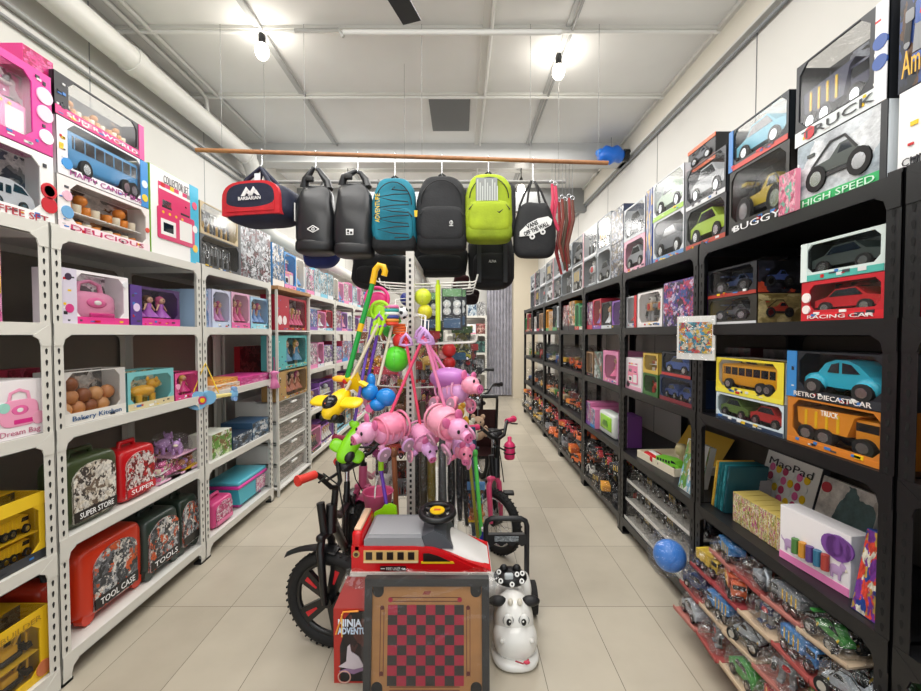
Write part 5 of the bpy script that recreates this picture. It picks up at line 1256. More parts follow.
back_box(.14, .33, 1.38, .21, 'white carton with blue figure on the back wall rack', '#e8ecf0', toy='doll', tc='#5a8ac0', picture=True, banner=('#e088a8', .12))
back_box(.34, .53, .98, .24, 'dark teal toy carton on the back wall rack', '#3c5a58', artc=['#3c5a58', '#1c2c2c', '#6a9a8c'])
back_box(.12, .33, .98, .26, 'black toy carton on the back wall rack', '#2a2c30', artc=['#2a2c30', '#5a4a48', '#8a8c90'])
back_box(.2, .5, .55, .28, 'grey toy carton on the back wall rack', '#8a8c90', artc=['#8a8c90', '#4a4c50', '#c0c0be'])

# ------------------------------------------------------------------ two-sided display stand in the middle of the shop
GX, GY = -.272, 2.25
t = thing('display_stand', 'white two sided display stand with perforated post and wire arms in mid shop', 'display stand', (GX, GY, 0))
m = MB(); m.box(-.022, .022, -.012, .012, 0, 1.825, WST)
for k in range(58): m.box(-.006, .006, -.0135, -.0115, .06 + k * .03, .076 + k * .03, DARK)
part('post', m, t)
for y in (.85, 1.75): m = MB(); m.box(-.02, .02, y - .012, y + .012, 0, 1.82, WST); part('post', m, t)
m = MB(); m.box(-.12, .25, -.03, 1.8, .0, .07, WST); part('base', m, t)
m = MB(); m.box(-.012, .012, 0, 1.75, 1.795, 1.825, WST); part('top_rail', m, t)
m = MB()
for k in range(22): m.cyl((0, .01, .14 + k * .075), (0, 1.74, .14 + k * .075), .003, WST, n=5, caps=False)
for k in range(30): m.cyl((.004, .03 + k * .059, .12), (.004, .03 + k * .059, 1.79), .003, WST, n=5, caps=False)
part('wire_grid', m, t)
for z, ys in ((1.655, (.05, .2, .36, .54, .74, 1.0, 1.3)), (1.32, (.05, .22, .4, .62, .9)), (1.08, (.05, .3, .6))):
    for y in ys:
        for s, ln in ((-1, .20 + .0 * y), (1, .36)):
            m = MB(); m.tube([(0, y, z), (s * (ln - .02), y, z + .012), (s * ln, y, z + .02), (s * (ln + .008), y, z + .055)], .0045, WST, 6); part('wire_arm', m, t)
# ---- things hanging on it
def hang_bag(u, v, Y, w, h, label, toy, tc, card=None, d=.09, stripe=None):
    """flat toy in a clear bag with a header card, hung from an arm"""
    p = at(u, v, Y); t = thing('bagged_toy', label, 'bagged toy', p)
    if card: m = MB(); m.box(-w / 2, w / 2, -.004, .004, h / 2 - .035, h / 2 + .01, mat(card, .5)); part('header_card', m, t)
    if toy == 'ball':
        m = MB(); m.ell((0, 0, -.01), (w * .46,) * 3, mat(tc, .3), 18); part('ball', m, t)
    elif toy == 'discs':
        m = MB(); m.box(-w / 2, w / 2, .01, .016, -h / 2, h / 2, mat('#3c4248', .5)); part('backing_card', m, t)
        for x in (-.24, .24):
            for z in (-.05, .12): m = MB(); m.cyl((x * w, -.006, z * h), (x * w, .008, z * h), w * .19, mat('#d8dcdc', .3), n=16); m.cyl((x * w, -.009, z * h), (x * w, -.005, z * h), w * .1, WHITE, n=14); part('disc', m, t)
        m = MB(); m.box(-w * .4, w * .4, .0, .01, -h * .45, -h * .22, mat('#4a6a8c', .4)); m.box(-w * .45, w * .45, -.002, .01, h * .3, h * .48, mat('#7cb07c', .4)); part('printed_strip', m, t)
    else:
        put_toy(toy, t, 0, 0, -h / 2 + .01, w * .86, d, h * .7, tc)
        if card: m = MB(); m.box(-w * .42, w * .42, .034, .037, -h * .45, h * .42, art([card, shade(card, .5), tc, '#e8e4dc', shade(tc, .6)], 3.)); part('backing_card', m, t)
    m = MB(); m.ell((0, 0, 0), (w / 2, d / 2, h / 2), FILM_BAG, 16, .45, .3, None, lambda q: Vector((q.x * (1 + .05 * math.sin(q.z * 50)), q.y + .01 * math.sin(q.x * 60 + q.z * 40), q.z))); part('clear_bag', m, t)
    m = MB(); m.tube([(0, 0, h / 2), (0, 0, h / 2 + .03), (.006, 0, h / 2 + .04)], .002, GREY, 5); part('hanging_loop', m, t)
    return t
def ball(u, v, Y, rpx, col, label, two=None):
    r = rpx / FPX * Y; p = at(u, v, Y); t = thing('toy_ball', label, 'ball', p)
    m = MB(); m.ell((0, 0, 0), (r, r, r), mat(col, .35), 22)
    part('ball', m, t)
    if two == 'soccer':
        q = MB()
        for a_, b_ in ((0, 0), (1.2, .5), (-1.2, .5), (.7, -.8), (-.7, -.8), (0, 1.1)):
            d = Vector((math.sin(a_) * math.cos(b_), -math.cos(a_) * math.cos(b_), math.sin(b_))); q.cyl(d * r * .93, d * r * 1.01, r * .3, BLACK, n=6)
        part('black_patches', q, t)
    else:
        q = MB()
        for k in range(5): q.torus((0, 0, 0), r * 1.02, r * .03, FILM_BAG, 'xyz'[k % 3], 20, 4)
        q.cyl((0, 0, r), (0, 0, r + .05), .002, WHITE, n=5); part('net', q, t)
    return t
ball(396, 359, 2.12, 13, '#58d82c', 'large lime green ball in a net, lowest ball left of the white post')
ball(401, 341, 2.14, 8.5, '#d82c2c', 'red ball hanging above the large lime green ball')
ball(402, 313, 2.14, 6.5, '#eeeeee', 'small black and white football left of the white post', 'soccer')
ball(407, 299, 2.35, 7, '#2c3a8c', 'dark blue ball behind the white post at the top')
ball(423, 297, 2.3, 8.5, '#d8e83c', 'yellow green ball right of the white post, upper one')
ball(425, 312, 2.3, 7.5, '#e8e03c', 'yellow green ball right of the white post, lower one')
ball(389, 331, 2.2, 6.5, '#4ac84a', 'small green ball left of the red ball')
ball(449, 350, 2.5, 7, '#d83030', 'red ball on the right side of the display stand, upper one')
ball(449, 363, 2.5, 6.5, '#c82828', 'red ball on the right side of the display stand, lower one')
p = at(391, 314, 2.1); t = thing('stacking_ring_toy', 'rainbow striped ring toy hanging left of the small football', 'ring toy', p)
for i, c in enumerate(('#e87aa8', '#3cb0a8', '#f2f2ee', '#3c4a9c', '#f0a03c', '#e84a2c')):
    m = MB(); m.torus((0, 0, .035 - i * .017), .033, .0095, mat(c, .35), 'z', 18, 6); part('ring', m, t)
p = at(398, 325, 2.16); t = thing('toy_coil', 'orange coil toy under the rainbow ring toy', 'coil toy', p)
for i in range(4):
    m = MB(); m.torus((.004 * i, 0, -.014 * i), .034, .007, mat('#f0702c', .35), 'z', 18, 6); part('coil', m, t)
p = at(438, 307, 2.25); t = thing('bubble_wand', 'neon yellow bubble wand hanging upright right of the white post', 'bubble wand', p)
m = MB(); m.cyl((0, 0, -.13), (0, 0, .12), .014, mat('#d4ec2c', .3), n=12); part('tube', m, t)
m = MB(); m.cyl((0, 0, .12), (0, 0, .145), .009, mat('#b8d024', .3), n=10); part('cap', m, t)
hang_bag(452, 309, 2.38, .12, .24, 'dark grey pack with white discs, nearest right of the neon wand', 'discs', '#fff', None)
hang_bag(430, 311, 2.42, .09, .22, 'dark grey pack with white discs, just left of the neon wand', 'discs', '#fff', None)
hang_bag(457, 308, 2.62, .12, .24, 'second dark grey pack with white discs, behind the nearest one', 'discs', '#fff', None)
BG = [(386, 388, 2.4, 'cups', '#e8a0b8', 'pink', '#d84a5c'), (400, 400, 2.5, 'animal', '#8a5a3c', 'brown', '#c8a03c'), (372, 352, 2.6, 'balls', '#d8a03c', 'amber', '#7c4a2c'), (380, 345, 2.8, 'robot', '#b84a3c', 'brick red', '#3c4a5c'),
      (428, 352, 2.45, 'animal', '#d8b45a', 'gold', '#c83c3c'), (438, 372, 2.5, 'doll', '#d8406c', 'crimson', '#e8a0a0'), (430, 395, 2.6, 'dolls', '#c85a8c', 'rose', '#8a3c5a'), (462, 345, 2.75, 'car', '#c8c03c', 'mustard', '#4a6a3c'),
      (395, 440, 2.45, 'truck', '#c84a3c', 'red', '#3c3c44'), (384, 470, 2.5, 'animal', '#e8e0e0', 'white', '#a83c7c'), (405, 480, 2.6, 'tools', '#b8402c', 'rust', '#5c3c2c'), (455, 372, 2.7, 'cups', '#e0d8d0', 'cream', '#3c6a8c')]
BG += [(420, 365, 2.5, 'robot', '#c8402c', 'scarlet', '#3c3c4c'), (446, 392, 2.55, 'animal', '#7cb03c', 'leaf green', '#e8d08c'), (468, 362, 2.85, 'robot', '#4a4c54', 'black', '#b83c3c'), (434, 340, 2.7, 'balls', '#e8c8a0', 'beige', '#4a7c5a'), (472, 385, 2.9, 'truck', '#8a2c2c', 'maroon', '#2c2c30'),
       (365, 372, 2.7, 'animal', '#b0703c', 'chestnut', '#4a5a3c'), (392, 375, 2.6, 'dolls', '#e86a9c', 'hot pink', '#f0d0e0'), (378, 415, 2.6, 'cups', '#d8d4d0', 'white', '#c83c5c'), (412, 420, 2.6, 'robot', '#5c5c64', 'grey', '#8a3c3c'), (372, 440, 2.7, 'buggy', '#6c3c2c', 'dark brown', '#3c2c28')]
for u, v, Y, ty, c, cn, cd_ in BG: hang_bag(u, v, Y, .14, .23, f'clear bag with a {cn} {TOYNAME[ty].replace("_", " ")} hung on the display stand', ty, c, cd_)
# long packaged swords and sticks on the right half, below the pink animals
LONG = [(423, 430, 530, 2.3, '#5a5448', 'grey brown'), (431, 452, 532, 2.28, '#8a7a2c', 'old gold'), (442, 455, 545, 2.32, '#6a6c70', 'grey'), (451, 455, 532, 2.4, '#26282c', 'black'), (459, 452, 520, 2.45, '#2c3038', 'slate black'), (466, 455, 525, 2.4, '#1e2024', 'jet black'),
        (473, 455, 535, 2.35, '#2c4a6a', 'dark blue'), (417, 455, 530, 2.4, '#34363a', 'charcoal')]
for u, v0, v1, Y, c, cn in LONG:
    p = at(u, v0, Y); q = at(u + 1, v1, Y); t = thing('toy_sword', f'long {cn} packaged toy sword hanging below the pink animals', 'toy sword', p); d = q - p
    m = MB(); m.tube([(0, 0, .16), (0, 0, .05), (d.x * .5, 0, d.z * .5), (d.x, 0, d.z)], [.014, .02, .024, .012], mat(c, .35), 8); part('blade', m, t)
    m = MB(); m.rbox((0, 0, .04), (.07, .02, .016), .005, mat(shade(c, .6), .4)); part('guard', m, t)
    m = MB(); m.tube([(0, 0, .05), (d.x * .5, 0, d.z * .5), (d.x, 0, d.z)], .027, FILM_C, 8); part('clear_sleeve', m, t)
for u0, v0, u1, v1, Y, c, l, r in ((475, 455, 482, 540, 2.2, '#5cd85c', 'bright green tube toy standing at the right front of the display stand', .011), (468, 445, 476, 520, 2.25, '#a8a03c', 'olive yellow cord handled stick right of the toy swords', .009), (394, 455, 397, 528, 2.22, '#a86a44', 'brown stick hanging just left of the white post', .014)):
    p, q = at(u0, v0, Y), at(u1, v1, Y); q = p + (q - p) * ((p.z - .075) / (p.z - q.z)) if v1 < 535 else p + (q - p) * ((p.z - .002) / (p.z - q.z)); t = thing('toy_stick', l, 'toy stick', p)
    m = MB(); m.cyl((0, 0, 0), q - p, r, mat(c, .4), n=10); part('stick', m, t)
    m = MB(); m.ell((0, 0, .01), (r * 1.5, r * 1.5, r * 2), mat(shade(c, .8), .4), 10); part('knob', m, t)
# push-along toys on long sticks
def stick(t, o, p, q, r, col, handle=None):
    m = MB(); m.cyl(p - o, q - o, r, mat(col, .35), n=10); part('push_stick', m, t)
    if handle:
        k = q - o; m = MB()
        m.tube([k + Vector((.036 * math.sin(a_), 0, .036 * math.cos(a_))) * (1 if i % 2 == 0 else .62) for i, a_ in enumerate([PI * j / 3 for j in range(6)])], .009, mat(handle, .35), 7, closed=True); part('handle', m, t)
        m = MB(); m.tube([k + Vector((0, 0, .03)), k + Vector((0, .06, .1)), Vector((GX - o.x, GY + .06 - o.y, max(k.z + .12, 1.335 - o.z)))], .002, WHITE, 5); part('hanging_cord', m, t)
def spoked(r, w, c1, c2):
    m = MB(); m.torus((0, 0, 0), r * .84, r * .17, mat(c1, .35), 'y', 18, 7); m.cyl((0, -w * .45, 0), (0, w * .45, 0), r * .2, mat(c2, .35), n=10)
    for k in range(5): a_ = 2 * PI * k / 5; m.cyl((0, 0, 0), (r * .8 * math.cos(a_), 0, r * .8 * math.sin(a_)), r * .12, mat(c2, .35), n=6)
    m.cyl((0, w * .2, 0), (0, w * .3, 0), r * .8, mat(shade(c2, .75), .4), n=18)
    return m
PK = ['#e89cc4', '#dca6dc', '#ee88a8', '#e6a2c6', '#f0a0b8']
def push_animal(u, v, Y, rot, hu, hv, label, c=0, s=1., stickc='#f0627c', sp=None, fan=None):
    o = at(u, v, Y); t = thing('push_along_toy', label, 'push toy', o)
    Rm = Matrix.Rotation(rot[2], 4, 'Z') @ Matrix.Rotation(rot[1], 4, 'Y') @ Matrix.Rotation(rot[0], 4, 'X') @ Matrix.Scale(s, 4)
    B, Hc, Ec = mat(PK[c], .3), mat(PK[(c + 3) % 5], .3), mat('#d86a9c', .35)
    m = MB(); m.M = Rm; m.ell((0, .03, 0), (.058, .082, .06), B, 18); m.ell((0, .03, .03), (.062, .07, .045), mat(PK[(c + 2) % 5], .3), 16)
    for k in range(5): m.torus((0, -.02 + k * .028, .012), .056, .006, mat(PK[(c + 2) % 5], .3), 'y', 16, 5)
    part('body', m, t)
    m = MB(); m.M = Rm; m.ell((0, -.085, .03), (.042, .045, .04), Hc, 16); m.cyl((0, -.11, .018), (0, -.142, .012), .024, Hc, .021, 14); hd = part('head', m, t)
    m = MB(); m.M = Rm; m.cyl((0, -.143, .012), (0, -.147, .012), .019, Ec, n=14)
    for q in (-1, 1): m.ell((q * .007, -.148, .012), (.0035, .002, .005), mat('#8a2c5c', .4), 6)
    part('snout', m, hd)
    for q in (-1, 1):
        m = MB(); m.M = Rm; m.ell((q * .03, -.07, .072), (.018, .008, .024), Ec, 10); part('ear', m, hd)
        m = MB(); m.M = Rm; m.ell((q * .018, -.122, .045), (.007, .004, .009), BLACK, 8); part('eye', m, hd)
    for q in (-1, 1):
        for yy_, zz in ((-.035, -.06), (.085, -.06)):
            w = spoked(.033, .022, PK[(c + 1) % 5], '#f2c4dc')
            k = Rm @ Matrix.Translation((q * .062, yy_, zz)) @ Matrix.Rotation(q * -PI / 2, 4, 'Z')
            ww = part('wheel', w, t); ww.matrix_local = k
    for q in (-1, 1):
        for yy_ in (-.035, .085):
            m = MB(); m.M = Rm; m.cyl((q * .035, yy_, -.03), (q * .056, yy_, -.06), .015, Hc, .012, 8); part('leg', m, t)
    if fan:
        m = MB(); m.M = Rm; m.ell((0, .05, .06), (.1, .1, .055), mat(fan, .3), 20, 1, 1); part('shell', m, t)
    q = at(hu, hv, (sp or Y) + .03); stick(t, o, o + Vector((0, .02, .02)), q, .0075, stickc, '#cfa0dc')
    return t
push_animal(384, 432, 1.92, (.15, .35, -.75), 424, 336, 'pink push along animal on a coral stick, leftmost of the pink cluster', 0, 1.12, '#ee4f78')
push_animal(422, 442, 2.04, (.5, .1, .55), 406, 341, 'pink push along animal hanging lowest in the middle of the pink cluster', 3, .95, '#f04f6c')
push_animal(449, 427, 1.84, (.2, -.5, .5), 425, 338, 'rose push along animal in front at the right of the pink cluster', 2, 1.12, '#ee88b4')
push_animal(457, 392, 2.08, (-.1, .2, .75), 421, 334, 'lilac push along animal highest on the right of the pink cluster', 1, 1.1, '#e884b8', None, '#c07ac4')
push_animal(462, 450, 2.07, (.3, .3, .2), 428, 340, 'pink push along animal lowest at the right of the pink cluster', 4, .85, '#e87cac')
# yellow aeroplane
o = at(338, 402, 1.95); t = thing('push_along_toy', 'yellow push along aeroplane with black cockpit, left of the pink animals', 'push toy', o)
Rm = Matrix.Rotation(-.35, 4, 'Z') @ Matrix.Rotation(.5, 4, 'X') @ Matrix.Scale(1.05, 4); YP = mat('#f6cf12', .3)
m = MB(); m.M = Rm; m.ell((0, -.01, 0), (.045, .1, .045), YP, 18); part('fuselage', m, t)
for s in (-1, 1):
    m = MB(); m.M = Rm; m.ell((s * .075, -.01, .01), (.06, .036, .012), YP, 16, .7); w = part('wing', m, t)
    m = MB(); m.M = Rm; m.ell((s * .03, -.085, -.02), (.016, .02, .016), BLACK, 10); part('headlight', m, t)
m = MB(); m.M = Rm; m.ell((0, -.045, .034), (.032, .042, .026), mat('#15151a', .12), 14); m.ell((0, -.07, .045), (.012, .01, .008), mat('#d8704a', .4), 8); part('cockpit', m, t)
m = MB(); m.M = Rm @ Matrix.Translation((.045, .1, .035)) @ Matrix.Rotation(.4, 4, 'Y'); m.prism([((.062 if k % 2 == 0 else .03) * math.sin(PI * k / 5), (.062 if k % 2 == 0 else .03) * math.cos(PI * k / 5)) for k in range(10)], -.012, .012, YP); part('star_tail', m, t)
m = MB(); m.M = Rm; m.ell((-.045, .11, .05), (.04, .02, .014), mat('#f4b82c', .3), 12); m.ell((-.005, .1, .045), (.016, .016, .014), RED, 10); part('propeller', m, t)
m = MB(); m.M = Rm; m.cyl((-.03, -.05, -.055), (.03, -.05, -.055), .02, DARK, n=12); part('wheel', m, t)
stick(t, o, o + Vector((.02, .03, .03)), at(379, 322, 2.05), .008, '#ddd2b8', '#8a4ab8')
# green aeroplane
o = at(351, 444, 1.9); t = thing('push_along_toy', 'lime green push along toy with black dots, below the yellow aeroplane', 'push toy', o)
Rm = Matrix.Rotation(.5, 4, 'Y') @ Matrix.Rotation(-.5, 4, 'X') @ Matrix.Scale(1.0, 4); GP = mat('#86d813', .3)
m = MB(); m.M = Rm; m.ell((0, 0, .0), (.042, .035, .095), GP, 18, .8); part('body', m, t)
for s in (-1, 1):
    m = MB(); m.M = Rm; m.ell((s * .05, 0, -.035), (.035, .014, .03), GP, 12, .7); part('wing', m, t)
    m = MB(); m.M = Rm; m.ell((s * .034, 0, .085), (.026, .014, .02), GP, 12); part('tail', m, t)
m = MB(); m.M = Rm
for k in range(3): m.ell((.006, -.034, -.005 + k * .021), (.006, .006, .007), BLACK, 8)
part('dots', m, t)
m = MB(); m.M = Rm; m.ell((.026, -.02, -.055), (.022, .02, .028), BLACK, 12); part('window', m, t)
stick(t, o, o + Vector((0, .03, .05)), at(374, 312, 2.1), .0075, '#6a4ab0', '#8ae02c')
# blue toy
o = at(377, 396, 2.02); t = thing('push_along_toy', 'shiny blue round push along toy between yellow aeroplane and pink animals', 'push toy', o); BP = mat('#1f86d8', .2)
m = MB(); m.ell((-.035, 0, .02), (.042, .045, .042), BP, 16); m.ell((.045, -.01, -.005), (.05, .045, .045), BP, 16); part('body', m, t)
m = MB(); m.ell((.005, -.02, -.04), (.04, .035, .03), BP, 14); part('belly', m, t)
m = MB(); m.ell((-.03, .01, .075), (.022, .02, .035), BP, 12); part('head', m, t)
m = MB(); m.cyl((-.03, -.04, -.055), (-.03, -.015, -.055), .02, mat('#e06a9c', .4), n=12); part('wheel', m, t)
stick(t, o, o + Vector((0, .02, .05)), at(394, 318, 2.12), .0075, '#e0d6c0', '#4a9a2c')
# green cane with yellow hook
p, q = at(373, 282, 2.05), at(347, 378, 2.0); t = thing('toy_cane', 'green toy walking cane with yellow hooked handle on the left of the stand', 'toy cane', p); d = q - p
m = MB(); m.cyl((0, 0, 0), d, .0125, mat('#189a3c', .35), n=12); part('shaft', m, t)
m = MB(); m.tube([(-d.normalized() * -.01), Vector((.006, 0, .03)), Vector((.012, 0, .06)), Vector((.03, 0, .082)), Vector((.052, 0, .076)), Vector((.06, 0, .052)), Vector((.054, 0, .03))], .0155, mat('#f0bc14', .3), 10); part('hooked_handle', m, t)
m = MB(); k = d * .48; m.cyl(k - d.normalized() * .02, k + d.normalized() * .02, .0145, mat('#f0bc14', .3), n=12); part('yellow_band', m, t)
# butterfly nets with pink and lime heads
for i, (hu, hv, bu, bv, c, sc, l) in enumerate(((377, 299, 356, 378, '#ee3c8c', '#d8ccb0', 'pink net on a cream stick behind the green cane'), (380, 311, 367, 383, '#a8e020', '#6a3cb0', 'lime green net on a purple stick right of the green cane'))):
    p, q = at(hu, hv, 2.12 - i * .05), at(bu, bv, 2.1 - i * .05); t = thing('toy_net', l, 'toy net', p)
    m = MB(); m.torus((0, 0, 0), .058 - i * .012, .009, mat(c, .35), 'y', 22, 7); part('hoop', m, t)
    m = MB(); m.ell((0, .03, -.01), (.055 - i * .012, .05, .05), mat(c, .4), 16, 1, 1, None, lambda k: Vector((k.x * (1 + .08 * math.sin(k.z * 120)), max(k.y, 0), k.z))); part('mesh_bag', m, t)
    m = MB(); m.cyl((0, 0, -.05), q - p, .008, mat(sc, .4), n=9); part('stick', m, t)
    if i:
        for s in (-1, 0, 1): m = MB(); m.tube([(s * .016, -.012, -.02), (s * .022, -.02, -.06), (s * .02 - .02, -.016, -.12)], [.01, .012, .008], mat('#b4e81c', .35), 7); part('streamer', m, t)

# ------------------------------------------------------------------ bicycles
def bike(label, pos, heading, steer, r, frame, accent, grip, mag=False, fork=None, group=None, fender=True, bottle=None, basket=None, bar_w=.19, bar_up=.76, trainers=True):
    t = thing('child_bicycle', label, 'bicycle', pos, heading)
    F, A, K = mat(frame, .28), mat(accent, .3), mat(fork or frame, .28)
    S_ = Matrix.Rotation(steer, 4, 'Z'); wb = .66; B_ = Matrix.Translation((0, .05, 0)) @ S_ @ Matrix.Translation((0, -.05, 0))
    def wheel(name, y, M, mag_):
        m = MB(); m.M = M @ Matrix.Translation((0, y, r)); m.torus((0, 0, 0), r - .026, .027, RUBBER, 'x', 36, 10)
        for k in range(44):
            a_ = 2 * PI * k / 44
            for s in (-1, 1): m.box(-.008, .008, -.004, .004, r - .005, r + .0005, RUBBER, Matrix.Rotation(a_, 4, 'X') @ Matrix.Translation((s * .012, 0, 0)))
        w = part(name, m, t)
        m = MB(); m.M = M @ Matrix.Translation((0, y, r)); m.torus((0, 0, 0), r - .052, .013, F if mag_ else CHROME, 'x', 30, 7); m.cyl((-.035, 0, 0), (.035, 0, 0), .024, BLACK, n=14)
        if mag_:
            for k in range(5):
                a_ = 2 * PI * k / 5 + .3; Q = Matrix.Rotation(a_, 4, 'X')
                m.add([(sx, sy, z) for z, ww in ((.015, .02), (r - .055, .036)) for sx, sy in ((-.011, -ww), (.011, -ww), (.011, ww), (-.011, ww))], [(0, 1, 5, 4), (1, 2, 6, 5), (2, 3, 7, 6), (3, 0, 4, 7), (4, 5, 6, 7)], F, False, Q)
                m.add([(sx * 1.2, sy, z) for z, ww in ((.075, .004), (r - .075, .011)) for sx, sy in ((-.011, -ww), (.011, -ww), (.011, ww), (-.011, ww))], [(0, 1, 5, 4), (1, 2, 6, 5), (2, 3, 7, 6), (3, 0, 4, 7), (4, 5, 6, 7)], A, False, Q)
        else:
            for k in range(20):
                a_ = 2 * PI * k / 20; s = .02 if k % 2 else -.02
                m.cyl((s, .018 * math.cos(a_ + .9), .018 * math.sin(a_ + .9)), (0, (r - .055) * math.cos(a_), (r - .055) * math.sin(a_)), .0015, CHROME, n=4, caps=False)
        part('rim', m, w)
    wheel('front_wheel', 0, S_, mag); wheel('rear_wheel', wb, Matrix.Identity(4), mag)
    hz = r * 2 + .07
    m = MB(); m.M = S_
    for s in (-1, 1): m.tube([(s * .045, 0, r), (s * .047, .008, r + .1), (s * .045, .02, hz - .04), (s * .02, .025, hz)], [.013, .017, .018, .016], K, 9)
    m.rbox((0, .025, hz), (.1, .035, .03), .01, K); m.cyl((0, .025, hz - .01), (0, .045, hz + .14), .018, BLACK, n=12); part('fork', m, t)
    m = MB(); m.M = B_; z1 = bar_up; m.cyl((0, .04, hz + .1), (0, .03, z1 - .08), .015, BLACK, n=10)
    m.tube([(-bar_w - .03, .09, z1), (-bar_w * .75, .07, z1), (-bar_w * .34, .03, z1 - .07), (0, .025, z1 - .085), (bar_w * .34, .03, z1 - .07), (bar_w * .75, .07, z1), (bar_w + .03, .09, z1)], .011, BLACK, 8); m.tube([(-bar_w * .5, .05, z1 - .04), (bar_w * .5, .05, z1 - .04)], .007, BLACK, 6); hb = part('handlebar', m, t)
    for s in (-1, 1):
        m = MB(); m.M = B_; m.cyl((s * bar_w * .8, .075, z1), (s * (bar_w + .06), .1, z1), .0185, mat(grip, .5), n=12); m.cyl((s * (bar_w + .055), .098, z1), (s * (bar_w + .065), .102, z1), .023, mat(grip, .5), n=12); part('grip', m, hb)
        m = MB(); m.M = B_; m.tube([(s * bar_w * .72, .06, z1), (s * bar_w * .8, .025, z1 - .006), (s * (bar_w + .02), .03, z1 - .016)], .005, BLACK, 6); part('brake_lever', m, hb)
    m = MB(); m.M = B_; m.tube([(-bar_w * .6, .05, z1), (-.06, -.02, z1 - .05), (-.02, -.025, hz + .06), (.02, .0, hz - .03)], .0035, BLACK, 5); part('brake_cable', m, t)
    m = MB(); hd = Vector((0, .035, hz + .06)); bb = Vector((0, .40, r + .02)); st = Vector((0, .50, hz + .06))
    m.cyl((0, .028, hz + .0), (0, .045, hz + .12), .025, F, n=12); m.cyl(hd, bb, .022, F, n=10); m.tube([hd + Vector((0, 0, .03)), (0, .25, hz - .02), st - Vector((0, 0, .12))], .018, F, 9); m.cyl(bb, st, .017, F, n=10)
    for s in (-1, 1): m.cyl(bb + Vector((s * .03, 0, 0)), (s * .05, wb, r), .011, F, n=8); m.cyl(st + Vector((s * .015, 0, -.08)), (s * .05, wb, r), .01, F, n=8)
    part('frame', m, t)
    m = MB(); m.cyl(st, st + Vector((0, .01, .08)), .013, CHROME, n=10); m.ell(st + Vector((0, .02, .1)), (.06, .12, .03), mat('#1c1c20', .5), 16, .9, .8, None, lambda q: Vector((q.x * (1.25 if q.y > st.y else .75), q.y, q.z))); part('saddle', m, t)
    m = MB()
    for s in (-1, 1): m.cyl(bb + Vector((s * .04, 0, 0)), bb + Vector((s * .055, -s * .11, s * .05)), .009, BLACK, n=8); m.cyl(bb + Vector((-.05, 0, 0)), bb + Vector((.05, 0, 0)), .014, BLACK, n=10)
    part('crank', m, t)
    for s in (-1, 1): m = MB(); m.rbox(bb + Vector((s * .1, -s * .11, s * .05)), (.075, .06, .02), .006, BLACK); part('pedal', m, t)
    m = MB(); m.rbox(bb + Vector((.045, .12, -.01)), (.012, .34, .075), .006, A); part('chain_guard', m, t)
    if fender:
        for nm, y, M, a0, a1 in (('front_mudguard', 0, S_, .22 * PI, .56 * PI), ('rear_mudguard', wb, Matrix.Identity(4), .1 * PI, .75 * PI)):
            m = MB(); m.M = M @ Matrix.Translation((0, y, r)); vs = []
            n_ = 14
            for i in range(n_ + 1):
                a_ = a0 + (a1 - a0) * i / n_; rr = r + .016 + (.05 * (1 - i / n_) ** 2 if nm[0] == 'f' else 0)
                for x, k in ((-.034, -.008), (0, .006), (.034, -.008)): vs.append((x, math.cos(a_) * (rr + k), math.sin(a_) * (rr + k)))
            m.add(vs, [(i * 3 + j, i * 3 + j + 1, i * 3 + j + 4, i * 3 + j + 3) for i in range(n_) for j in range(2)], F, True); part(nm, m, t)
    for s in (-1, 1) if trainers else ():
        m = MB(); m.tube([(s * .05, wb, r), (s * .13, wb + .02, r - .02), (s * .15, wb + .02, .055)], .008, BLACK, 7); m.cyl((s * .14, wb + .02, .055), (s * .17, wb + .02, .055), .055, RUBBER, n=16); m.cyl((s * .138, wb + .02, .055), (s * .172, wb + .02, .055), .03, A, n=12); part('training_wheel', m, t)
    if bottle:
        m = MB(); m.M = S_; p_ = Vector((.1, -.02, z1 - .16)); m.lathe([(.028, -.06), (.034, -.05), (.034, .035), (.02, .05), (.012, .055), (.014, .08), (.006, .085)], mat(bottle, .3), 14, Matrix.Translation(p_)); bt = part('drink_bottle', m, t)
        m = MB(); m.M = S_; m.torus(p_ + Vector((0, 0, -.02)), .036, .004, BLACK, 'z', 14, 5); m.torus(p_ + Vector((0, 0, .02)), .036, .004, BLACK, 'z', 14, 5); m.tube([p_ + Vector((-.035, 0, 0)), (0, .03, z1 - .12)], .006, BLACK, 6); part('bottle_cage', m, t)
    return t
b1 = bike('black child bicycle with red grips and red spoked front wheel, front left of the stand', (-.575, 1.80, 0), .12, 1.22, .212, '#131315', '#c81e28', '#d8382c', True, bar_w=.115, bar_up=.775, trainers=False)
b2 = bike('pink child bicycle with maroon grips behind the black red spoked bicycle', (-.585, 2.42, 0), -.02, -.1, .2, '#d8608c', '#e892b0', '#8c2c44', False, bar_w=.14, bar_up=.74, trainers=False)
b3 = bike('black and pink child bicycle with pink bottle, right of the display stand', (.225, 2.58, 0), -.04, .75, .2, '#1c1c1f', '#e0507a', '#e23a70', False, fork='#e0507a', bottle='#e0346c', bar_w=.16, bar_up=.80, fender=False, trainers=False)
b4 = bike('black child bicycle with red details, second behind the right side of the stand', (.2, 3.95, 0), .0, .3, .2, '#18181a', '#a82c2c', '#1c1c1e', False, bar_w=.17, bar_up=.88)
b5 = bike('dark child bicycle furthest back along the right side of the stand', (.16, 4.95, 0), .0, -.2, .2, '#202024', '#8a2c34', '#141416', False, bar_w=.17, bar_up=.95)
m = MB(); m.tube([(-.07, 0, .0), (-.07, 0, .22), (.07, 0, .22), (.07, 0, .0)], .012, BLACK, 8)
p = at(500, 400, 3.2)
t = thing('toy_pushchair', 'black folded toy pushchair with dark red seat behind the pink bottle bicycle', 'toy pushchair', (.19, 3.28, 0))
m = MB()
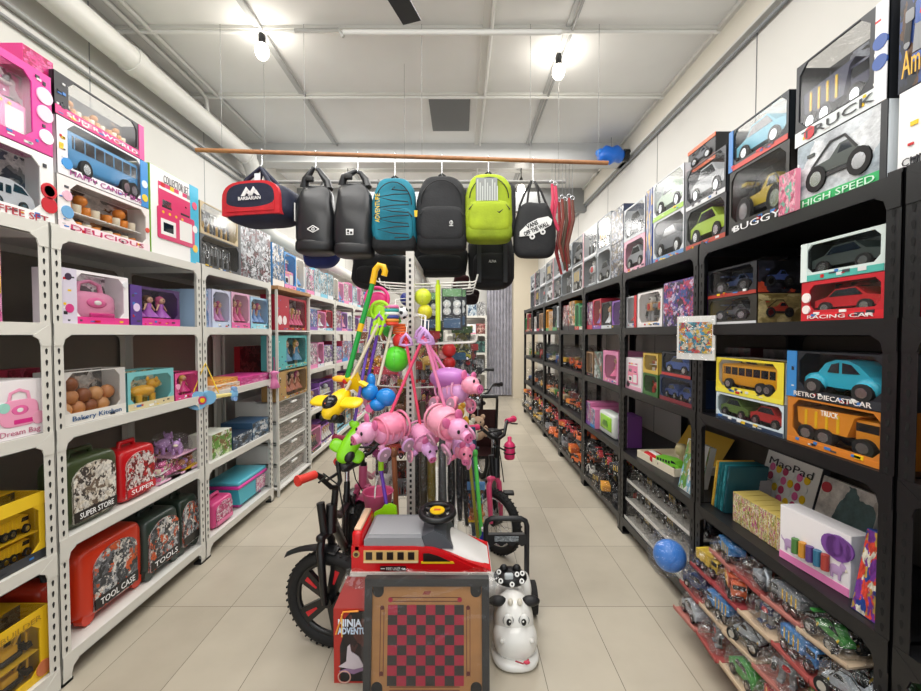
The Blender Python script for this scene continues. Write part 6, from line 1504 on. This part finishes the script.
for s in (-1, 1): m.tube([(s * .1, .25, .03), (s * .1, .1, .45), (s * .1, -.02, .86), (s * .09, -.1, .9)], .011, BLACK, 8); m.tube([(s * .1, -.12, .04), (s * .1, .12, .5)], .01, mat('#8ab8c8', .4), 8)
m.tube([(-.09, -.1, .9), (.09, -.1, .9)], .014, BLACK, 8); part('frame', m, t)
m = MB(); m.add([(-.095, .12, .45), (.095, .12, .45), (.095, -.0, .78), (-.095, -.0, .78), (-.095, -.05, .42), (.095, -.05, .42)], [(0, 1, 2, 3), (0, 1, 5, 4)], cloth('#3c1a1a')); part('seat', m, t)
for s in (-1, 1):
    for y in (-.12, .25): m = MB(); m.cyl((s * .1 - .012, y, .04), (s * .1 + .012, y, .04), .04, RUBBER, n=14); part('wheel', m, t)
# toys at the foot of the display stand
p = at(378, 500, 2.08); t = thing('toy_bucket', 'pink toy bucket at the left foot of the display stand', 'bucket', p)
m = MB(); m.lathe([(.055, -.1), (.075, .04), (.08, .045), (.076, .05), (.07, .04), (.05, -.09)], mat('#e05a8c', .35), 20); part('tub', m, t)
m = MB(); m.torus((0, 0, .04), .076, .004, WHITE, 'x', 16, 5, 0, PI); part('handle', m, t)
p, q = at(381, 470, 2.0), at(387, 508, 1.97); t = thing('toy_shovel', 'purple handled toy shovel with lime green blade behind the red train', 'toy shovel', p); d = q - p
m = MB(); m.cyl((0, 0, .0), d, .009, mat('#6a3cb0', .35), n=10); part('shaft', m, t)
m = MB(); m.cyl((0, 0, 0), (0, 0, .045), .014, mat('#a8e020', .35), n=10); part('grip', m, t)
m = MB(); m.M = Matrix.Translation(d); m.prism([(-.062, -.075), (-.06, -.02), (-.03, -.005), (-.025, .0), (-.01, .02), (.02, .022), (.045, .01), (.05, -.03), (.03, -.06), (0, -.078)], -.012, .006, mat('#a0ea14', .35)); part('blade', m, t)
hang_bag(476, 503, 2.3, .1, .22, 'clear bag of orange and blue toys beside the right bicycle wheel', 'balls', '#e8743c', '#5a8ac0', .09)
p = at(484, 540, 2.15); t = thing('toy_bottle', 'small dark blue toy bottle at the right foot of the display stand', 'toy bottle', (p.x, p.y, p.z)); m = MB(); m.lathe([(.03, -p.z + .001), (.032, -p.z + .01), (.03, .0), (.012, .03), (.012, .05)], mat('#2c3ca8', .3), 14); part('body', m, t); m = MB(); m.cyl((0, 0, .05), (0, 0, .065), .015, WHITE, n=12); part('cap', m, t)
# soft toys behind the right bicycle handlebar
for u, v, Y, c, l in ((478, 432, 2.75, '#c8a88c', 'tan plush toy behind the pink bottle bicycle, right one'), (468, 436, 2.7, '#d8d4c0', 'cream plush toy behind the pink bottle bicycle, left one'), (457, 424, 2.3, '#e0a83c', 'small yellow plush toy among the pink animals')):
    p = at(u, v, Y); t = thing('plush_toy', l, 'plush toy', p); C_ = cloth(c, .95, 120.)
    m = MB(); m.ell((0, 0, 0), (.05, .05, .055), C_, 14); part('body', m, t)
    m = MB(); m.ell((0, -.02, .07), (.042, .04, .04), C_, 14); hd = part('head', m, t)
    for s in (-1, 1): m = MB(); m.ell((s * .032, -.01, .105), (.016, .01, .018), C_, 8); part('ear', m, hd); m = MB(); m.ell((s * .015, -.058, .078), (.005, .004, .006), BLACK, 6); part('eye', m, hd)
    for s in (-1, 1): m = MB(); m.ell((s * .05, -.02, .01), (.018, .018, .04), C_, 8); part('arm', m, t)
    m = MB(); m.cyl((0, .03, .05), (0, .05, .2), .002, GREY, n=5); part('hanging_cord', m, t)

# ------------------------------------------------------------------ front: cartons, draughts board, red train, cow
m = MB()
t = thing('carton', 'plain brown carton hidden behind the draughts board, carrying the red train', 'carton', (-.155, 1.78, 0)); m.box(-.2, .26, -.105, .12, 0, .39, mat('#9c7a54', .7, noise=.15, scale=6)); part('box', m, t)
m = MB(); m.box(-.03, .03, -.107, .122, .389, .3915, mat('#c8a878', .3)); part('packing_tape', m, t)
t = thing('game_carton', 'red carton with blue white lettering and racing art, left of the draughts board', 'carton', (-.40, 1.60, 0))
m = MB(); m.box(-.1, .1, 0, .05, 0, .30, mat('#b02a22', .45)); m.add([(-.1, 0, .3), (.1, 0, .3), (.1, .05, .3), (-.1, .05, .3), (-.06, .06, .395), (.1, .06, .395)], [(0, 1, 5, 4)], mat('#9c2c26', .45)); part('box', m, t)
m = MB(); m.prism([(-.075, .01), (.1, .01), (.1, .29), (-.03, .29), (-.055, .26), (-.06, .2), (-.075, .15)], -.003, .0, art(['#2a1c20', '#4a2c2c', '#1c1a1e', '#5c3430'], 2.)); part('picture_panel', m, t)
m = MB(); m.tube([(-.09, -.005, .2), (-.06, -.005, .29), (.0, -.005, .293)], .004, mat('#f09a3c', .4), 6); m.tube([(-.066, -.005, .19), (-.066, -.005, .28)], .003, mat('#f6c86a', .4), 6); part('printed_flash', m, t)
m = MB(); m.prism([(-.08, .07), (-.05, .09), (-.045, .15), (-.035, .16), (-.03, .13), (.0, .11), (.02, .07), (-.02, .06)], -.006, -.003, mat('#c8bcc4', .4)); m.prism([(-.08, .05), (-.02, .075), (.03, .06), (-.02, .04)], -.005, -.002, mat('#8a6a8c', .4)); part('printed_picture', m, t)
m = MB(); m.torus((-.058, -.004, .028), .024, .003, mat('#c89a8c', .4), 'y', 20, 5); part('printed_emblem', m, t)
text('NINJA K', .04, mat('#dfe8f6', .4), t, (-.02, -.006, .245), width=.125, offset=.0012)
text('ADVENTURE', .036, mat('#c8d8ee', .4), t, (-.012, -.006, .213), width=.14, offset=.0012)
# draughts board leaning on the cartons
tb = thing('draughts_board', 'wooden carrom and draughts board with red and black squares, wrapped in clear film', 'game board', (-.128, 1.515, .0))
tb.rotation_euler = (-.115, 0, 0)
WB = mat('#b5814e', .35, noise=.22, scale=14); BLK = mat('#26272b', .4); RSQ = mat('#a8183c', .4)
hw = .237; HB = .447
m = MB(); m.box(-hw + .02, hw - .02, 0, .012, .02, HB - .02, WB); part('playing_surface', m, tb)
for x0, x1, z0, z1 in ((-hw, -hw + .028, 0, HB), (hw - .028, hw, 0, HB), (-hw + .028, hw - .028, 0, .028), (-hw + .028, hw - .028, HB - .028, HB)):
    m = MB(); m.box(x0, x1, -.012, .022, z0, z1, BLK); part('frame_rail', m, tb)
for sx in (-1, 1):
    for zz in (.05, HB - .05): m = MB(); m.cyl((sx * (hw - .05), -.003, zz), (sx * (hw - .05), .001, zz), .021, mat('#18181a', .7), n=20); m.prism([(sx * (hw - .071), zz + (.02 if zz > .2 else -.02)), (sx * (hw - .03), zz + (.02 if zz > .2 else -.02)), (sx * (hw - .03), zz), (sx * (hw - .071), zz)], -.002, .0, mat('#18181a', .7)); part('corner_pocket', m, tb)
sq = .0362; x0 = -.149; z0 = HB - .1 - 8 * sq
m = MB()
for i in range(8):
    for j in range(8): m.box(x0 + i * sq, x0 + (i + 1) * sq, -.0015, .0005, z0 + j * sq, z0 + (j + 1) * sq, RSQ if (i + j) % 2 else mat('#2a2426', .45))
part('chequered_field', m, tb)
m = MB()
LN = mat('#5c1c1c', .5)
for zz in (HB - .074, HB - .088, .04, .052): m.box(-.14, .125, -.0012, .0006, zz, zz + .0022, LN)
for xx in (-.165, -.178, .15, .163): m.box(xx, xx + .0022, -.0012, .0006, .09, HB - .11, LN)
for xx in (-.14, .125): m.cyl((xx, -.0015, HB - .081), (xx, .0, HB - .081), .009, RSQ, n=14)
for zz in (.1, HB - .11):
    for xx in (-.171, .157): m.cyl((xx, -.0013, zz), (xx, .0, zz), .008, LN, n=14)
part('printed_lines', m, tb)
m = MB(); m.prism([(-.018, HB - .062), (-.01, HB - .05), (.016, HB - .05), (.008, HB - .062)], -.0015, 0, mat('#8a2a1c', .5)); part('maker_mark', m, tb)
m = MB(); n_ = 18; vs = [(-hw - .006 + (2 * hw + .02) * i / n_, -.0165 - .003 * math.sin(i * 2.1 + j * 1.3), -.0 + (HB + .012) * j / n_ + .003 * math.sin(i)) for j in range(n_ + 1) for i in range(n_ + 1)]
m.add(vs, [(j * (n_ + 1) + i, j * (n_ + 1) + i + 1, (j + 1) * (n_ + 1) + i + 1, (j + 1) * (n_ + 1) + i) for i in range(n_) for j in range(n_)], film(.03, .5, 6.), True); part('clear_wrap', m, tb)

# red ride-on train
Z0 = .398
t = thing('ride_on_train', 'red ride on toy train with grey seat, white nose and black steering wheel', 'ride-on toy', (-.16, 1.78, Z0))
RT = mat('#d0141c', .25); GS = mat('#8f9196', .4); GOLD = mat('#d8b070', .35); WN = mat('#eceae6', .25)
hl, hd_ = .285, .115
side = [(-hl, .0), (-hl, .115), (-.03, .115), (.05, .108), (.12, .085), (.2, .05), (hl, .018), (hl, .0)]
m = MB(); m.prism(side, -hd_, hd_, RT); part('body', m, t)
m = MB(); m.prism([(-hl - .006, -.004), (hl + .006, -.004), (hl + .002, .012), (-hl - .004, .012)], -hd_ - .008, hd_ + .008, mat('#e8e2dc', .35)); part('base_skirt', m, t)
m = MB(); m.prism([(-.235, .112), (-.235, .14), (-.22, .148), (.0, .148), (.012, .112)], -hd_ + .006, hd_ - .004, GS); m.box(-.22, -.005, -hd_ + .03, hd_ - .03, .148, .151, mat('#a2a4a8', .4)); part('seat_lid', m, t)
m = MB(); m.prism([(.005, .1), (.0, .15), (.05, .175), (.1, .15), (.13, .1)], -hd_ + .012, hd_ - .012, mat('#4c5058', .4)); part('dashboard', m, t)
# white nose shell
def nose(q): return q
m = MB(); vs = []; ns = 12
for i in range(ns + 1):
    k = i / ns; x = .05 + (hl - .055) * k; zt = .142 - .128 * k ** 1.6; wdt = (hd_ - .004) * (1 - .35 * k ** 3)
    for j in range(13):
        a_ = PI * j / 12; vs.append((x, -wdt * math.cos(a_), max(.02, .03 + (zt - .03) * (math.sin(a_) ** .55) if zt > .03 else zt)))
m.add(vs, [(i * 13 + j, i * 13 + j + 1, (i + 1) * 13 + j + 1, (i + 1) * 13 + j) for i in range(ns) for j in range(12)], WN, True); part('nose_shell', m, t)
m = MB(); m.prism([(.02, .002), (.02, .112), (.07, .1), (.13, .07), (.2, .035), (.27, .012), (hl, .002)], -hd_ - .003, -hd_ + .004, RT); part('side_panel', m, t)
m = MB()
m.box(-.235, -.012, -hd_ - .003, -hd_ + .002, .058, .1, GOLD)
for i in range(5): m.box(-.226 + i * .043, -.2 + i * .043, -hd_ - .005, -hd_ - .002, .063, .094, mat('#241a16', .3))
m.box(-.235, -.012, -hd_ - .005, -hd_ - .002, .05, .058, mat('#e8d0a0', .4)); part('window_strip', m, t)
m = MB(); m.prism([(.008, .056), (.008, .088), (.03, .09), (.07, .078), (.118, .056)], -hd_ - .006, -hd_ - .002, mat('#241a16', .3)); m.prism([(.0, .048), (.0, .056), (.13, .056), (.135, .048)], -hd_ - .006, -hd_ - .002, YELLOW); part('cab_window', m, t)
text('FIRE UNIT', .016, WHITE, t, (-.115, -hd_ - .006, .026), width=.055)
m = MB(); m.box(-.165, -.148, -hd_ - .005, -hd_ - .002, .025, .028, WHITE); m.box(-.082, -.065, -hd_ - .005, -hd_ - .002, .025, .028, WHITE); m.box(-.168, -.062, -hd_ - .004, -hd_ - .001, .017, .036, mat('#3a1014', .4)); part('name_plate', m, t)
m = MB(); m.rbox((-hl + .022, 0, .13), (.045, 2 * hd_, .09), .015, RT); bk = part('backrest', m, t)
m = MB(); m.rbox((-hl + .022, .0, .178), (.03, 2 * hd_ - .03, .016), .006, mat('#e6c0a0', .4)); part('cream_top', m, bk)
m = MB(); m.cyl((-hl + .02, -hd_ - .004, .085), (-hl + .02, -hd_ + .002, .085), .014, mat('#b89858', .4), n=14); m.cyl((-hl + .02, -hd_ - .006, .085), (-hl + .02, -hd_, .085), .008, mat('#3a1a14', .4), n=12); part('side_lamp', m, bk)
m = MB(); m.cyl((.06, 0, .15), (.06, -.01, .2), .02, BLACK, .015, 12); part('steering_column', m, t)
sw = MB(); sw.M = Matrix.Translation((.06, -.012, .212)) @ Matrix.Rotation(.12, 4, 'X'); sw.torus((0, 0, 0), .068, .0145, mat('#141416', .35), 'z', 30, 10)
for k in range(3): a_ = 2 * PI * k / 3 + .5; sw.cyl((0, 0, -.006), (.064 * math.cos(a_), .064 * math.sin(a_), 0), .012, mat('#141416', .35), n=8)
sw.cyl((0, 0, -.015), (0, 0, .008), .038, mat('#1c1c1e', .35), n=20); st_ = part('steering_wheel', sw, t)
q = MB(); q.M = sw.M; q.cyl((0, 0, .008), (0, 0, .012), .032, mat('#f2c818', .35), n=20); q.box(-.014, .014, -.006, .006, .012, .0135, mat('#d8643c', .4)); part('horn_button', q, st_)
m = MB(); n_ = 14
vs = [(-hl - .02 + (2 * hl + .05) * i / n_, -hd_ - .02 - .012 * math.sin(j * .8 + i), -.045 + .075 * j / 6 + .006 * math.sin(i * 1.7 + j)) for j in range(7) for i in range(n_ + 1)]
m.add(vs, [(j * (n_ + 1) + i, j * (n_ + 1) + i + 1, (j + 1) * (n_ + 1) + i + 1, (j + 1) * (n_ + 1) + i) for i in range(n_) for j in range(6)], film(.10, 1., 14.), True); part('clear_wrap', m, t)
m = MB()
# small striped handle toy leaning behind the train at the left
p, q = at(345, 553, 1.98), at(370, 512, 2.06); p = Vector((-.52, 1.985, .006)); t = thing('toy_stick', 'orange and yellow striped toy stick leaning behind the left end of the train', 'toy stick', p); d = q - p
for k in range(10): m = MB(); m.cyl(d * k / 10, d * (k + 1) / 10, .013, mat(['#e86a2c', '#f0c02c', '#e8d8b0', '#f0a02c', '#e8502c'][k % 5], .4), n=10); part('segment', m, t)

# cow push car
t = thing('cow_push_car', 'white cow shaped push car with black handle, right of the draughts board', 'ride-on toy', (.232, 1.70, 0))
CW = mat('#f0efea', .22)
m = MB()
def cowfn(q):
    k = (q.z - .13) / .13
    q.x *= 1 + .12 * max(0, -k); q.y -= .035 * max(0, -k)
    return q
m.ell((0, .08, .122), (.086, .095, .122), CW, 28, .9, .85, None, cowfn); m.ell((0, .035, .088), (.095, .085, .08), CW, 26, .9, .9); head = part('head', m, t)
m = MB(); m.ell((0, .04, .02), (.1, .105, .022), CW, 26, .8, .6); part('bumper', m, t)
for s in (-1, 1):
    m = MB(); m.ell((s * .033, -.004, .186), (.021, .012, .027), WHITE, 14); m.torus((s * .033, -.006, .186), .021, .0025, GREY, 'y', 16, 5); e = part('eye', m, head)
    m = MB(); m.ell((s * .031, -.014, .184), (.011, .007, .015), BLACK, 10); m.ell((s * .028, -.02, .19), (.004, .003, .004), WHITE, 6); part('pupil', m, e)
    m = MB(); m.ell((s * .062, -.032, .118), (.012, .012, .011), mat('#dcdad4', .3), 10); part('nostril', m, head)
    m = MB(); m.ell((s * .072, .06, .226), (.04, .022, .022), mat('#17171a', .5), 14); part('ear', m, head)
    m = MB(); m.ell((s * .02, .03, .24), (.012, .012, .016), mat('#e6e0d0', .3), 10); part('horn', m, head)
m = MB(); m.tube([(-.01, -.062, .058), (.02, -.068, .052), (.045, -.058, .062)], .003, mat('#a83040', .4), 6); m.ell((.036, -.064, .054), (.014, .006, .008), mat('#d8405c', .35), 10); part('mouth', m, head)
m = MB(); m.rbox((0, .27, .12), (.15, .3, .1), .04, CW); part('body', m, t)
m = MB(); m.ell((0, .2, .25), (.078, .065, .034), mat('#161618', .4), 22); dash = part('steering_dome', m, t)
for s in (-1, 1): m = MB(); m.ell((s * .03, .2, .288), (.02, .014, .02), mat('#161618', .4), 10); part('dome_knob', m, dash)
for x, y_, z in ((-.05, .105, .278), (.045, .1, .28), (.052, .135, .296), (0, .092, .27), (-.055, .145, .296), (.026, .12, .3)):
    m = MB(); y_ += .045; z -= .022; m.cyl((x, y_, z), (x, y_ - .008, z + .008), .011, WHITE, n=12); m.cyl((x, y_ - .008, z + .008), (x, y_ - .009, z + .009), .005, BLACK, n=8); part('dome_button', m, dash)
m = MB(); m.rbox((-.012, .155, .278), (.04, .02, .026), .006, mat('#c8d0d4', .3)); part('dome_label', m, dash)
for s in (-1, 1):
    for y_, rr, xo in ((.32, .075, 0), (.07, .03, -.055)):
        m = MB(); m.cyl((s * (.102 + xo), y_, rr), (s * (.142 + xo), y_, rr), rr, RUBBER, n=22); m.cyl((s * (.1 + xo), y_, rr), (s * (.145 + xo), y_, rr), rr * .6, CW, n=16); part('wheel', m, t)
    m = MB(); m.ell((s * .085, .32, .13), (.03, .085, .055), CW, 14, .7); part('wheel_arch', m, t)
hb = MB(); hx = .104; hy = .37
hb.tube([(-hx, hy, .12), (-hx, hy, .41), (-hx + .008, hy, .435), (-hx + .03, hy, .447), (hx - .03, hy, .447), (hx - .008, hy, .435), (hx, hy, .41), (hx, hy, .12)], .0135, mat('#1d1e21', .4), 10); part('push_handle', hb, t)
m = MB(); poly = [(-hx, .37), (hx, .37)] + [(hx - .2 * i / 20 * 1.04, .318 + .009 * math.cos(i * PI / 2.5)) for i in range(21)]; m.prism(poly, hy - .012, hy + .012, mat('#1d1e21', .4)); gr = part('finger_grip', m, t)
m = MB(); m.box(-.06, .06, hy - .016, hy - .011, .336, .362, art(['#8c9498', '#c8d0d4', '#5a6064'], 5)); part('grip_label', m, gr)
# ------------------------------------------------------------------ light from the shop front behind the viewer, added overhead fill, camera
w = bpy.data.worlds.new('World'); SC.world = w; w.use_nodes = True
w.node_tree.nodes['Background'].inputs[0].default_value = (.93, .97, 1, 1)
w.node_tree.nodes['Background'].inputs[1].default_value = 1.5
for yy, ww in ((.2, 58), (2.0, 52), (3.6, 50), (5.4, 70), (7.4, 90)):  # soft overhead fill added to brighten the aisle, no fixtures there
    ld = bpy.data.lights.new('aisle fill light', 'AREA'); ld.shape = 'RECTANGLE'; ld.size = 2.6; ld.size_y = .9; ld.energy = ww; ld.color = (1, .98, .95)
    l = bpy.data.objects.new('aisle_fill', ld); COL.objects.link(l); l.location = (-.25, yy, ZC - .05)
cd = bpy.data.cameras.new('camera'); cam = bpy.data.objects.new('camera', cd); COL.objects.link(cam)
cam.location = (0, 0, CAMH); cam.rotation_euler = (PI / 2 - PITCH, 0, 0)
cd.sensor_fit = 'HORIZONTAL'; cd.sensor_width = 36; cd.lens = FPX * 36 / 921; cd.clip_start = .05
SC.camera = cam
SC.view_settings.view_transform = 'Standard'; SC.view_settings.exposure = -.28
